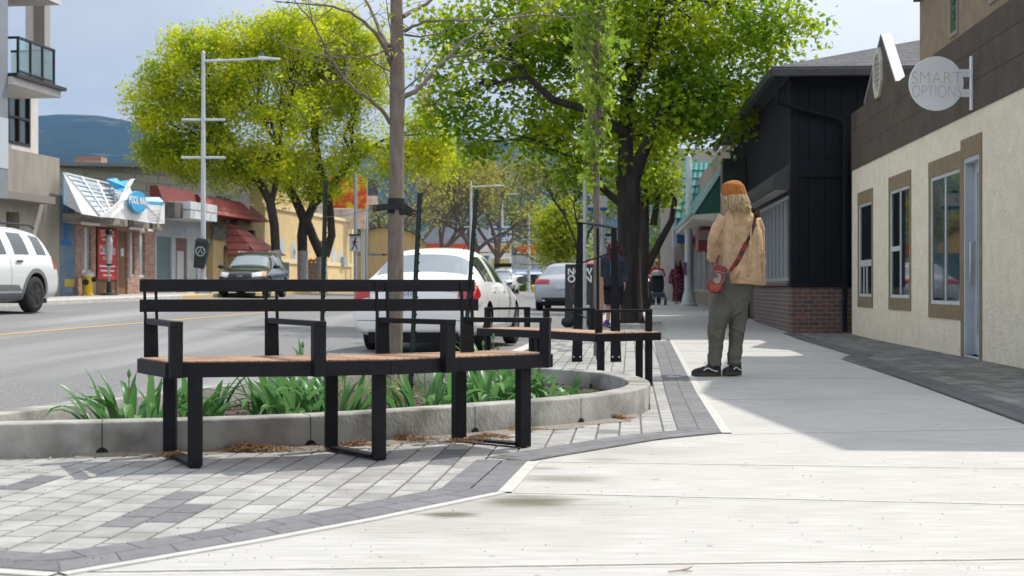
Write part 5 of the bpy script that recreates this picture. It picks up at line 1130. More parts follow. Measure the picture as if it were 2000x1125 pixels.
mb = MB(); F_.rect(mb, fs(126, 0)[0], fs(146, 0)[0], fs(130, 560)[1], fs(130, 545)[1], .006, .003); mb.build('mural_patch', M('mural yellow', (.45, .33, .06), rough=.8), shop)
def fh(x0, x1, y0, y1): return [fs(x0, 500)[0], fs(x1, 500)[0], fs((x0 + x1) / 2, y1)[1], fs((x0 + x1) / 2, y0)[1]]
hs = [fh(161, 178, 444, 532), fh(187, 229, 444, 576), fh(231, 249, 452, 576), fh(253, 263, 455, 540), fh(271, 283, 455, 541)]
hs[1][2] = hs[2][2] = zf - .2
m_ = F_.wall(MB(), m1_, s1_, zf - .2, zt1, hs, .3, .003); joined(m_, 'wall', brk3, shop)
greyw = M('grey boarded window', (.40, .42, .40), (.30, .33, .32), 2, rough=.6); ply = M('weathered plywood', (.24, .135, .07), (.17, .095, .05), 3, rough=.85, stretch=(1, 1, .3))
for h_ in (hs[0], hs[3], hs[4]):
    mb = MB(); F_.rect(mb, h_[0], h_[1], h_[2], h_[3], -.08, -.1); wn = mb.build('window', greyw, shop); mb = MB(); a = (h_[0] + h_[1]) / 2; F_.rect(mb, a - .06, a + .06, h_[2], h_[3], -.04, -.079); F_.rect(mb, h_[0], h_[1], h_[2], h_[2] + .08, -.02, -.079); mb.build('frame', vinyl, wn)
for h_ in (hs[1], hs[2]): mb = MB(); F_.rect(mb, h_[0], h_[1], h_[2], h_[3], -.06, -.1); mb.build('door', ply, shop)
h_ = hs[2]; a = h_[0] + (h_[1] - h_[0]) * .45; mb = MB(); F_.rect(mb, a, a + .25, fs(238, 500)[1], fs(238, 485)[1], -.055, -.0599); mb.build('notice', M('paper notice', (.6, .6, .58), rough=.8), shop)
# red banner
bn = thing('banner', 'red hanging banner with white lettering on the boarded shop front', 'banner', F_.P(fs(207, 500)[0], zf)); h_ = hs[1]
b0_, b1_ = fs(189.5, 500)[0], fs(226.5, 500)[0]; z1_, z0_ = fs(207, 447)[1], fs(207, 546)[1]
redm = M('red banner vinyl', (.52, .035, .04), (.46, .03, .035), 2, rough=.6); whl = M('white print', (.72, .70, .70), rough=.7)
mb = MB(); F_.rect(mb, b0_, b1_, z0_, z1_, .03, .02); mb.build('sheet', redm, bn); mid = (b0_ + b1_) / 2; hh = z1_ - z0_
def ft(s, fz, size, da=0, sq=1.0): text(s, 'lettering', whl, bn, F_.P(mid + da, z0_ + hh * fz, .034), F_.t, (0, 0, 1), size, .003, squeeze=sq)
ft('00-', .90, .34, -.33); ft('00', .90, .34, .38); ft('Mile One', .60, .36, 0, .95); ft('2023 - 2024', .42, .16)
mb = MB()
for fz, w_ in ((.78, .9), (.51, 1.2), (.26, 1.25), (.17, 1.1), (.08, .7)): F_.rect(mb, mid - w_ / 2, mid + w_ / 2, z0_ + hh * fz - .02, z0_ + hh * fz + .03, .034, .031)
mb.build('lettering_line', whl, bn)
# ragged fascia and torn canopy sign
fa0, fa1 = fs(150, 440, .5)[0], fs(299, 460, .5)[0]
mb = MB(); F_.rect(mb, fa0, fa1, zt1 - .12, zt1 + .16, .75, .0); mb.build('fascia_board', M('weathered grey board', (.36, .33, .29), (.25, .22, .19), 3, rough=.9, stretch=(1, .3, 3)), shop); mb = MB()
rnd = random.Random(2)
for i in range(14):
    a = fa0 + .2 + (fa1 - fa0 - .5) * rnd.random(); F_.rect(mb, a, a + rnd.uniform(.2, .9), zt1 + .162 - .3 * (i % 3 == 0), zt1 + .16 + rnd.uniform(.02, .12), .70 + .01 * i, .3)
mb.build('broken_lath', M('broken lath', (.06, .05, .04), (.3, .24, .18), 4, rough=.9), shop)
strm = M('white strip', (.65, .64, .62), rough=.6)
for x0, x1 in ((160, 194), (254, 281), (288, 299)): mb = MB(); F_.rect(mb, fs(x0, 0, .8)[0], fs(x1, 0, .8)[0], zt1 - .20, zt1 - .12, .82, .76); mb.build('soffit_strip', strm, shop)
cs_ = thing('canopy_sign', 'torn white and blue canopy sign frame peeling off the derelict brick shop', 'sign', F_.P(3, 3.2)); wv = M('white canopy vinyl', (.70, .70, .69), (.62, .62, .61), 3, rough=.5); cy = M('sky blue vinyl', (.02, .27, .55), (.05, .36, .62), 3, rough=.5); clr = M('pale translucent panel', (.42, .52, .60), (.55, .62, .68), 3, rough=.4)
def q(x, y, o): return F_.px(x, y, o)
mb = MB()      # sloping lattice behind, from the left peak down to the front edge
LA, LB, LC, LD = q(124, 338, .1), q(250, 372, .1), q(290, 420, 1.2), q(190, 425, 1.3)
mb.plate([q(124, 338, .3), q(205, 362, .3), q(245, 378, .5), q(236, 408, 1.0), q(194, 422, 1.35)], -F_.n * .03); 
fr_ = mb.build('sloped_panel', clr, cs_); mb = MB()
for i in range(9):
    f = i / 8; mb.bar(q(124, 338, .3).lerp(q(194, 422, 1.35), f) + F_.n * .03, q(245, 366, .4).lerp(q(236, 410, 1.0), f) + F_.n * .03, .05, .05)
for i in range(5):
    f = i / 4; mb.bar(q(124, 338, .3).lerp(q(245, 366, .4), f) + F_.n * .04, q(194, 422, 1.35).lerp(q(236, 410, 1.0), f) + F_.n * .04, .05, .05)
mb.build('lattice', M('white lattice', (.62, .64, .65), rough=.5), cs_)
mb = MB(); mb.plate([q(194, 393, .9), q(236, 400, .9), q(232, 412, 1.05), q(196, 412, 1.05)], F_.n * .05); mb.build('hole_in_panel', M('grey shadowed board', (.30, .29, .27), rough=.9), cs_)
mb = MB(); mb.plate([q(122, 336, .32), q(196, 424, 1.36), q(160, 418, 1.3), q(123, 398, .6)], F_.n * .03); mb.build('end_panel', M('pale grey end panel', (.40, .42, .43), (.46, .48, .49), 3, rough=.6), cs_)
mb = MB(); mb.plate([q(123, 340, .36), q(137, 398, .62), q(123, 399, .62)], F_.n * .03); mb.build('blue_wedge', cy, cs_)
# curved face: left flap swoops up
prof_ = []
face = [(194, 424, 1.40), (215, 408, 1.42), (232, 392, 1.40), (240, 378, 1.36), (246, 362, 1.25), (254, 350, 1.1), (262, 349, 1.0), (252, 366, 1.2), (256, 376, 1.35), (268, 388, 1.45), (282, 398, 1.5), (320, 397, 1.5), (320, 437, 1.5), (300, 436, 1.5), (250, 429, 1.46), (214, 425, 1.42)]
mb = MB(); mb.plate([q(x, y, o) for x, y, o in face], F_.n * .03); mb.build('torn_face', wv, cs_)
mb = MB(); mb.plate([q(282, 385, 1.0), q(312, 385, 1.0), q(320, 394, 1.5), q(284, 398, 1.5)], -F_.n * .03); mb.build('sloped_top', M('blue grey top', (.34, .44, .52), (.44, .52, .58), 4, rough=.5), cs_)
mb = MB(); mb.plate([q(284, 392, 1.532), q(320, 395.5, 1.532), q(320, 401, 1.532), q(284, 398, 1.532)], F_.n * .005); mb.build('blue_stripe', cy, cs_)
mb = MB(); mb.plate([q(206, 350, .6), q(226, 348, .6), q(232, 354, .7), q(248, 352, .9), q(246, 366, 1.15), q(240, 376, 1.2), q(222, 368, .8)], F_.n * .04); mb.build('folded_blue_vinyl', cy, cs_)
cc = q(264, 394, 1.5); e = (q(280, 394, 1.5) - q(248, 394, 1.5)).length / 2; mb = MB(); pts = [cc + F_.t * (e * 1.0 * math.cos(k_ * .2618)) + Vector((0, 0, 21 / FPX * cc.y * math.sin(k_ * .2618))) + F_.n * .13 for k_ in range(24)]
mb.plate(pts, -F_.n * .10); mb.build('logo_disc', cy, cs_); text('POOL MART', 'lettering', whl, cs_, cc + F_.n * .138 + Vector((0, 0, .02)), F_.t, (0, 0, 1), .34, .003, squeeze=.86, bold=.008)
mb = MB()
for x0, x1, y in ((291, 312, 410), (291, 315, 416), (291, 308, 422), (292, 312, 428)): mb.plate([q(x0, y, 1.534), q(x1, y + .4, 1.534), q(x1, y + 2.2, 1.534), q(x0, y + 1.8, 1.534)], F_.n * .003)
mb.build('faint_lettering', M('faint grey print', (.55, .57, .58), rough=.6), cs_)
# ------------------------------------------------------------------ grey store front between
gs_ = thing('shop_building', 'low grey shop front between the brick shop and the red roofed one', 'building', F_.P(s1_ + .1, zf)); c0_, c1_ = s1_ + .003, fs(402, 500)[0]
hs = [fh(306, 335, 462, 545), fh(343, 366, 465, 575), fh(369, 386, 468, 545)]; hs[1][2] = zf - .2
m_ = F_.wall(MB(), c0_, c1_, zf - .2, fs(330, 425)[1], hs, .3, -.0); joined(m_, 'wall', M('pale grey boards', (.42, .44, .46), (.36, .38, .40), 3, rough=.8), gs_)
for h_, mt_, nm in ((hs[0], glass('shop display glass', (.10, .15, .17), .1), 'display_window'), (hs[1], M('brown door', (.16, .08, .06), rough=.7), 'door'), (hs[2], greyw, 'window')): mb = MB(); F_.rect(mb, *h_, -.06, -.1); mb.build(nm, mt_, gs_)
mb = MB(); h_ = hs[1]; am = (h_[0] + h_[1]) / 2; F_.rect(mb, am - .35, am + .35, h_[2] + .4, h_[3] - .5, -.05, -.0599); mb.build('door_pane', M('pale pane', (.42, .43, .45), rough=.4), gs_)
mb = MB(); F_.rect(mb, fs(326, 0, .6)[0], fs(362, 0, .6)[0], fs(340, 430)[1], fs(340, 402)[1], .9, .0); mb.build('dark_bulkhead', M('dark timber', (.05, .045, .042), (.12, .11, .10), 2, rough=.8), gs_)
mb = MB(); F_.rect(mb, fs(362, 0, 1)[0], fs(414, 0, 1)[0], fs(385, 436)[1], fs(385, 405)[1], 1.2, .0); mb.build('panelled_canopy', brickmat('white canopy panels', ((.60, .62, .63), (.52, .54, .55)), (.22, .23, .24), .9, .62, .03, 'YZ', rough=.6, bump=.1), gs_)
# ------------------------------------------------------------------ ochre building with red tiled mansard
oc = M('ochre stucco', (.42, .31, .15), (.36, .26, .125), 3, rough=.9, bump=.3, bscale=30); redt = brickmat('red roof tile', ((.20, .025, .022), (.27, .045, .04)), (.07, .012, .012), .35, .55, .03, 'YZ', rough=.6, bump=.8)
ob = thing('shop_building', 'ochre shop with dark red tiled mansard and small windows behind the dark suv', 'building', F_.P(c1_, zf)); c2_ = fs(505, 500)[0]
hs = [fh(423, 431, 480, 540), fh(444, 459, 473, 560), fh(465, 477, 474, 545), fh(481, 493, 476, 540)]
m_ = F_.wall(MB(), c1_ + .003, c2_, zf - .2, fs(450, 415)[1] + .4, hs, .35, .3); joined(m_, 'wall', oc, ob); mb = MB(); F_.rect(mb, c2_ - .3, c2_, zf - .2, 4.0, -.051, -4); mb.build('side_wall', oc, ob)
dimw = M('dim window', (.10, .11, .11), (.25, .26, .26), 2, rough=.2)
for h_ in hs: mb = MB(); F_.rect(mb, *h_, .15, .1); mb.build('window', dimw, ob)
a0_, a1_ = fs(318, 0, .3)[0], fs(515, 0, .8)[0]; zb_, zt__ = fs(505, 432, .9)[1], fs(430, 388, .3)[1]
am_ = fs(412, 0, .9)[0]; mb = MB()
mb.hexa([F_.P(am_, zb_, 1.1), F_.P(am_, zb_, -.2), F_.P(a1_, zb_, -.2), F_.P(a1_, zb_, 1.1), F_.P(am_, zt__, .35), F_.P(am_, zt__, -.2), F_.P(a1_ - .7, zt__, -.2), F_.P(a1_ - .7, zt__, .35)][:8]); mb.build('mansard_roof', redt, ob)
mb = MB(); mb.hexa([F_.P(a0_, zt__ - .7, .4), F_.P(a0_, zt__ - .7, -.2), F_.P(am_ - .01, zt__ - .7, -.2), F_.P(am_ - .01, zt__ - .7, .5), F_.P(a0_, zt__ + .1, .1), F_.P(a0_, zt__ + .1, -.2), F_.P(am_ - .01, zt__ + .1, -.2), F_.P(am_ - .01, zt__ + .1, .2)]); mb.build('red_parapet', M('dark red boards', (.16, .02, .02), (.11, .016, .016), 5, rough=.7), ob)
bem = M('dark beam', (.10, .05, .03), rough=.8)
for x in (424, 444, 466, 486): mb = MB(); mb.tube([F_.px(x, 434, .28), F_.px(x, 434, .75)], .09, 8); mb.build('beam_end', bem, ob)
def wallbox(name, label, x0, x1, y0, y1, o0, o1, mat, cat): mb = MB(); F_.rect(mb, fs(x0, 0, o1)[0], fs(x1, 0, o1)[0], fs((x0 + x1) / 2, y1, o1)[1], fs((x0 + x1) / 2, y0, o1)[1], o1, o0); return tag(mb.build(name, mat), label, cat)
wallbox('wall_sign', 'dark ornate sign on the ochre shop wall', 417, 444, 441, 467, .31, .42, M('black green sign', (.03, .035, .03), (.14, .13, .10), 9, rough=.8), 'sign')
wallbox('wall_sign', 'blank pale blue grey board on the ochre shop wall', 469, 491, 453, 469, .31, .40, M('blue grey board', (.27, .31, .36), rough=.7), 'sign')
for x, lab in ((464, 'black wall lantern left of the blank board on the ochre shop'), (498, 'black wall lantern at the corner of the ochre shop')): wallbox('wall_lantern', lab, x - 2, x + 2, 450, 463, .31, .6, blackf, 'lantern')
# low red roofed porch
mb = MB(); zz = fs(540, 490, .8)[1]; a0_, a1_ = fs(497, 0, 1.5)[0], fs(577, 0, 2.0)[0]; po = thing('porch', 'low ochre porch with pinkish red sloping roof right of the ochre shop', 'porch', F_.P(a0_, zf))
mb.hexa([F_.P(a0_, zz - .25, 1.6), F_.P(a0_, zz - .25, .32), F_.P(a1_, zz - .25, .32), F_.P(a1_, zz - .25, 1.6), F_.P(a0_, zz + 1.0, .5), F_.P(a0_, zz + 1.0, .32), F_.P(a1_ - 3.5, zz + 1.0, .32), F_.P(a1_ - 3.5, zz + 1.0, .5)]); mb.build('roof', brickmat('pinkish red tile', ((.34, .09, .08), (.42, .14, .12)), (.16, .04, .04), .4, .3, .03, 'YZ', rough=.6), po)
mb = MB(); F_.rect(mb, a0_ + .3, a1_ - .6, zf - .2, zz - .252, 1.0, .32); mb.build('wall', oc, po); pwm = M('dark porch window', (.06, .065, .06), rough=.2)
for x in (505, 552): mb = MB(); F_.rect(mb, fs(x, 0, 1)[0], fs(x + 12, 0, 1)[0], zf + .7, zz - .5, 1.02, 1.001); mb.build('window', pwm, po)
# cream building with mural medallions
yb = M('pale yellow stucco', (.62, .47, .24), (.56, .42, .21), 2, rough=.9, bump=.3, bscale=20); yt = M('cream moulding', (.66, .54, .34), rough=.8)
yl = thing('shop_building', 'large pale yellow stucco building with painted medallions behind the forked tree', 'building', F_.P(c2_ + 1.5, zf)); y0_, y1_ = c2_ + .6, fs(689, 500)[0]
hs = [fh(620, 634, 470, 560)]; m_ = F_.wall(MB(), y0_, y1_, zf - .2, fs(689, 432)[1], hs, .4); joined(m_, 'wall', yb, yl); mb = MB(); F_.rect(mb, y0_, y1_ - 8, fs(689, 432)[1] + .003, fs(560, 378)[1], -.01, -.6); mb.build('upper_wall', yb, yl)
mb = MB(); F_.rect(mb, y0_, y1_, fs(689, 522)[1], fs(689, 515)[1], .06, .001); F_.rect(mb, y0_, y1_, fs(689, 436)[1], fs(689, 430)[1], .08, .001); F_.rect(mb, y1_ - .5, y1_ - .02, zf, fs(689, 440)[1], .05, .001); mb.build('moulding', yt, yl)
mb = MB(); F_.rect(mb, *hs[0], -.2, -.3); mb.build('door', M('dim yellow door', (.34, .24, .10), rough=.8), yl)
med = M('blue grey medallion', (.34, .42, .52), (.50, .50, .48), 2, rough=.8)
for x, y in ((573, 488), (574, 502), (652, 500), (664, 502), (551, 480)):
    mb = MB(); c = F_.px(x, y, .005); mb.plate([c + F_.t * (.42 * math.cos(k_ * .5236)) + Vector((0, 0, .42 * math.sin(k_ * .5236))) for k_ in range(12)], F_.n * .01); mb.build('medallion', med, yl)
wallbox('meter_box', 'grey meter box on the pale yellow wall by its right corner', 672, 678, 502, 518, .001, .2, grey_metal, 'meter box')
# grey block building behind everything
bb = thing('block_building', 'long weathered white concrete block building standing behind the pool shop', 'building', (-19, 66, .5)); blockm = brickmat('weathered white block', ((.36, .35, .325), (.30, .29, .27)), (.24, .235, .22), .8, .4, .03, 'XZ', rough=.95, bump=.4)
p0, p1 = at(113, 323, 62), at(560, 331, 74); mb = MB(); mb.hexa([(p0.x, p0.y, 0), (p1.x, p1.y, 0), (p1.x + 2, p1.y + 14, 0), (p0.x - 2, p0.y + 14, 0), p0, p1, (p1.x + 2, p1.y + 14, p1.z), (p0.x - 2, p0.y + 14, p0.z)]); mb.build('wall', blockm, bb)
mb = MB(); mb.bar(p0 + Vector((0, 0, .06)), p1 + Vector((0, 0, .06)), .5, .16); mb.build('parapet_cap', M('dark flashing', (.12, .14, .17), rough=.6), bb); mb = MB(); c = at(178, 318, 66); mb.box((c.x, 66, c.z), (1.2, 1, .5)); mb.build('chimney', brk3, bb)
dk = M('dark vent', (.05, .05, .05), rough=.9)
for x, y, w_, h_ in ((180, 329, .35, .35), (318, 355, .7, .35), (318, 370, .7, .35), (347, 355, .15, 1.1), (390, 380, 2.6, .3)):
    mb = MB(); f = (x - 113) / 447; c = at(x, y, 62 + 12 * f - .1); mb.box((c.x, c.y, c.z), (w_, .08, h_), math.atan2(12, p1.x - p0.x)); mb.build('vent', dk, bb)
c = at(415, 394, 60); dx = thing('roof_sign', 'weathered white sign board with black script on top of the red mansard', 'sign', c); mb = MB(); mb.box(c, (3.2, .15, .7), .5); mb.build('panel', M('dirty white board', (.45, .44, .42), (.36, .35, .33), 2, rough=.8), dx); text('OLEX', 'lettering', blackf, dx, c + Vector((.12, -.12, 0)), (math.cos(.5), math.sin(.5), 0), (0, 0, 1), .6, .01)
# quonset shed
qh = thing('shed', 'tan shed with rounded grey quonset roof beside the pedestrian sign', 'building', at(735, 560, 86)); mb = MB(); qx0, qx1 = at(690, 0, 84).x, at(766, 0, 84).x; qz = at(0, 499, 84).z
tanb = M('tan boards', (.46, .34, .17), (.40, .29, .14), 3, rough=.9, stretch=(4, 4, .5)); mb.box(((qx0 + qx1) / 2, 85, (qz) / 2), (qx1 - qx0, 2, qz)); mb.build('front_wall', tanb, qh)
ac_ = at(766, 0, 88).x; mb = MB(); arc = [(ac_ - 2.5 * math.cos(k_ * math.pi / 16), qz + .1 + 1.55 * math.sin(k_ * math.pi / 16)) for k_ in range(17)]; mb.plate([(x, 84.2, z) for x, z in arc], (0, .2, 0)); mb.build('gable', tanb, qh)
mb = MB(); n_ = len(arc); vs = [(x, 84, z + .05) for x, z in arc] + [(x - 3, 100, z + .05) for x, z in arc]; mb.add(vs, [(i, i + 1, n_ + i + 1, n_ + i) for i in range(n_ - 1)]); mb.build('roof', M('weathered grey roof', (.16, .145, .13), (.22, .20, .18), 4, rough=.9), qh, smooth=True)
# tall painted sign and poster signs
ps = thing('billboard', 'red and yellow painted sign board half hidden in the street tree', 'sign', at(678, 380, 80)); c = at(677, 376, 80); mb = MB(); mb.box(c, (2.25, .2, 1.75)); mb.build('panel', M('red yellow sign face', (.62, .40, .01), (.55, .05, .01), 1.1, rough=.5, detail=2, lo=.46, hi=.54), ps)
c = at(677, 428, 80); mb = MB(); mb.box(c, (2.1, .2, 1.1)); mb.build('lower_panel', M('cream sign face', (.60, .52, .46), (.5, .3, .26), 2, rough=.6), ps); mb = MB()
for x in (645, 708): mb = MB(); c = at(x, 500, 80); mb.box((c.x, 80.2, 2.6), (.2, .2, 5.2)); mb.build('post', grey_metal, ps)
pb = thing('banner_sign', 'small dark and white banner pair on a pole right of the red and yellow sign', 'sign', at(729, 375, 84)); c = at(729, 371, 84); mb = MB(); mb.box(c, (.62, .06, 1.25)); mb.build('dark_banner', M('navy banner', (.03, .04, .06), (.10, .11, .13), 1, rough=.7), pb); c = at(727, 391, 83.9); mb = MB(); mb.box(c, (.66, .06, .52)); mb.build('white_banner', M('white orange banner', (.6, .58, .55), (.6, .32, .15), 3, rough=.7), pb)
mb = MB(); mb.tube([(at(716, 0, 84).x, 84, .5), (at(716, 0, 84).x, 84, at(0, 352, 84).z)], .09, 8); mb.build('pole', grey_metal, pb)
# gas station and far shops
GY = 140; gs2 = thing('gas_station', 'far petrol station with grey gabled roof and orange red fascia band', 'building', at(880, 563, GY)); orf = M('orange red fascia', (.62, .075, .02), rough=.5); wf_ = M('white fascia', (.70, .70, .70), rough=.5); bg_ = M('blue grey metal roof', (.36, .42, .50), (.32, .38, .45), 2, rough=.5)
mb = MB(); a, b = at(745, 486, GY), at(995, 486, GY); mb.box(((a.x + b.x) / 2, GY + 3, a.z), (b.x - a.x, 6, .95)); mb.build('fascia', orf, gs2); mb = MB(); mb.box(((a.x + b.x) / 2 + 2, GY - .05, a.z - .55), (b.x - a.x - 4, .2, .25)); mb.box((b.x - 1.6, GY - .06, a.z + .1), (3.2, .12, .8)); mb.build('white_band', wf_, gs2)
mb = MB(); L0, L1, pk = at(800, 476, GY), at(960, 476, GY), at(880, 438, GY); mb.plate([(L0.x - 2, GY + .5, L0.z), (L1.x + 3, GY + .5, L1.z), (pk.x + 2.2, GY + .5, pk.z), (pk.x - 1, GY + .5, pk.z)], (0, 5, 0)); mb.build('gabled_roof', bg_, gs2)
mb = MB()
for x in (760, 830, 900, 970): mb = MB(); c = at(x, 0, GY); mb.box((c.x, GY + 2, 2.2), (.5, .5, 4.6)); mb.build('canopy_post', wf_, gs2)
mb = MB(); c = at(870, 0, GY + 8); mb.box((c.x, GY + 9, 1.8), (11, 3, 4)); mb.build('kiosk', M('pale kiosk wall', (.5, .48, .44), rough=.8), gs2)
ws = thing('pylon_sign', 'tall car wash sign with blue face and white lettering on white posts', 'sign', at(978, 560, 128)); c = at(977, 460, 128); mb = MB(); mb.box(c, (1.65, .3, 1.35)); mb.build('blue_face', M('wash sign blue', (.012, .10, .36), rough=.4), ws)
text('anco', 'lettering', wf_, ws, c + Vector((.1, -.17, .32)), (1, 0, 0), (0, 0, 1), .72, .02, bold=.02); text('Wash', 'lettering', wf_, ws, c + Vector((.0, -.17, -.30)), (1, 0, 0), (0, 0, 1), .72, .02, bold=.02)
c = at(977, 485, 128); mb = MB(); mb.box(c, (1.65, .3, .65)); mb.build('orange_face', M('orange wash face', (.62, .20, .03), (.62, .42, .25), 3, rough=.5), ws); c = at(977, 500, 128); mb = MB(); mb.box(c, (1.65, .3, .5)); mb.build('white_face', wf_, ws)
mb = MB()
for x in (957, 997): mb = MB(); c = at(x, 0, 128); z1 = at(0, 442, 128).z; mb.box((c.x, 128.2, z1 / 2), (.2, .2, z1)); mb.build('post', wf_, ws)
mb = MB(); mb.box((at(977, 0, 128).x, 128.2, at(0, 443, 128).z), (2.0, .2, .15)); mb.build('top_bar', wf_, ws)
c = at(975, 530, 129); mb = MB(); mb.box(c, (1.7, .3, 2.2)); mb.build('cream_panel', M('cream panel', (.62, .56, .36), (.55, .42, .1), 2, rough=.6), ws)
fs_ = thing('shop_building', 'far low shop with grey fascia and dark green base at the end of the street', 'building', at(1060, 560, 150)); mb = MB(); a, b = at(1002, 0, 150), at(1120, 0, 150); zz = at(0, 497, 150).z
mb.box(((a.x + b.x) / 2, 153, .9), (b.x - a.x, 4, 3.0)); mb.build('wall', M('slate green wall', (.10, .15, .17), (.13, .18, .2), 1, rough=.8), fs_); mb = MB(); mb.box(((a.x + b.x) / 2, 152, at(0, 514, 150).z), (b.x - a.x + .5, 5.2, 1.6)); mb.build('fascia', M('grey fascia', (.32, .34, .37), rough=.6), fs_)
mb = MB(); mb.hexa([(a.x - .3, 148, at(0, 536, 150).z), (b.x, 148, at(0, 536, 150).z), (b.x, 150.9, at(0, 536, 150).z), (a.x - .3, 150.9, at(0, 536, 150).z), (a.x - .3, 149.3, at(0, 526, 150).z), (b.x, 149.3, at(0, 526, 150).z), (b.x, 150.9, at(0, 526, 150).z), (a.x - .3, 150.9, at(0, 526, 150).z)]); mb.build('awning', M('pale blue awning', (.34, .44, .54), rough=.6), fs_)
mb = MB(); mb.box(((a.x + b.x) / 2 - 1.5, 151.5, at(0, 487, 150).z), (2.4, 3, .95)); mb.build('red_sign', orf, fs_); mb = MB(); c = at(1022, 546, 150); mb.box((c.x, 150.97, c.z), (1.4, .1, 1.8)); mb.build('white_door', wf_, fs_); c = at(1052, 548, 150); mb = MB(); mb.box((c.x, 150.95, c.z), (1.6, .1, 1.4)); mb.build('window', M('dark red window', (.10, .02, .03), (.03, .03, .03), 2, rough=.3), fs_)
# hedge
def hedge(name, label, x0, x1, ytop, Y, seed):
    a, b = at(x0, 0, Y), at(x1, 0, Y); z = at(0, ytop, Y).z; C = np.column_stack([RNG.uniform(a.x, b.x, 1800), RNG.uniform(Y - .5, Y + .6, 1800), RNG.uniform(.25, z, 1800)])
    r_ = thing(name, label, 'hedge', ((a.x + b.x) / 2, Y, .3)); leaf_mesh('foliage', C, .2, leafmat('hedge leaf', (.10, .16, .02), (.2, .24, .03), .3), r_)
hedge('hedge', 'low trimmed green hedge in front of the far shop', 1006, 1028, 545, 132, 1)
# ================================================================== HILLS
fm = M('forested hillside', (.010, .022, .020), (.018, .03, .024), .006, rough=1, c3=(.10, .10, .08), s3=.009, lo3=.58, hi3=.72, detail=10, spec=0)
def ridge(name, pts, Y, depth, seed, amp):
    rnd = random.Random(seed); top = []; n = 160
    for i in range(n + 1):
        x = pts[0][0] + (pts[-1][0] - pts[0][0]) * i / n; y = interp(pts, x); top.append(at(x, y + rnd.uniform(-1, 1) * amp * .4 - abs(rnd.gauss(0, amp * .5)), Y))
    vs = []; m_ = 14
    for j in range(m_ + 1):
        f = j / m_
        for p in top:
            sc_ = 1 - f * depth / Y; bump_ = (math.sin(p.x * .006 + j * 1.3 + seed) + math.sin(p.x * .017 + j * .7)) * 30 * math.sin(math.pi * f)
            vs.append((p.x * sc_, Y - f * depth + bump_, p.z * (1 - f) ** 1.25 - 3))
    k_ = n + 1; fs2 = [(j * k_ + i, (j + 1) * k_ + i, (j + 1) * k_ + i + 1, j * k_ + i + 1) for j in range(m_) for i in range(n)]
    for j in (0,):
        pass
    back = [(p.x, Y + 900, -3) for p in top]; o = len(vs); vs += back; fs2 += [(i + 1, i, o + i, o + i + 1)[::-1] for i in range(n)]
    mb = MB(); mb.add(vs, fs2); return mb.build(name, fm, kind='structure', smooth=True)
ridge('hills', [(-900, 330), (-300, 250), (60, 226), (120, 221), (180, 223), (240, 232), (330, 262), (480, 300), (640, 310), (760, 290), (880, 262), (930, 268), (1000, 275), (1060, 282), (1200, 320), (1500, 380), (2400, 470)], 3600, 2200, 5, 2.2)
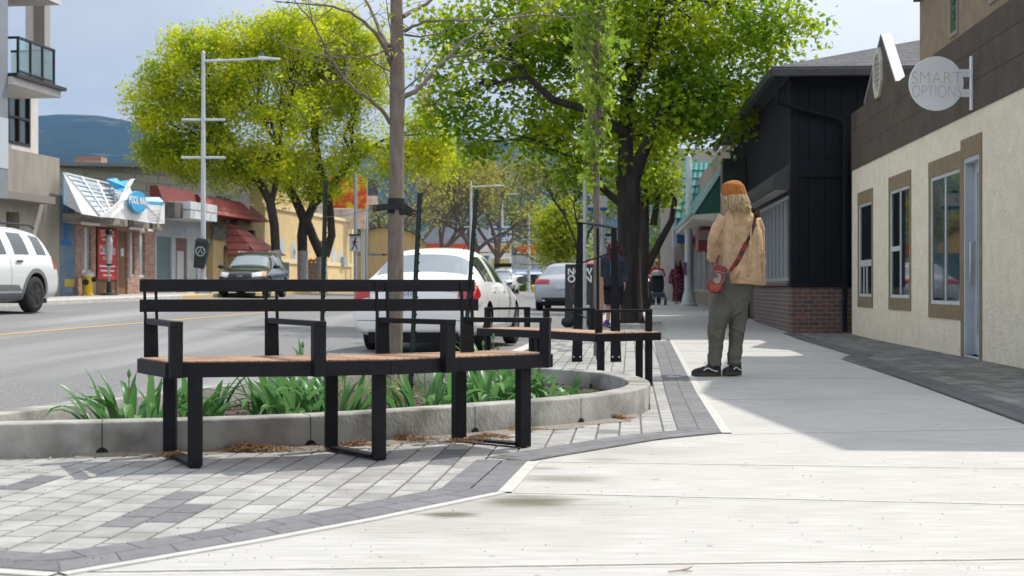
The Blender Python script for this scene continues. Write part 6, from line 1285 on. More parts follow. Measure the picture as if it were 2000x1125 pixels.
# ================================================================== CARS
carglass = glass('car glass', (.035, .042, .046), .02); backglass = glass('sky tinted rear glass', (.20, .23, .255), .03); blackp = M('black plastic', (.014, .014, .015), rough=.55); chrome = M('chrome', (.7, .7, .7), rough=.12, metal=1)  # backglass: sky reflection put into the base colour of front and rear glass
redl = M('red lamp lens', (.42, .008, .012), rough=.12, coat=.6); clearl = M('clear lamp lens', (.55, .56, .57), rough=.1, coat=.6); amber = M('amber lens', (.6, .22, .10), rough=.15, coat=.5)
rimm = M('alloy rim', (.36, .37, .38), rough=.3, metal=.8); darkrim = M('dark alloy', (.06, .06, .065), rough=.35, metal=.6); well = M('wheel well', (.006, .006, .006), rough=1)
def car(name, label, loc, rz, st, paint, glass_cols, wheels, W, r_w, rim, group=None, level=2, wheel_w=.20, roof_idx=None):
    """st: stations (x, zlo, zbelt, ztop, w, wr) from the nose (x small) to the tail; local x = along, the nose points to -x.
       glass_cols: {(i, part)}: interval i between stations, part 'side' or 'top'"""
    root = thing(name, label, 'car', loc, rz, group)
    rings = []; 
    for x, zl, zb, ztp, w_, wr in st:
        half = [(0, zl), (w_ * .80, zl), (w_ * .955, zl + .07), (w_ * .995, zl + (zb - zl) * .45), (w_, zl + (zb - zl) * .72), (w_ * .955, zb), (wr + (w_ * .93 - wr) * .05, ztp - .055 if ztp - zb > .15 else zb + (ztp - zb) * .6), (wr * .62, ztp - .004), (0, ztp + .012)]
        pts = half + [(-y, z) for y, z in half[-2:0:-1]]
        rings.append([(x, y, z) for y, z in pts])
    n = len(rings[0]); me = bpy.data.meshes.new('hull'); vs = [p for r_ in rings for p in r_]; fs = []; mi = []
    for i in range(len(rings) - 1):
        for k_ in range(n):
            j_ = (k_ + 1) % n; fs.append((i * n + k_, i * n + j_, (i + 1) * n + j_, (i + 1) * n + k_))
            part = None; kk = k_ if k_ < 8 else n - 1 - k_
            if kk == 5: part = 'side'
            elif kk in (6, 7): part = 'top'
            mi.append(1 if (i, part) in glass_cols else 0)
    fs.append(tuple(range(n))); mi.append(0); fs.append(tuple((len(rings) - 1) * n + k_ for k_ in range(n - 1, -1, -1))); mi.append(0)
    me.from_pydata(vs, [], fs); me.materials.append(paint); me.materials.append(carglass); me.materials.append(well); me.polygons.foreach_set('material_index', mi)
    bm = bmesh.new(); bm.from_mesh(me); bmesh.ops.recalc_face_normals(bm, faces=bm.faces)
    bm.to_mesh(me); bm.free()
    o = bpy.data.objects.new('hull', me); COL.objects.link(o)
    ss = o.modifiers.new('s', 'SUBSURF'); ss.levels = level; ss.render_levels = level
    cut = MB()
    for wx in wheels:
        for sy in (-1, 1): cut.loft([[(wx + (r_w + .055) * math.cos(2 * math.pi * k_ / 28), sy * yy, r_w + .02 + (r_w + .055) * math.sin(2 * math.pi * k_ / 28)) for k_ in range(28)] for yy in (W / 2 - .30, W / 2 + .3)])
    co = cut.build('cut', well, None); bm = bmesh.new(); bm.from_mesh(co.data); bmesh.ops.recalc_face_normals(bm, faces=bm.faces); bm.to_mesh(co.data); bm.free()
    bo = o.modifiers.new('b', 'BOOLEAN'); bo.object = co; bo.operation = 'DIFFERENCE'; bo.solver = 'EXACT'
    try: bo.material_mode = 'TRANSFER'
    except Exception: pass
    me2 = evaluated(o, name + '_hull'); bpy.data.objects.remove(co, do_unlink=True)
    bm = bmesh.new(); bm.from_mesh(me2); bvh = BVHTree.FromBMesh(bm)
    # split glass into its own parts
    gf = [f for f in bm.faces if f.material_index == 1]; left = set(gf); comps = []
    while left:
        st_ = [left.pop()]; comp = []
        while st_:
            f = st_.pop(); comp.append(f)
            for e in f.edges:
                for h in e.link_faces:
                    if h in left: left.remove(h); st_.append(h)
        comps.append(comp)
    for comp in comps:
        idx = {}; v_ = []; f_ = []
        for f in comp:
            q_ = []
            for v in f.verts:
                if v.index not in idx: idx[v.index] = len(v_); v_.append(v.co + v.normal * .0)
                q_.append(idx[v.index])
            f_.append(q_)
        mb = MB(); mb.add(v_, f_); cx = sum(v.x for v in v_) / len(v_); sd_ = abs(sum(v.y for v in v_) / len(v_)) > .3; mb.build('window' if sd_ else ('windscreen' if cx < (st[0][0] + st[-1][0]) / 2 else 'rear_window'), carglass if sd_ else backglass, root, smooth=True, world=False, angle=180)
    bmesh.ops.delete(bm, geom=gf, context='FACES'); bm.to_mesh(me2); bm.free()
    link_mesh('body', me2, None, root); me2.set_sharp_from_angle(angle=R(38))
    for wx in wheels:
        for sy in (-1, 1):
            y1 = sy * (W / 2 - .015); y0 = sy * (W / 2 - .015 - wheel_w)
            def ringy(r_, y): return [(wx + r_ * math.cos(2 * math.pi * k_ / 28), y, r_w + r_ * math.sin(2 * math.pi * k_ / 28)) for k_ in range(28)]
            mb = MB(); mb.loft([ringy(r_w * .62, y1 - sy * .02), ringy(r_w * .68, y1), ringy(r_w * .93, y1 - sy * .006), ringy(r_w, y1 - sy * .03), ringy(r_w, y0 + sy * .03), ringy(r_w * .9, y0)]); wh = mb.build('wheel', rubber, root, smooth=True, world=False)
            mb = MB(); mb.loft([ringy(r_w * .66, y1 - sy * .012), ringy(r_w * .60, y1 - sy * .03), ringy(r_w * .58, y1 - sy * .08), ringy(.02, y1 - sy * .085)])
            for k_ in range(5):
                a = 2 * math.pi * k_ / 5 + .3
                for da in (-.13, .13): mb.bar((wx + .03 * math.cos(a), y1 - sy * .02, r_w + .03 * math.sin(a)), (wx + r_w * .62 * math.cos(a + da), y1 - sy * .016, r_w + r_w * .62 * math.sin(a + da)), .045, .03, (0, 1, 0))
            mb.loft([ringy(.06, y1 - sy * .04), ringy(.055, y1 - sy * .005), ringy(.01, y1 - sy * .002)]); mb.build('rim', rim, wh, smooth=True, world=False)
    root['_'] = 0; del root['_']
    return root, bvh
def patch(bvh, axis, c, mat, name, root, off=.006, n=6, m_=5):
    "a skin panel: four (u, v) corners projected on the body along axis ('x+' from the tail, 'x-' from the nose, 'y+' / 'y-' from a side)"
    mb = MB(); vs = []
    for j in range(m_ + 1):
        for i in range(n + 1):
            a, b = i / n, j / m_; u = (1 - b) * ((1 - a) * c[0][0] + a * c[1][0]) + b * ((1 - a) * c[3][0] + a * c[2][0]); v = (1 - b) * ((1 - a) * c[0][1] + a * c[1][1]) + b * ((1 - a) * c[3][1] + a * c[2][1])
            if axis[0] == 'x': o = Vector((9 if axis[1] == '+' else -9, u, v)); d = Vector((-1 if axis[1] == '+' else 1, 0, 0))
            elif axis[0] == 'y': o = Vector((u, 9 if axis[1] == '+' else -9, v)); d = Vector((0, -1 if axis[1] == '+' else 1, 0))
            else: o = Vector((u, v, 9)); d = Vector((0, 0, -1))
            h, nn, _, _ = bvh.ray_cast(o, d)
            if h is None: h = vs[-1] if vs else o + d * 9; nn = -d
            if nn.dot(d) > 0: nn = -nn
            vs.append(h + nn * off)
    k_ = n + 1; fs = [(j * k_ + i, j * k_ + i + 1, (j + 1) * k_ + i + 1, (j + 1) * k_ + i) for j in range(m_) for i in range(n)]
    mb.add(vs, fs); return mb.build(name, mat, root, smooth=True, world=False)
def mirror_wing(root, x, y, z, sy, paint, s_=1):
    mb = MB(); mb.loft([[(x + dx * s_, y + sy * (.02 + .20 * s_ * f), z + .085 * s_ * h_ * math.sin(a) * (1 - .15 * f)) for a in [k_ * .5236 for k_ in range(12)] for dx in [(.055 + .02) * math.cos(a) * h_]] for f, h_ in ((0, .7), (.25, 1), (.75, 1), (1, .6))]); mr = mb.build('mirror', paint, root, smooth=True, world=False)
    mb = MB(); mb.plate([(x + .077 * s_, y + sy * (.05 + .13 * s_ + .09 * s_ * math.cos(a)), z + .062 * s_ * math.sin(a)) for a in [k_ * .5236 for k_ in range(12)]], (.004, 0, 0)); mb.build('mirror_glass', carglass, mr, world=False)
    mb = MB(); mb.bar((x, y - sy * .06, z - .06), (x, y + sy * .06, z - .03), .05, .03); mb.build('mirror_arm', blackp, mr, world=False)
# ---- white sedan, seen from behind.  local -x is the nose, so heading h turns the nose away from the camera
def place(px, ybase, Y): X = (px - 1000) / FPX * Y; return (X, Y, 0)
whitep = M('white car paint', (.80, .80, .79), rough=.28, coat=.6, spec=.5)
SED = [(-4.50, .34, .50, .56, .62, .46), (-4.42, .24, .58, .66, .78, .62), (-4.05, .20, .70, .80, .86, .70), (-3.50, .18, .82, .93, .875, .72), (-3.32, .18, .86, .98, .88, .70), (-2.55, .18, .90, 1.40, .885, .57), (-2.35, .18, .91, 1.445, .885, .565), (-1.80, .18, .92, 1.462, .885, .56), (-1.70, .18, .92, 1.46, .885, .56), (-1.15, .18, .93, 1.43, .885, .555), (-.98, .18, .94, 1.405, .885, .555), (-.42, .20, .955, 1.035, .875, .66), (-.36, .20, .955, 1.03, .872, .66), (-.12, .22, .92, 1.0, .86, .68), (-.03, .24, .80, .90, .845, .70), (.04, .27, .62, .66, .82, .66), (.05, .36, .50, .52, .76, .60)]
SG = {(4, 'top'), (10, 'top'), (5, 'side'), (6, 'side'), (8, 'side'), (9, 'side')}
def sedan(label, X, Y, heading, paint, rim=rimm, name='car', group=None, sc=1.0, st=SED, gl_=SG):
    "heading: direction the nose points, angle from +Y towards +X"
    c = (X, Y, zroad(X, Y + 1.5) + .0); rz = R(-90) - heading
    rt, bv = car(name, label, c, rz, st, paint, gl_, (-3.58, -.93), 1.77, .315, rim, group); rt.scale = (sc,) * 3; return rt, bv
ws_, bv = sedan('white four door sedan seen from behind, parked on the road past the long bench', (808 - 1000) / FPX * 19.4, 19.4, .15, whitep, sc=1.02)
for sy in (-1, 1):
    patch(bv, 'x+', [(sy * .88, .68), (sy * .60, .74), (sy * .62, .93), (sy * .89, .955)], redl, 'tail_light', ws_, .010, 8, 6)
    patch(bv, 'x+', [(sy * .86, .645), (sy * .62, .70), (sy * .61, .75), (sy * .87, .70)], clearl, 'reversing_light', ws_, .012, 6, 2)
    patch(bv, 'y+' if sy > 0 else 'y-', [(-.30, .78), (-.02, .70), (-.02, .93), (-.22, .95)], redl, 'tail_light', ws_, .008)
    mirror_wing(ws_, -3.02, sy * .86, 1.0, sy, whitep)
    for x in (-1.45, -2.38): patch(bv, 'y+' if sy > 0 else 'y-', [(x - .10, .83), (x + .10, .835), (x + .10, .865), (x - .10, .86)], whitep, 'door_handle', ws_, .025, 3, 2)
    for x in (-.78, -1.72, -2.72): patch(bv, 'y+' if sy > 0 else 'y-', [(x - .004, .26), (x + .004, .26), (x + .004, .91), (x - .004, .91)], M('panel gap', (.06, .06, .06), rough=1), 'panel_gap', ws_, .003, 1, 6)
patch(bv, 'x+', [(-.78, .44), (.78, .44), (.78, .452), (-.78, .452)], M('bumper seam', (.25, .25, .25), rough=1), 'bumper_seam', ws_, .003, 8, 1); patch(bv, 'x+', [(-.60, .93), (.60, .93), (.60, .942), (-.60, .942)], M('boot seam', (.2, .2, .2), rough=1), 'boot_seam', ws_, .003, 8, 1)
patch(bv, 'x+', [(-.62, .635), (.62, .635), (.62, .65), (-.62, .65)], M('boot lower seam', (.2, .2, .2), rough=1), 'boot_seam', ws_, .003, 8, 1)
plm = M('licence plate', (.60, .63, .68), rough=.4); plb = M('plate blue', (.03, .08, .30), rough=.5)
plp = patch(bv, 'x+', [(-.28, .735), (.02, .735), (.02, .885), (-.28, .885)], plm, 'licence_plate', ws_, .012, 2, 2)
text('LC  04V', 'lettering', plb, plp, (.085, -.13, .80), (0, 1, 0), (0, 0, 1), .105, .003, world=False, squeeze=.8)
mb = MB(); mb.ell((.055, -.40, .84), (.012, .014, .014), 8, 6); mb.build('boot_lock', blackp, ws_, world=False, smooth=True)
mb = MB(); mb.tube([(-.95, .50, 1.405), (-.60, .62, 1.62)], .004, 5); mb.tube([(-3.0, .86, 1.0), (-3.0, .95, 1.5)], .003, 5)
mb.build('aerial', blackp, ws_, world=False); mb = MB(); mb.box((-.2, 0, .22), (.6, 1.2, .14)); mb.build('underbody', well, ws_, world=False)
# ---- silver sedan further along
silver = M('silver car paint', (.40, .41, .43), rough=.25, metal=.55, coat=.6)
s2, bv = sedan('silver sedan seen from behind beside the black sandwich board', (1098 - 1000) / FPX * 43.5, 43.5, .12, silver, sc=1.03)
for sy in (-1, 1):
    patch(bv, 'x+', [(sy * .86, .80), (sy * .38, .80), (sy * .38, .93), (sy * .86, .95)], redl, 'tail_light', s2, .012, 8, 4); mirror_wing(s2, -3.02, sy * .86, 1.0, sy, silver)
    mb = MB(); mb.tube([(.05, sy * .55, .30), (.09, sy * .55, .30)], .045, 10); mb.build('exhaust', chrome, s2, world=False, smooth=True)
patch(bv, 'x+', [(-.80, .30), (.80, .30), (.78, .40), (-.78, .40)], blackp, 'lower_bumper', s2, .006, 8, 2); patch(bv, 'x+', [(-.2, .66), (.2, .66), (.2, .80), (-.2, .80)], plm, 'licence_plate', s2, .01, 2, 2)
mb = MB(); mb.box((-.2, 0, .22), (.6, 1.2, .14)); mb.build('underbody', well, s2, world=False)
# ---- red car ahead of it
redp = M('red car paint', (.40, .025, .018), rough=.25, coat=.7); SUVS = [(-4.62, .40, .62, .70, .62, .5), (-4.52, .28, .82, .92, .82, .66), (-4.1, .24, .96, 1.06, .92, .72), (-3.45, .22, 1.02, 1.12, .94, .74), (-3.30, .22, 1.04, 1.16, .945, .73), (-2.60, .22, 1.08, 1.66, .95, .64), (-2.40, .22, 1.09, 1.72, .95, .635), (-1.85, .22, 1.10, 1.76, .95, .63), (-1.74, .22, 1.10, 1.765, .95, .63), (-.95, .22, 1.12, 1.745, .95, .62), (-.82, .22, 1.125, 1.735, .945, .62), (-.28, .24, 1.13, 1.68, .935, .62), (-.16, .25, 1.12, 1.62, .925, .62), (.08, .28, 1.02, 1.14, .90, .70), (.12, .30, .82, .92, .88, .70), (.13, .36, .56, .60, .80, .62)]
SUVG = {(4, 'top'), (12, 'top'), (5, 'side'), (6, 'side'), (8, 'side'), (10, 'side')}
def suv(label, X, Y, heading, paint, rim, sc=1.0, st=SUVS):
    c = (X, Y, zroad(X, Y)); rt, bv = car('car', label, c, R(-90) - heading, st, paint, SUVG, (-3.72, -.90), 1.9, .37, rim, None, 2, .24); rt.scale = (sc,) * 3; return rt, bv
r1, bv = suv('red car with dark roof bars parked beyond the silver sedan', (1172 - 1000) / FPX * 52, 52, .12, redp, rimm, .98)
for sy in (-1, 1): patch(bv, 'x+', [(sy * .88, .85), (sy * .66, .85), (sy * .66, 1.1), (sy * .9, 1.12)], redl, 'tail_light', r1, .012)
mb = MB()
for sy in (-1, 1): mb.bar((-2.4, sy * .58, 1.80), (-.4, sy * .58, 1.77), .05, .05)
mb.build('roof_rail', blackp, r1, world=False)
# ---- white suv driving towards the camera on the far lane
pw = M('pearl white paint', (.66, .67, .68), rough=.25, coat=.6)
tail = at(112, 600, 31.0); hd_ = math.pi + .18
sv, bv = suv('white suv with black mirror and grey cladding cut by the left edge of the picture', (24 - 1000) / FPX * 31.6, 31.9, hd_, pw, darkrim, 1.06)
cl = M('grey plastic cladding', (.16, .17, .18), rough=.6)
for ax in ('y+', 'y-'):
    s_ = 1 if ax == 'y+' else -1
    patch(bv, ax, [(-3.25, .25), (-1.38, .25), (-1.40, .40), (-3.22, .38)], cl, 'sill_cladding', sv, .012, 8, 3); patch(bv, ax, [(-3.0, .44), (-1.42, .44), (-1.6, .56), (-2.85, .56)], cl, 'door_cladding', sv, .012, 8, 3)
    for x in (-1.55, -2.62): patch(bv, ax, [(x - .13, 1.0), (x + .13, 1.005), (x + .12, 1.05), (x - .12, 1.045)], blackp, 'door_handle', sv, .03, 3, 2)
    for x in (-1.86, -3.02): patch(bv, ax, [(x - .005, .5), (x + .005, .5), (x + .005, 1.09), (x - .005, 1.09)], M('suv panel gap', (.1, .1, .1), rough=1), 'panel_gap', sv, .003, 1, 6)
    patch(bv, ax, [(-.12, .90), (.06, .9), (.04, 1.12), (-.14, 1.12)], redl, 'tail_light', sv, .012)
    mirror_wing(sv, -3.16, s_ * .93, 1.19, s_, blackp, 1.1)
    for wx in (-3.72, -.90):
        mb = MB(); k_ = 18; ri = .425; ro = .51; vs = []
        for i in range(k_ + 1):
            a = math.pi * (-.06 + 1.12 * i / k_)
            for r_ in (ri, ro):
                h, nn, _, _ = bv.ray_cast(Vector((wx + r_ * math.cos(a), 9 * s_, .39 + r_ * math.sin(a))), Vector((0, -s_, 0)))
                y = h.y if h is not None and abs(h.y) > .7 else s_ * .93; vs.append((wx + r_ * math.cos(a), y + s_ * .012, .39 + r_ * math.sin(a)))
        mb.add(vs, [(2 * i, 2 * i + 1, 2 * i + 3, 2 * i + 2) for i in range(k_)]); mb.build('arch_cladding', cl, sv, smooth=True, world=False)
    mb = MB(); mb.tube([(-2.45, s_ * .60, 1.74), (-2.3, s_ * .60, 1.80), (-.6, s_ * .60, 1.79), (-.4, s_ * .60, 1.73)], .022, 8); mb.build('roof_rail', blackp, sv, smooth=True, world=False)
mb = MB(); mb.box((-.1, 0, .26), (.5, 1.2, .16)); mb.build('underbody', well, sv, world=False)
# ---- dark green-grey suv facing the camera
dg = M('dark green grey paint', (.028, .032, .037), rough=.2, metal=.4, coat=.8)
hd2 = math.pi + .04
ds, bv = suv('dark green grey suv facing the camera, parked at the far kerb behind the bench back', (520 - 1000) / FPX * 54.6, 54.6, hd2, dg, rimm, .96)
ds.location.z = zroad(ds.location.x, 52)
for s_ in (-1, 1):
    patch(bv, 'x-', [(s_ * .86, .80), (s_ * .46, .74), (s_ * .42, .90), (s_ * .84, .97)], clearl, 'headlight', ds, .014, 6, 4); patch(bv, 'x-', [(s_ * .87, .80), (s_ * .76, .78), (s_ * .75, .93), (s_ * .86, .97)], amber, 'indicator', ds, .02, 3, 3)
    mirror_wing(ds, -3.16, s_ * .93, 1.16, s_, blackp, 1.0)
    mb = MB(); mb.tube([(-2.3, s_ * .585, 1.72), (-2.1, s_ * .585, 1.765), (-.7, s_ * .585, 1.76), (-.5, s_ * .585, 1.70)], .016, 8); mb.build('roof_rail', grey_metal, ds, smooth=True, world=False)
gr = patch(bv, 'x-', [(-.40, .72), (.40, .72), (.42, .86), (-.42, .86)], blackp, 'grille', ds, .012, 6, 3); patch(bv, 'x-', [(-.55, .42), (.55, .42), (.6, .56), (-.6, .56)], blackp, 'lower_grille', ds, .01, 6, 3)
mb = MB(); 
for y0, z0, y1, z1 in ((-.09, .76, -.05, .83), (.05, .76, .09, .83), (-.07, .795, .07, .797)): mb.bar((-4.585, y0, z0), (-4.585, y1, z1), .02, .02, (1, 0, 0))
mb.build('emblem', chrome, ds, world=False); mb = MB(); mb.box((-4.2, 0, .28), (.6, 1.2, .14)); mb.build('underbody', well, ds, world=False)
mb = MB(); mb.ell((-1.5, -.35, 1.2), (.1, .1, .14), 8, 6)
# ---- far silver car with roof load
X = (985 - 1000) / FPX * 92; f1, bv = suv('far silver car with a dark load on its roof, beyond the white sedan', X + .15, 94, math.pi + .10, silver, rimm, .95)
mb = MB(); mb.loft([[(-2.6 + x, y * s_, 1.82 + z) for x, z in ((0, 0),) for y, z in ((-.6, 0), (.6, 0), (.6, .26), (-.6, .26))] for s_, x in ((.8, 0), (1, .3), (1, 1.6), (.8, 2.0))]); mb.build('roof_load', blackp, f1, world=False, bevel=.04)
for s_ in (-1, 1): patch(bv, 'x-', [(s_ * .86, .80), (s_ * .46, .74), (s_ * .42, .90), (s_ * .84, .97)], clearl, 'headlight', f1, .014); mirror_wing(f1, -3.16, s_ * .93, 1.16, s_, blackp, 1.0)
# ================================================================== STREET FURNITURE
def pole(mb, p, z0, z1, r0, r1, n=12): mb.tube([(p[0], p[1], z0), (p[0], p[1], z1)], [r0, r1], n)
lampm = M('pale painted lamp steel', (.55, .59, .62), (.48, .52, .55), 2, rough=.45)
def street_lamp(label, px, Y, ytop, arm_px, cross=(), z0=None, base=True, r_=.10, dirx=1):
    X = (px - 1000) / FPX * Y; z0 = z0 if z0 is not None else at(px, 575, Y).z; zt = at(px, ytop, Y).z; s_ = Y / FPX
    L_ = thing('street_lamp', label, 'street lamp', (X, Y, z0), 0, 'street lamps along the street'); mb = MB(); mb.tube([(X, Y, z0 - .1), (X, Y, (z0 + zt) / 2), (X, Y, zt)], [r_, r_ * .85, r_ * .62], 14); mb.ell((X, Y, zt + .03), (r_ * .7, r_ * .7, .10), 10, 6); mb.build('post', lampm, L_, smooth=True)
    if base: mb = MB(); mb.lathe([(.30, 0), (.30, .08), (.24, .10), (.20, .30), (.13, .55)], (X, Y, z0), 14); mb.build('base', lampm, L_, smooth=True)
    if arm_px:
        l = arm_px * s_; mb = MB(); mb.tube([(X, Y, zt - .25), (X + l * .5, Y, zt - .20), (X + l * .78, Y, zt - .14)], [.055, .045, .04], 8); mb.build('arm', lampm, L_, smooth=True)
        mb = MB(); x0, x1 = X + l * .72, X + l; mb.hexa([(x0, Y - .13, zt - .20), (x1, Y - .15, zt - .20), (x1, Y + .15, zt - .20), (x0, Y + .13, zt - .20), (x0, Y - .08, zt - .06), (x1, Y - .10, zt - .15), (x1, Y + .10, zt - .15), (x0, Y + .08, zt - .06)]); mb.build('lamp_head', lampm, L_, bevel=.02); mb = MB(); mb.box((x0 + l * .04, Y, zt + .02), (.12, .1, .12)); mb.build('photocell', M('lamp photocell', (.1, .14, .2), rough=.5), L_)
    for y, w_ in cross: mb = MB(); z = at(0, y, Y).z; mb.tube([(X - w_ * s_, Y, z), (X + w_ * s_, Y, z)], .045, 8); mb.build('cross_bar', lampm, L_, smooth=True)
    return L_, X, zt
l1, X1, zt1 = street_lamp('tall pale street lamp with two cross bars and one arm on the left pavement', 397, 51, 106, 150, ((234, 42), (308, 43)), zfar(51))
mb = MB(); bp_ = Vector((X1 - .05, 50.6, zfar(51) + 1.0)); 
bin_ = thing('litter_bin', 'black tilted litter bin with white symbol hanging on the left street lamp', 'litter bin', bp_); tilt = Matrix.Rotation(R(9), 4, 'Y')
def tl_(x, y, z): return bp_ + tilt @ Vector((x, y, z))
mb = MB(); mb.loft([[tl_(-.24 * k_, -.2 * k_, z), tl_(.24 * k_, -.2 * k_, z), tl_(.24 * k_, .2 * k_, z), tl_(-.24 * k_, .2 * k_, z)] for k_, z in ((.72, -.1), (.95, .55), (1, .85), (.8, .97))]); mb.build('body', M('black bin', (.014, .018, .022), rough=.5), bin_, bevel=.02)
mb = MB(); mb.tube([tl_(.16 * math.cos(a), -.215, .50 + .16 * math.sin(a)) for a in [k_ * .5236 for k_ in range(13)]], .022, 6); mb.tube([tl_(-.07, -.215, .42), tl_(0, -.215, .60), tl_(.07, -.215, .44)], .025, 6); mb.build('symbol', M('pale bin symbol', (.35, .4, .44), rough=.6), bin_)
street_lamp('white lamp post with sticker directly left of the person in the tan jacket', 1345, 46.3, 309, 0, (), .205, True, .145)
mb = MB(); q_ = at(1338, 525, 46.15); mb.box(q_, (.10, .02, .42)); tag(mb.build('sticker', M('blue red sticker', (.06, .10, .34), (.5, .08, .1), 9, rough=.6)), 'small blue and red sticker on the white lamp post', 'sticker')
street_lamp('far thin street lamp with one cross bar before the far shop', 1033, 118, 405, 0, ((468, 14),), .25, False, .13)
street_lamp('far street lamp with long arm behind the leaning stake', 920, 100, 358, 64, ((443, 14),), .3, False, .12)
street_lamp('farthest street lamp with short arm above the car wash sign', 981, 150, 375, 40, (), .3, False, .14)
street_lamp('distant street lamp with left arm between the forked tree and the white lamp post', 1319, 120, 455, -34, ((481, 10), (497, 10)), .3, False, .12)
street_lamp('pale pole partly hidden by the forked tree trunk', 1263, 66, 432, 0, (), .3, False, .12)
# pedestrian and bus signs
whs = M('white sign face', (.50, .52, .53), (.46, .48, .49), 3, rough=.5)
def walker(mb, c, h, Y):
    "black walking figure cut out on a sign, h tall"
    s_ = h; P = lambda x, z: (c[0] + x * s_, Y, c[2] + z * s_)
    mb.plate([P(.05 + .09 * math.cos(a), .40 + .09 * math.sin(a)) for a in [k_ * .6283 for k_ in range(10)]], (0, -.004, 0))
    for a, b, w_ in (((.03, .28), (-.02, .02), .16), ((-.02, .04), (.12, -.18), .10), ((.12, -.18), (.18, -.46), .09), ((-.02, .04), (-.10, -.2), .10), ((-.10, -.2), (-.24, -.46), .09), ((.04, .27), (.17, .12), .07), ((.17, .12), (.28, .06), .06), ((.02, .27), (-.14, .18), .07), ((-.14, .18), (-.17, .0), .06)):
        a_ = Vector(P(*a)); b_ = Vector(P(*b)); mb.bar(a_ + Vector((0, -.003, 0)), b_ + Vector((0, -.003, 0)), w_ * s_, .006, (0, 1, 0))
def ped_sign(label, px, ytop, ybot, wpx, Y, ypole, zb):
    X = (px - 1000) / FPX * Y; zt, z0 = at(0, ytop, Y).z, at(0, ybot, Y).z; w_ = wpx / FPX * Y
    r_ = thing('pedestrian_sign', label, 'sign', (X, Y, zb)); mb = MB(); pole(mb, (X + .03, Y + .1), zb - .1, at(0, ypole, Y).z, .075, .075); mb.build('pole', grey_metal, r_, smooth=True)
    mb = MB(); mb.box((X, Y, (zt + z0) / 2), (w_, .04, zt - z0)); mb.build('panel', whs, r_, bevel=.01); mb = MB(); walker(mb, (X, 0, (zt + z0) / 2 - .02), (zt - z0) * .82, Y - .021); mb.build('walking_figure', M('sign black', (.01, .01, .01), rough=.6), r_)
    mb = MB(); mb.box((X, Y - .03, zt + .03), (w_ + .06, .16, .06)); mb.build('hood', blackp, r_); return r_
ped_sign('pedestrian crossing sign with black walking figure on a pole left of the white sedan', 693, 460, 491, 21, 62, 340, .4)
ped_sign('pedestrian crossing sign with black walking figure seen through the tree guard', 1181, 461, 492, 20, 38, 470, .1)
Y = 36; bs = thing('bus_stop_sign', 'white bus stop panel with blue bottom strip behind the thin columnar tree trunk', 'sign', (at(1177, 0, Y).x, Y, .1)); c = at(1166.5, 385, Y); zt, z0 = at(0, 371, Y).z, at(0, 412, Y).z; zt = at(0, 369, Y).z
mb = MB(); mb.box((c.x, Y, (zt + z0) / 2), (39 / FPX * Y, .03, zt - z0)); mb.build('panel', whs, bs); hh = zt - z0; mb = MB(); mb.box((c.x, Y - .018, z0 + hh * .08), (39 / FPX * Y, .006, hh * .16)); mb.build('blue_strip', M('bus blue', (.03, .09, .26), rough=.5), bs); mb = MB(); mb.box((c.x, Y - .018, zt - hh * .03), (39 / FPX * Y, .006, hh * .06)); mb.build('green_strip', M('bus green', (.08, .34, .16), rough=.5), bs)
text('1', 'lettering', blackp, bs, (c.x - .11, Y - .018, z0 + hh * .62), (1, 0, 0), (0, 0, 1), .12, .004); text('2', 'lettering', blackp, bs, (c.x - .11, Y - .018, z0 + hh * .42), (1, 0, 0), (0, 0, 1), .12, .004)
mb = MB(); mb.box((c.x - .06, Y - .018, z0 + hh * .80), (.20, .006, .07)); mb.box((c.x + .15, Y - .018, z0 + hh * .78), (.09, .006, .09)); mb.box((c.x - .22, Y - .018, z0 + hh * .62), (.05, .006, .05)); mb.box((c.x - .22, Y - .018, z0 + hh * .34), (.05, .006, .05)); mb.build('lettering', blackp, bs)
mb = MB(); pole(mb, (at(1178, 0, Y).x, Y + .08), 0, at(0, 330, Y).z, .055, .055); mb.build('pole', grey_metal, bs, smooth=True)
mb = MB(); X = at(1142, 0, 24).x; pole(mb, (X, 24), -.05, at(0, 345, 24).z, .03, .03); tag(mb.build('sign_pole', grey_metal, smooth=True), 'bare thin galvanised pole left of the bus stop panel', 'pole')
# sandwich board
Y = 27.5; x0, x1 = at(1104, 0, Y).x, at(1160, 0, Y).x; zt, zb_ = at(0, 516, Y).z, g(Y); sb = thing('sandwich_board', 'black sandwich board with bold white now open lettering behind the tree guard', 'sign board', ((x0 + x1) / 2, Y, zb_)); bk_ = M('black board', (.010, .011, .013), rough=.5)
for dy, nm in ((-.24, 'front_panel'), (.24, 'back_panel')):
    mb = MB(); mb.hexa([(x0, Y + dy - .015, zb_ + .06), (x1, Y + dy - .015, zb_ + .06), (x1, Y + dy + .015, zb_ + .06), (x0, Y + dy + .015, zb_ + .06), (x0, Y + dy * .12 - .015, zt), (x1, Y + dy * .12 - .015, zt), (x1, Y + dy * .12 + .015, zt), (x0, Y + dy * .12 + .015, zt)]); mb.build(nm, bk_, sb, bevel=.004)
def on(z): return Y - .24 + (z - zb_ - .06) / (zt - zb_ - .06) * (.24 - .029) - .019
whb = M('white board print', (.66, .66, .64), rough=.7); upv = Vector((0, .211, zt - zb_ - .06)).normalized()
for s_, y in (('NOW', 531), ('OPEN', 545.5)): z = at(0, y, Y).z; text(s_, 'lettering', whb, sb, ((x0 + x1) / 2, on(z), z), (1, 0, 0), upv, .19, .004, bold=.006, squeeze=.95)
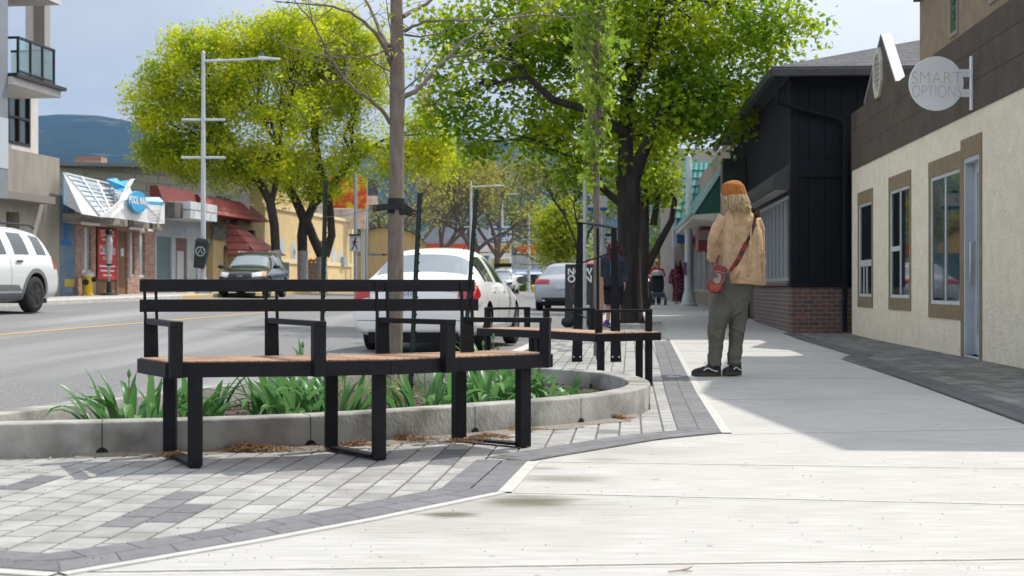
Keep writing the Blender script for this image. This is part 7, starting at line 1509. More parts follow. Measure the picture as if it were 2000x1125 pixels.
mb = MB(); z = at(0, 573, Y).z; mb.tube([((x0 + x1) / 2 + .19 * math.cos(a), on(z + .19 * math.sin(a)), z + .19 * math.sin(a)) for a in [k_ * .2618 for k_ in range(25)]], .006, 5); mb.build('ring_logo', M('grey ring print', (.10, .11, .12), rough=.7), sb)
mb = MB(); z = at(0, 598, Y).z; mb.box((x0 + .40, on(z), z), (.12, .006, .05)); mb.box((x0 + .15, on(z), z), (.02, .006, .05)); mb.build('small_print', whb, sb)
for x, lab in ((x0 - .02, 'black weight bag at the left foot of the now open board'), (x1 - .10, 'black weight bag at the right foot of the now open board')): mb = MB(); mb.ell((x + .06, Y - .26, zb_ + .10), (.13, .16, .11), 12, 8); tag(mb.build('sand_bag', M('black sand bag', (.02, .02, .022), rough=.8), smooth=True), lab, 'weight bag')
# dark bins near the forked tree, bollard
mb = MB(); c = at(1258, 575, 44); mb.box((c.x - .06, 44, .62), (.52, .6, .80)); tag(mb.build('planter_box', M('dark box', (.02, .022, .022), (.035, .035, .035), 4, rough=.6), bevel=.03), 'dark waist high box beside the forked tree', 'box')
mb = MB(); c = at(1246, 575, 42.5); mb.tube([(c.x, 42.5, .1), (c.x, 42.5, 1.02)], .07, 12); mb.ell((c.x, 42.5, 1.02), (.075, .075, .04), 10, 6); tag(mb.build('bollard', M('weathered post', (.20, .17, .14), (.26, .23, .2), 8, rough=.8), smooth=True), 'weathered grey bollard in front of the dark box', 'bollard')
# hydrants
def hydrant(label, px, ybase, ytop, Y, zb, two=True):
    X = (px - 1000) / FPX * Y; s_ = (ybase - ytop) / FPX * Y; h = thing('fire_hydrant', label, 'hydrant', (X, Y, zb), 0, 'yellow fire hydrants'); yl_ = M('hydrant yellow', (.60, .40, .02), rough=.5); tp_ = M('hydrant grey cap', (.45, .46, .48), rough=.5)
    mb = MB(); mb.lathe([(.20, 0), (.20, .05), (.155, .06), (.17, .35 * s_), (.19, .74 * s_), (.21, .76 * s_), (.21, .80 * s_)], (X, Y, zb), 16); mb.build('barrel', yl_, h, smooth=True); mb = MB(); mb.lathe([(.21, .80 * s_), (.20, .90 * s_), (.13, .97 * s_), (.05, .99 * s_), (.05, 1.04 * s_)], (X, Y, zb), 16); mb.build('cap', tp_ if two else yl_, h, smooth=True)
    mb = MB(); mb.tube([(X + .15, Y - .02, zb + .66 * s_), (X + .32, Y - .02, zb + .66 * s_)], .085, 10); mb.tube([(X, Y - .15, zb + .55 * s_), (X, Y - .26, zb + .55 * s_)], .10, 10); mb.build('outlet', blackp if two else yl_, h, smooth=True)
hydrant('yellow fire hydrant with grey cap before the brick shop on the left', 171, 579, 531, 45.5, zfar(45.5)); hydrant('tiny yellow fire hydrant before the far shop', 1041, 560, 543, 125, .3, False)
# furled patio umbrella on stand
X, Y = at(213, 0, 46.2).x, 46.2; zb_ = zfar(46); um = thing('patio_umbrella', 'furled grey umbrella on a stand in front of the red banner', 'umbrella', (X, Y, zb_)); mb = MB(); pole(mb, (X, Y), zb_, zb_ + 2.05, .03, .03, 8); mb.build('pole', grey_metal, um, smooth=True)
mb = MB(); mb.lathe([(.07, 1.0), (.09, 1.25), (.13, 1.55), (.10, 1.85), (.04, 2.0)], (X, Y, zb_), 9); mb.build('canopy', M('pale grey umbrella cloth', (.50, .50, .50), (.42, .42, .43), 8, rough=.9), um, smooth=True); mb = MB(); mb.lathe([(.06, 1.97), (.12, 2.0), (.10, 2.1), (.03, 2.16)], (X, Y, zb_), 10); mb.lathe([(.09, .96), (.10, 1.02)], (X, Y, zb_), 10); mb.build('cap', blackp, um); mb = MB(); mb.lathe([(.30, 0), (.28, .05), (.09, .10), (.07, .45), (.05, .46)], (X, Y, zb_), 14); mb.build('base', blackp, um, smooth=True)
# small orange topped stand and cones by the yellow building
X, Y = at(615, 0, 66).x, 66; zb_ = zfar(66); sd_ = thing('display_stand', 'dark wooden stand with orange items by the pale yellow building', 'stand', (X, Y, zb_)); mb = MB(); mb.box((X, Y, zb_ + .7), (.7, .5, 1.2)); mb.build('cabinet', M('brown slatted timber', (.14, .08, .05), (.30, .22, .17), 5, rough=.8, stretch=(1, 1, 6)), sd_); ogm = M('orange goods', (.65, .25, .03), rough=.7)
for i in range(6): mb = MB(); mb.ell((X - .25 + .1 * i, Y - .05, zb_ + 1.38 + .04 * (i % 2)), (.09, .09, .09), 8, 6); mb.build('orange_item', ogm, sd_, smooth=True)
# drain grate in the pavement
mb = MB(); X, Y = gnd(1315, 652); mb.box((X, Y, .012), (.75, .5, .004)); gr_ = tag(mb.build('drain_grate', M('dark grate', (.06, .06, .06), rough=.7)), 'flat drain grate in the pavement left of the person', 'grate'); mb = MB()
for i in range(9): mb.box((X - .33 + .082 * i, Y, .017), (.03, .42, .006))
mb.build('grate_bar', M('worn grate bar', (.30, .30, .30), rough=.6), gr_, world=False).location = (0, 0, 0)
# ================================================================== PEOPLE
skin = M('skin', (.52, .30, .21), (.46, .26, .18), 12, rough=.55)
def oval(c, rx, ry, n=16, tilt=(0, 0), yaw=0, p=2.0):
    "horizontal ring, superelliptic; tilt = slope of z along x and y"
    r_ = []
    for k_ in range(n):
        a = 2 * math.pi * k_ / n; ca, sa = math.cos(a), math.sin(a); x = rx * math.copysign(abs(ca) ** (2 / p), ca); y = ry * math.copysign(abs(sa) ** (2 / p), sa)
        X = x * math.cos(yaw) - y * math.sin(yaw); Y_ = x * math.sin(yaw) + y * math.cos(yaw); r_.append((c[0] + X, c[1] + Y_, c[2] + X * tilt[0] + Y_ * tilt[1]))
    return r_
def hand(mb, w_, d, up, s_=1.0, curl=.6, mir=1):
    "palm and five bent fingers starting at the wrist w_, pointing along d; up is the back of the hand"
    w_, d, up = Vector(w_), Vector(d).normalized(), Vector(up).normalized(); r_ = d.cross(up).normalized() * mir
    mb.loft([[w_ + d * f + r_ * (a * wd) + up * (b * th) for a, b in ((-1, -.6), (0, -1), (1, -.6), (1, .6), (0, 1), (-1, .6))] for f, wd, th in ((-.02, .026, .02), (.03 * s_, .036 * s_, .016), (.085 * s_, .042 * s_, .014), (.095 * s_, .040 * s_, .012))])
    for i, (o, l) in enumerate(((-.030, .068), (-.010, .078), (.010, .074), (.029, .058))):
        p = w_ + d * (.088 * s_) + r_ * (o * s_); pts = [p]; dd = d.copy()
        for k_ in range(3):
            dd = (dd - up * math.tan(curl * (.5 + .3 * k_) * .7)).normalized(); p = p + dd * (l * s_ * (.45, .32, .25)[k_]); pts.append(p)
        mb.tube(pts, [.0092 * s_, .0088 * s_, .0080 * s_, .0065 * s_], 8)
    p = w_ + d * .025 * s_ - r_ * .030 * s_; mb.tube([p, p + (d * .55 - r_ * .75 - up * .2).normalized() * .038 * s_, p + (d * .55 - r_ * .75 - up * .2).normalized() * .038 * s_ + (d * .9 - r_ * .2 - up * .4).normalized() * .034 * s_], [.012 * s_, .0105 * s_, .008 * s_], 8)
def head(mb, c, f, s_=1.0):
    "skull, jaw, nose, ears, brow; c = centre of the head, f = facing (horizontal unit vector)"
    c = Vector(c); f = Vector(f).normalized(); l = Vector((-f.y, f.x, 0)); u = Vector((0, 0, 1))
    def E(o, r_): # ellipsoid in the head frame
        rings = []
        for i in range(9):
            a = math.pi * (i + .5) / 9; rings.append([c + f * (o[0] + r_[0] * math.sin(a) * math.cos(t_)) * s_ + l * (o[1] + r_[1] * math.sin(a) * math.sin(t_)) * s_ + u * (o[2] - r_[2] * math.cos(a)) * s_ for t_ in [2 * math.pi * k_ / 14 for k_ in range(14)]])
        mb.loft([[tuple(p) for p in r__] for r__ in rings])
    E((0, 0, .025), (.098, .076, .10)); E((.022, 0, -.045), (.068, .058, .072)); E((.10, 0, -.012), (.020, .014, .026)); E((.085, 0, .024), (.018, .05, .012)); E((.088, 0, -.062), (.010, .026, .010)); E((.07, 0, -.10), (.022, .024, .018))
    for sgn in (-1, 1): E((-.005, sgn * .078, -.008), (.022, .010, .032))
    return c, f, l, u
def eyes(root, c, f, s_, mat, world=True):
    c = Vector(c); f = Vector(f).normalized(); l = Vector((-f.y, f.x, 0))
    for sgn in (-1, 1):
        mb = MB(); p = c + f * .087 * s_ + l * sgn * .031 * s_ + Vector((0, 0, .008 * s_)); mb.ell(p, (.014 * s_, .014 * s_, .008 * s_), 8, 6); mb.build('eye', mat, root, smooth=True)
eye_m = M('dark eye', (.03, .025, .02), rough=.2); hairb = vary(M('dark blonde hair', (.95, .73, .45), (.52, .36, .19), 26, rough=.5, stretch=(7, 7, .7), bump=1, bscale=60, bdist=.02, lo=.4, hi=.6), .5)
PY = 12.9; PS = PY / FPX
def pp(x, y, dy=0): return Vector(((x - 1000) * PS, PY + dy, (735 - y) * PS))
root = thing('person', 'person in orange beanie, tan jacket and olive trousers standing with back turned', 'person', pp(1402, 735))
face = Vector((-.70, .71, 0)).normalized()
# body (skin): head, neck, torso core, arms reaching forward, hands holding, legs
mb = MB(); hc = pp(1431, 384, -.0) + Vector((-.02, .03, 0)); head(mb, hc, (-.45, .89, 0), 1.02)
mb.tube([hc + Vector((.02, -.02, -.06)), pp(1444, 415, .0), pp(1446, 430, 0)], [.058, .058, .075], 12)
mb.loft([oval(pp(1440 if y > 500 else 1446, y, .02), rx * PS, ry, 14) for y, rx, ry in ((425, 22, .06), (440, 30, .07), (480, 26, .07), (540, 20, .06), (575, 16, .06), (596, 14, .05))])
LSh, LEl, LWr = pp(1417, 430, .02), pp(1402, 484, .12), pp(1412, 500, .38); RSh, REl, RWr = pp(1480, 432, .02), pp(1484, 490, .12), pp(1440, 497, .42)
for a, b, c in ((LSh, LEl, LWr), (RSh, REl, RWr)): mb.tube([a, b, c], [.05, .042, .028], 10)
hand(mb, LWr, (.1, 1, .15), (-.5, 0, .9), 1, .9, 1); hand(mb, RWr, (-.5, .9, .1), (.3, 0, .95), 1, .9, -1)
for k_, kn, an in (((1424, 585), (1402, 640), (1396, 715)), ((1440, 585), (1440, 640), (1434, 715))): mb.tube([pp(*k_, .01), pp(*kn, .0), pp(*an, .01)], [.055, .045, .036], 10)
remeshed(mb, 'body', skin, root, .008, 2).data.transform(Matrix.Translation(-Vector(root.location))); eyes(root, hc, (-.45, .89, 0), 1.02, eye_m)
def garment(mb, name, mat, voxel=.011, smooth=4, disp=None, rt=None):
    rt = rt or root
    def mod(o):
        if disp:
            for s_, st_ in disp:
                tx = bpy.data.textures.new(name, 'CLOUDS'); tx.noise_scale = s_; tx.noise_depth = 3
                d = o.modifiers.new('d', 'DISPLACE'); d.texture = tx; d.strength = st_; d.mid_level = .5; d.texture_coords = 'GLOBAL'
    o = remeshed(mb, name, mat, rt, voxel, smooth, mod); o.data.transform(Matrix.Translation(-Vector(rt.location))); return o
canvas = M('tan duck canvas', (.58, .39, .235), (.50, .335, .195), 9, rough=.9, bump=.25, bscale=160, c3=(.40, .255, .135), s3=4, detail=8)
mb = MB()
def ringp(xl, xr, y, ry, dy=0, tilt=0, p=2.3): return oval(pp((xl + xr) / 2, y, dy), (xr - xl) / 2 * PS, ry, 26, (tilt, 0), R(-10), p)
mb.loft([ringp(1415, 1496, 556, .185, .02, -.05, 2.6), ringp(1414, 1496, 545, .185, .02), ringp(1413, 1495, 515, .175, .02), ringp(1411, 1492, 480, .16, .02), ringp(1410, 1489, 455, .15, .015), ringp(1412, 1483, 437, .135, .01), ringp(1417, 1475, 423, .105, .01), ringp(1421, 1468, 412, .085, .01), ringp(1427, 1460, 405, .07, 0)])
mb.tube([pp(1416, 424, .02), pp(1404, 446, .03), pp(1397, 470, .05), pp(1398, 484, .10), pp(1404, 494, .22), pp(1404, 500, .40)], [.060, .066, .063, .068, .062, .054], 16)
mb.tube([pp(1399, 478, .08), pp(1408, 494, .10), pp(1420, 500, .22)], [.07, .055, .05], 14)
mb.tube([pp(1474, 429, .02), pp(1483, 452, .04), pp(1484, 480, .08), pp(1476, 492, .2), pp(1450, 498, .40)], [.062, .062, .058, .058, .05], 16)
for x0, x1_, y0, y1, d_ in ((1430, 1428, 425, 500, -.17), (1462, 1455, 430, 540, -.18), (1486, 1488, 445, 545, -.15), (1440, 1425, 520, 548, -.17)): mb.tube([pp(x0, y0, d_ * .85), pp((x0 + x1_) / 2, (y0 + y1) / 2, d_), pp(x1_, y1, d_)], [.006, .016, .010], 8)
mb.tube([pp(1420, 409, -.06), pp(1434, 404, -.10), pp(1450, 403, -.10), pp(1464, 408, -.06)], [.022, .028, .028, .022], 10)
jk = garment(mb, 'jacket', canvas, .0105, 3, [(.12, .022), (.045, .012)])
seam = M('darker seam', (.30, .195, .10), rough=.95)
bm = bmesh.new(); bm.from_mesh(jk.data); jb = BVHTree.FromBMesh(bm); bm.free()
def on_jacket(x, y, off=.003):
    p = pp(x, y, -1.2) - Vector(root.location); h, n_, _, _ = jb.ray_cast(p, Vector((0, 1, 0))); return (h - Vector((0, off, 0)) + Vector(root.location)) if h is not None else pp(x, y, -.17)
def seam_line(pts, r_=.0028):
    q_ = []
    for a, b in zip(pts, pts[1:]):
        for i in range(8): q_.append(on_jacket(a[0] + (b[0] - a[0]) * i / 8, a[1] + (b[1] - a[1]) * i / 8, .0005))
    return q_
mb = MB()
for ln in ([(1473, 430), (1474, 470), (1472, 550)], [(1428, 408), (1432, 440), (1430, 470), (1424, 492)], [(1417, 430), (1408, 455), (1396, 480)], [(1396, 468), (1410, 478)], [(1418, 549), (1440, 543), (1455, 549), (1492, 552)]): mb.tube(seam_line(ln), .0024, 5)
mb.build('seam', seam, jk)
olive = M('olive trousers', (.125, .12, .097), (.10, .096, .077), 7, rough=.9, bump=.3, bscale=150, detail=8)
mb = MB()
def leg(pts): mb.loft([oval(pp((a + b) / 2, y, dy), (b - a) / 2 * PS, ry, 20, (0, 0), 0, 2.3) for a, b, y, ry, dy in pts])
leg([(1382, 1408, 716, .068, .0), (1382, 1409, 700, .066, 0), (1383, 1412, 675, .072, -.005), (1382, 1414, 650, .082, -.01), (1382, 1420, 634, .09, -.02), (1384, 1428, 610, .10, -.01), (1390, 1440, 585, .12, 0), (1402, 1452, 560, .13, .01), (1410, 1470, 535, .12, .01)])
leg([(1421, 1447, 714, .068, .02), (1420, 1449, 700, .066, .02), (1424, 1452, 675, .072, .02), (1425, 1455, 650, .08, .02), (1425, 1458, 634, .085, .02), (1420, 1460, 610, .10, .015), (1412, 1464, 585, .125, .01), (1412, 1474, 560, .135, .01), (1420, 1478, 535, .12, .01)])
for x0, y0, x1_, y1, d_ in ((1386, 633, 1412, 640, -.085), (1384, 645, 1412, 652, -.08), (1385, 655, 1408, 648, -.075), (1426, 640, 1450, 648, -.07), (1452, 600, 1424, 620, -.10), (1384, 700, 1406, 706, -.06), (1384, 709, 1404, 712, -.06), (1424, 706, 1446, 711, -.055)): mb.tube([pp(x0, y0, d_ * .8), pp((x0 + x1_) / 2, (y0 + y1) / 2, d_), pp(x1_, y1, d_ * .8)], [.006, .013, .006], 8)
garment(mb, 'trousers', olive, .0105, 3, [(.09, .028), (.03, .012)])
shoe_b = M('black suede', (.012, .012, .016), (.02, .02, .024), 40, rough=.85); sole = M('dark gum sole', (.055, .042, .035), (.04, .032, .028), 20, rough=.8); lace = M('white leather', (.66, .66, .66), rough=.5)
def shoe(toe, heel, ytop, ybot, dy, yaw):
    L_ = (heel - toe) * PS / max(.5, math.cos(yaw)); c = pp(heel, ybot, dy); d = Vector((-math.cos(yaw), -math.sin(yaw), 0)); s_ = Vector((-d.y, d.x, 0)); 
    def ring(z, k_, f0=0, f1=1):
        r_ = []
        for q_ in range(24):
            a = 2 * math.pi * q_ / 24; f = (.5 - .5 * math.cos(a)); wv = (.044 + .010 * math.sin(math.pi * min(1, f * 1.1)) * (f > .4)) * (math.sin(math.pi * (.04 + .92 * f)) ** .35) * k_
            p = c + d * (f0 + (f1 - f0) * f) * L_ + s_ * wv * (1 if a < math.pi else -1) * (abs(math.sin(a)) ** .25); r_.append((p.x, p.y, c.z + z))
        return r_
    mb = MB(); mb.loft([ring(.0, 1.0), ring(.004, 1.04), ring(.030, 1.04), ring(.034, 1.0)]); sh = mb.build('shoe', sole, root, smooth=True, angle=50)
    mb = MB(); mb.loft([ring(.030, .96), ring(.05, .95, .0, .985), ring(.068, .85, .005, .90), ring(.085, .76, .01, .66), ring(.10, .68, .01, .52), ring(.118, .62, .0, .42)]); mb.build('upper', shoe_b, sh, smooth=True, angle=80)
    mb = MB(); o = -s_ if s_.y > 0 else s_     # white side stripe on the side facing the camera
    o = o if o.y < 0 else -o
    pts = [c + d * L_ * f + o * (.0445 + .004 * math.sin(3.1 * f)) + Vector((0, 0, z)) for f, z in ((.16, .050), (.24, .050), (.34, .060), (.46, .076), (.54, .074), (.62, .056))]
    mb.tube(pts, .0055, 6)
    for f, z in ((.60, .088), (.55, .098), (.50, .108)): mb.tube([c + d * L_ * f + o * .028 + Vector((0, 0, z - .012)), c + d * L_ * f + Vector((0, 0, z)), c + d * L_ * f - o * .028 + Vector((0, 0, z - .012))], .004, 5)
    mb.tube([c + d * L_ * .5 + o * .01 + Vector((0, 0, .11)), c + d * L_ * .56 + o * .02 + Vector((0, 0, .135)), c + d * L_ * .6 + o * .03 + Vector((0, 0, .11))], .003, 5)
    mb.build('stripe_and_laces', lace, sh, smooth=True)
shoe(1349, 1408, 708, 735.0, -.02, R(4)); shoe(1410.5, 1449.5, 712, 733.5, .08, R(38))
orange = M('orange rib knit', (.40, .14, .025), (.31, .105, .018), 60, rough=.95, bump=1, bscale=120, bdist=.01, stretch=(1, 1, .25))
mb = MB(); bt = (0.14, 0); mb.loft([oval(pp(x, y, dy), rx * PS, rx * PS * 1.08, 22, t_, 0, 2.1) for x, y, rx, dy, t_ in ((1434.5, 384, 24.4, .01, (-.32, .1)), (1434.5, 379, 25.2, .01, (-.30, .1)), (1434.5, 373, 24.8, .01, (-.28, .1)), (1434, 368, 23.6, .01, (-.2, .1)), (1433.5, 361, 20.5, .01, (-.1, 0)), (1433.5, 355, 13.5, .01, (0, 0)), (1434, 352.2, 5, .01, (0, 0)))])
bo = garment(mb, 'beanie', orange, .008, 3)
mb = MB(); mb.loft([oval(pp(1434.5, y, .01), rx * PS, rx * PS * 1.08, 22, (-.30, .1), 0, 2.1) for y, rx in ((389, 24.4), (386.5, 25.4), (376, 25.2), (374, 24.4))]); mb.build('cuff', orange, bo, smooth=True)
# hair: many strands falling from under the beanie to the shoulders
hr = random.Random(12); mb = MB()
mb.loft([oval(pp(x, y, dy), rx * PS, ry, 16) for x, y, rx, ry, dy in ((1434, 376, 18, .08, -.01), (1434, 386, 19, .09, -.015), (1436, 396, 21, .085, -.02), (1438, 404, 21, .06, -.04), (1440, 409, 17, .04, -.06))])
hb_ = garment(mb, 'hair', hairb, .008, 3); mb = MB()
for i in range(420):
    t_ = hr.uniform(-1.35, 1.35); x0 = 1434.5 + 21 * math.sin(t_); d0 = -.10 * math.cos(t_) + .0; y0 = 377 + hr.uniform(-4, 4) + 2.5 * math.sin(t_); ln = hr.uniform(24, 37) - 3 * max(0, -math.sin(t_)); x1_ = x0 + 5 + hr.gauss(0, 1.6) + 4 * math.sin(t_); cv = hr.gauss(0, 1.2)
    mb.tube([pp(x0, y0, d0), pp(x0 + 1.5 + cv * .4 + 2 * math.sin(t_), y0 + ln * .35, d0 * 1.08 - .008), pp((x0 + x1_) / 2 + cv + 2 * math.sin(t_), y0 + ln * .7, d0 * 1.05 - .024), pp(x1_, y0 + ln, d0 * .95 - .032 + hr.gauss(0, .008))], [.005, .006, .0048, .001], 4, cap=False)
mb.build('strands', hairb, hb_, smooth=True)
# cross-body bag: carried by the person, a thing of its own
bag = thing('shoulder_bag', 'red patchwork shoulder bag hanging on a dark red strap across the tan jacket', 'bag', pp(1396, 575, -.16)); bagm = M('red leather', (.20, .022, .018), (.11, .018, .016), 6, rough=.5); pat = M('patchwork panel', (.34, .26, .20), (.10, .10, .13), 12, rough=.7, detail=1, lo=.48, hi=.52, c3=(.42, .07, .02), s3=16, lo3=.55, hi3=.58)
def bp(x, y, d): return pp(x, y, d)
out_b = [(1389, 519), (1394, 516), (1410, 521), (1416, 527), (1409, 548), (1407, 560), (1403, 570), (1394, 574), (1383, 572), (1376, 566), (1376, 556), (1383, 542), (1387, 528)]
mb = MB(); mb.plate([bp(x, y, -.20) for x, y in out_b], (0, .09, 0)); mb.build('body', bagm, bag, bevel=.014, seg=3)
mb = MB(); mb.plate([bp(x, y, -.206) for x, y in ((1388, 532), (1406, 536), (1401, 550), (1396, 556), (1381, 550))], (0, .012, 0)); mb.build('patch_pocket', pat, bag, bevel=.003); mb = MB(); mb.plate([bp(x, y, -.207) for x, y in ((1379, 556), (1396, 559), (1402, 556), (1401, 566), (1393, 571), (1380, 568))], (0, .014, 0)); mb.build('lower_pocket', M('bright red leather', (.40, .06, .025), (.22, .03, .02), 9, rough=.5), bag, bevel=.004)
mb = MB(); mb.tube([bp(x, y, -.208) for x, y in ((1388, 530), (1398, 531), (1411, 535))], .003, 6); mb.tube([bp(x, y, -.208) for x, y in ((1380, 553), (1390, 558), (1399, 558), (1405, 550), (1409, 538))], .0028, 6); mb.build('zip_piping', M('tan piping', (.40, .28, .2), rough=.6), bag)
stm = M('woven dark red strap', (.13, .03, .022), (.05, .02, .018), 60, rough=.8)
def strapline(pts, wd, mat, name):
    mb = MB(); ps_ = []
    for a, b in zip(pts, pts[1:]):
        for i in range(6): ps_.append((a[0] + (b[0] - a[0]) * i / 6, a[1] + (b[1] - a[1]) * i / 6))
    ps_.append(pts[-1]); P3 = [on_jacket(x, y, .009) for x, y in ps_]
    for i in range(1, len(P3) - 1): P3[i] = (P3[i - 1] + P3[i] * 2 + P3[i + 1]) / 4 - Vector((0, .002, 0))
    t0 = Vector((pts[-1][0] - pts[0][0], 0, -(pts[-1][1] - pts[0][1]))).normalized(); s_ = Vector((-t0.z, 0, t0.x)); vs = []
    for p in P3: vs += [p - s_ * wd / 2, p + s_ * wd / 2, p + s_ * wd / 2 + Vector((0, .004, 0)), p - s_ * wd / 2 + Vector((0, .004, 0))]
    n_ = len(P3); mb.add(vs, [(4 * i + k_, 4 * i + (k_ + 1) % 4, 4 * i + 4 + (k_ + 1) % 4, 4 * i + 4 + k_) for i in range(n_ - 1) for k_ in range(4)]); return mb.build(name, mat, bag)
strapline([(1473, 414), (1474, 424), (1468, 442), (1452, 478)], .030, stm, 'strap'); strapline([(1453, 475), (1440, 503), (1424, 530)], .044, M('patterned red strap', (.24, .03, .02), (.05, .03, .03), 14, rough=.7, detail=1, lo=.45, hi=.55), 'strap_pad'); strapline([(1425, 528), (1419, 534), (1413, 535)], .016, M('brass link', (.4, .3, .15), rough=.4, metal=.8), 'strap_link'); mb = MB(); mb.tube([bp(1393, 520, -.17), bp(1397, 508, -.13), bp(1402, 500, -.08)], .010, 6); mb.build('strap_end', stm, bag)
# ------------------------------------------------------------------ background people
def figure(label, px, ybase, ytop, Y, fac, parts, skinm=skin, zb=None):
    "small standing figure: returns the root and a mapper (u across, d depth, h height 0..1)"
    X = (px - 1000) / FPX * Y; z = g(Y) if zb is None else zb; hgt = (ybase - ytop) / FPX * Y; r_ = thing('person', label, 'person', (X, Y, z))
    return r_, hgt, lambda u, d, h: Vector((X + u, Y + d, z + h * hgt))
# red haired woman behind the tree guard
r_, hg, q_ = figure('person with long dark red hair and dark grey coat walking behind the tree guard', 1198, 633, 466, 28.6, None, None)
mb = MB(); hc = q_(.0, -.02, .935); head(mb, hc, (-.45, -.9, 0)); mb.tube([q_(0, 0, .88), q_(0, .01, .80)], [.055, .06], 10); mb.loft([oval(q_(0, .02, h), rx, ry) for h, rx, ry in ((.84, .10, .07), (.80, .17, .10), (.70, .16, .11), (.55, .15, .11), (.48, .16, .11))])
for s_ in (-1, 1): mb.tube([q_(s_ * .18, .02, .79), q_(s_ * .24, .0, .62), q_(s_ * .22, -.10, .48)], [.05, .042, .03], 8); hand(mb, q_(s_ * .22, -.10, .48), (0, -.2, -1), (s_, 0, 0), .95, .5, s_); mb.tube([q_(s_ * .09, .02, .5), q_(s_ * .10, -.03 * s_, .27), q_(s_ * .11, .06 * s_, .05)], [.08, .055, .04], 8)
remeshed(mb, 'body', skin, r_, .011, 2).data.transform(Matrix.Translation(-Vector(r_.location))); eyes(r_, hc, (-.45, -.9, 0), 1, eye_m)
mb = MB(); mb.loft([oval(q_(0, .02, h), rx, ry, 18) for h, rx, ry in ((.44, .24, .17), (.50, .25, .18), (.62, .235, .17), (.74, .22, .15), (.80, .19, .12), (.84, .10, .08))])
for s_ in (-1, 1): mb.tube([q_(s_ * .19, .02, .79), q_(s_ * .27, .0, .63), q_(s_ * .25, -.09, .49)], [.075, .075, .06], 10)
garment(mb, 'coat', M('dark slate coat', (.035, .042, .058), (.025, .03, .042), 5, rough=.9), .016, 3, [(.1, .03)], r_); mb = MB(); mb.loft([oval(q_(.0, -.17, h), .07, .02, 10) for h in (.58, .66, .74)]); mb.build('shirt', M('turquoise shirt', (.03, .25, .38), rough=.8), r_, smooth=True)
mb = MB()
for s_ in (-1, 1): mb.loft([oval(q_(s_ * .10, -.03 * s_ * .5, h), rx, .09, 12) for h, rx in ((.24, .085), (.34, .095), (.47, .11))])
garment(mb, 'shorts', M('black cloth', (.012, .012, .014), rough=.9), .014, 3, None, r_)
for s_ in (-1, 1): mb = MB(); mb.loft([oval(q_(s_ * .11 - .03, -.02 + .06 * s_, z_), .06 * k_, .13 * k_, 12) for z_, k_ in ((.0, 1), (.025, 1.02), (.045, .8), (.06, .5))]); mb.build('shoe', M('purple shoe', (.10, .03, .32), rough=.6), r_, smooth=True)
hm = M('dark red hair', (.12, .012, .016), (.06, .008, .01), 20, rough=.5, stretch=(5, 5, .6)); mb = MB(); mb.loft([oval(q_(u, d, h), rx, ry, 14) for u, d, h, rx, ry in ((.02, .05, .99, .06, .06), (.01, .04, .965, .10, .10), (.02, .06, .92, .12, .10), (.04, .07, .84, .15, .09), (.08, .08, .74, .17, .09), (.12, .08, .66, .13, .06))]); mb.tube([q_(-.09, -.03, .95), q_(-.11, -.05, .85), q_(-.08, -.14, .72)], [.03, .04, .02], 8); garment(mb, 'hair', hm, .014, 3, None, r_)
# person in red jacket pushing a stroller
r_, hg, q_ = figure('person in red jacket, cap and sunglasses pushing the stroller', 1281, 594, 506, 49.0, None, None)
mb = MB(); hc = q_(.0, -.02, .93); head(mb, hc, (0, -1, 0)); mb.tube([q_(0, 0, .88), q_(0, .01, .8)], [.055, .06], 10); mb.loft([oval(q_(0, .02, h), rx, ry) for h, rx, ry in ((.84, .10, .07), (.80, .18, .10), (.62, .16, .11), (.48, .16, .11))])
for s_ in (-1, 1): mb.tube([q_(s_ * .19, .02, .79), q_(s_ * .25, -.02, .66), q_(s_ * .18, -.28, .60)], [.05, .042, .03], 8); hand(mb, q_(s_ * .18, -.28, .60), (-s_ * .3, -1, 0), (0, 0, 1), .95, 1.0, s_); mb.tube([q_(s_ * .09, .02, .5), q_(s_ * .10, -.05 * s_, .27), q_(s_ * .11, .06 * s_, .04)], [.08, .055, .04], 8)
remeshed(mb, 'body', skin, r_, .012, 2).data.transform(Matrix.Translation(-Vector(r_.location)))
mb = MB(); mb.loft([oval(q_(0, .02, h), rx, ry, 18) for h, rx, ry in ((.48, .20, .15), (.62, .21, .15), (.74, .215, .14), (.80, .19, .12), (.845, .09, .08))])
for s_ in (-1, 1): mb.tube([q_(s_ * .19, .02, .79), q_(s_ * .27, -.02, .66), q_(s_ * .18, -.25, .605)], [.075, .07, .055], 10)
garment(mb, 'jacket', M('red jacket', (.26, .014, .022), (.20, .012, .02), 6, rough=.8), .016, 3, [(.1, .03)], r_)
mb = MB()
for s_ in (-1, 1): mb.loft([oval(q_(s_ * .10, .06 * s_ * (1 - h * 2), h), rx, .085, 12) for h, rx in ((.03, .075), (.25, .085), (.5, .11))])
garment(mb, 'trousers', M('dark trousers', (.02, .02, .026), rough=.9), .016, 3, None, r_); mb = MB(); mb.loft([oval(q_(0, -.0, h), rx, rx * 1.1, 14) for h, rx in ((.955, .095), (.985, .09), (1.01, .05))]); mb.build('cap', M('salmon cap', (.42, .12, .09), rough=.8), r_, smooth=True); mb = MB(); mb.box(q_(0, -.12, .938), (.14, .03, .04)); mb.build('sunglasses', blackp, r_, bevel=.008)
for s_ in (-1, 1): mb = MB(); mb.loft([oval(q_(s_ * .11, -.03 + .06 * s_, z_), .055 * k_, .13 * k_, 12) for z_, k_ in ((.0, 1), (.03, 1), (.055, .5))]); mb.build('shoe', blackp, r_, smooth=True)
Y = 47.9; X = at(1285, 0, Y).x; z = g(Y); st_ = thing('stroller', 'black stroller with pale frame and grey hood pushed by the person in red', 'stroller', (X, Y, z)); fm_ = M('pale stroller frame', (.55, .58, .62), rough=.35, metal=.3); mb = MB()
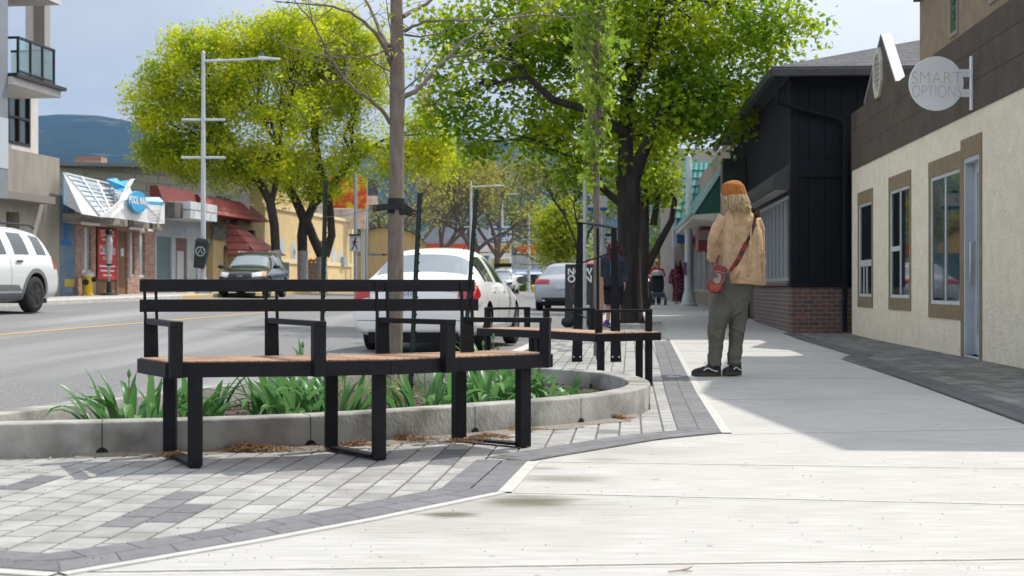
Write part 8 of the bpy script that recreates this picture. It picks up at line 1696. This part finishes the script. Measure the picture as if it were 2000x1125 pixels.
for s_ in (-1, 1): mb.tube([(X + s_ * .26, Y + .75, z + 1.0), (X + s_ * .25, Y + .3, z + .62), (X + s_ * .17, Y - .35, z + .22)], .016, 8); mb.tube([(X + s_ * .25, Y + .3, z + .60), (X + s_ * .29, Y + .42, z + .14)], .016, 8)
mb.tube([(X - .26, Y + .75, z + 1.0), (X + .26, Y + .75, z + 1.0)], .016, 8); mb.build('frame', fm_, st_, smooth=True)
mb = MB(); mb.loft([oval((X, Y + .1 + d_, z + h), rx, .06, 16, p=2.8) for h, rx, d_ in ((.42, .15, -.12), (.55, .21, -.08), (.80, .22, .0), (.98, .20, .06), (1.06, .15, .1))]); mb.build('seat', M('black stroller cloth', (.008, .008, .01), rough=.9), st_, smooth=True); mb = MB(); mb.loft([oval((X, Y + .15, z + h), rx, ry, 16) for h, rx, ry in ((1.0, .23, .22), (1.10, .21, .20), (1.17, .14, .13), (1.19, .03, .03))]); mb.build('hood', M('grey hood cloth', (.30, .31, .32), (.22, .23, .24), 9, rough=.9), st_, smooth=True)
mb = MB(); mb.hexa([(X - .20, Y - .35, z + .26), (X + .20, Y - .35, z + .26), (X + .22, Y + .2, z + .30), (X - .22, Y + .2, z + .30), (X - .22, Y - .34, z + .40), (X + .22, Y - .34, z + .40), (X + .24, Y + .2, z + .46), (X - .24, Y + .2, z + .46)]); mb.build('basket', M('blue black basket', (.03, .045, .07), rough=.8), st_, bevel=.02)
for x, y, r0 in ((-.20, -.36, .11), (.20, -.36, .11), (-.31, .42, .14), (.31, .42, .14)): mb = MB(); mb.loft([[(X + x + o, Y + y + rr * math.cos(a), z + r0 + rr * math.sin(a)) for a in [k_ * .3927 for k_ in range(16)]] for o, rr in ((-.025, r0 * .7), (-.02, r0), (.02, r0), (.025, r0 * .7))]); mb.build('wheel', rubber, st_, smooth=True)
# person in patterned maroon dress
r_, hg, q_ = figure('person in long maroon patterned dress and dark headscarf beside the stroller', 1325, 594, 508, 50.0, None, None)
mb = MB(); hc = q_(.0, -.02, .925); head(mb, hc, (-.1, -1, 0)); mb.loft([oval(q_(0, .02, h), rx, ry) for h, rx, ry in ((.86, .07, .06), (.80, .17, .10), (.62, .15, .11), (.40, .17, .11))])
for s_ in (-1, 1): mb.tube([q_(s_ * .18, .02, .79), q_(s_ * .24, 0, .62), q_(s_ * .22, -.08, .46)], [.05, .042, .03], 8); hand(mb, q_(s_ * .22, -.08, .46), (0, -.2, -1), (s_, 0, 0), .95, .5, s_); mb.tube([q_(s_ * .09, .02, .4), q_(s_ * .09, .04 * s_, .03)], [.07, .04], 8)
remeshed(mb, 'body', M('brown skin', (.20, .11, .075), rough=.55), r_, .012, 2).data.transform(Matrix.Translation(-Vector(r_.location))); eyes(r_, hc, (-.1, -1, 0), 1, eye_m)
mb = MB(); mb.loft([oval(q_(0, .02, h), rx, ry, 18) for h, rx, ry in ((.07, .20, .16), (.12, .21, .17), (.3, .20, .16), (.5, .21, .16), (.68, .205, .15), (.80, .185, .12), (.845, .09, .08))])
for s_ in (-1, 1): mb.tube([q_(s_ * .19, .02, .78), q_(s_ * .27, 0, .62), q_(s_ * .27, -.06, .47)], [.075, .08, .085], 10)
garment(mb, 'dress', M('maroon patterned cloth', (.09, .008, .03), (.30, .10, .15), 14, rough=.85, detail=3, lo=.52, hi=.60, c3=(.03, .004, .012), s3=9), .016, 3, [(.1, .035)], r_)
mb = MB(); mb.loft([oval(q_(0, d, h), rx, ry, 14) for d, h, rx, ry in ((.0, 1.0, .04, .04), (.02, .98, .095, .10), (.04, .93, .12, .10), (.05, .87, .13, .11), (.02, .80, .17, .13), (0, .74, .13, .15), (-.05, .68, .06, .10))]); hs_ = garment(mb, 'headscarf', M('dark maroon scarf', (.04, .006, .016), rough=.9), .012, 2, None, r_)
mb = MB(); mb.ell(q_(-.01, -.095, .925), (.062, .035, .085), 12, 8); mb.build('face', M('brown face skin', (.22, .12, .085), rough=.55), r_, smooth=True)
for s_ in (-1, 1): mb = MB(); mb.loft([oval(q_(s_ * .09, -.05 + .04 * s_, z_), .05 * k_, .12 * k_, 12) for z_, k_ in ((.0, 1), (.03, 1), (.055, .5))]); mb.build('shoe', M('pale shoe', (.3, .28, .27), rough=.7), r_, smooth=True)
# ================================================================== HAZE
hz = bpy.data.materials.new('thin air haze'); hz.use_nodes = True; t = hz.node_tree; t.nodes.clear(); o_ = t.nodes.new('ShaderNodeOutputMaterial'); v_ = t.nodes.new('ShaderNodeVolumePrincipled')
v_.inputs['Color'].default_value = (.26, .50, .92, 1); v_.inputs['Density'].default_value = .00009; v_.inputs['Anisotropy'].default_value = .2; t.links.new(v_.outputs[0], o_.inputs['Volume'])
mb = MB(); mb.box((0, 2000, 300), (9000, 6400, 1204)); hzo = mb.build('haze', hz, kind='stuff'); hzo.display_type = 'WIRE'
hzo.location = (0, 0, -200 + 0)
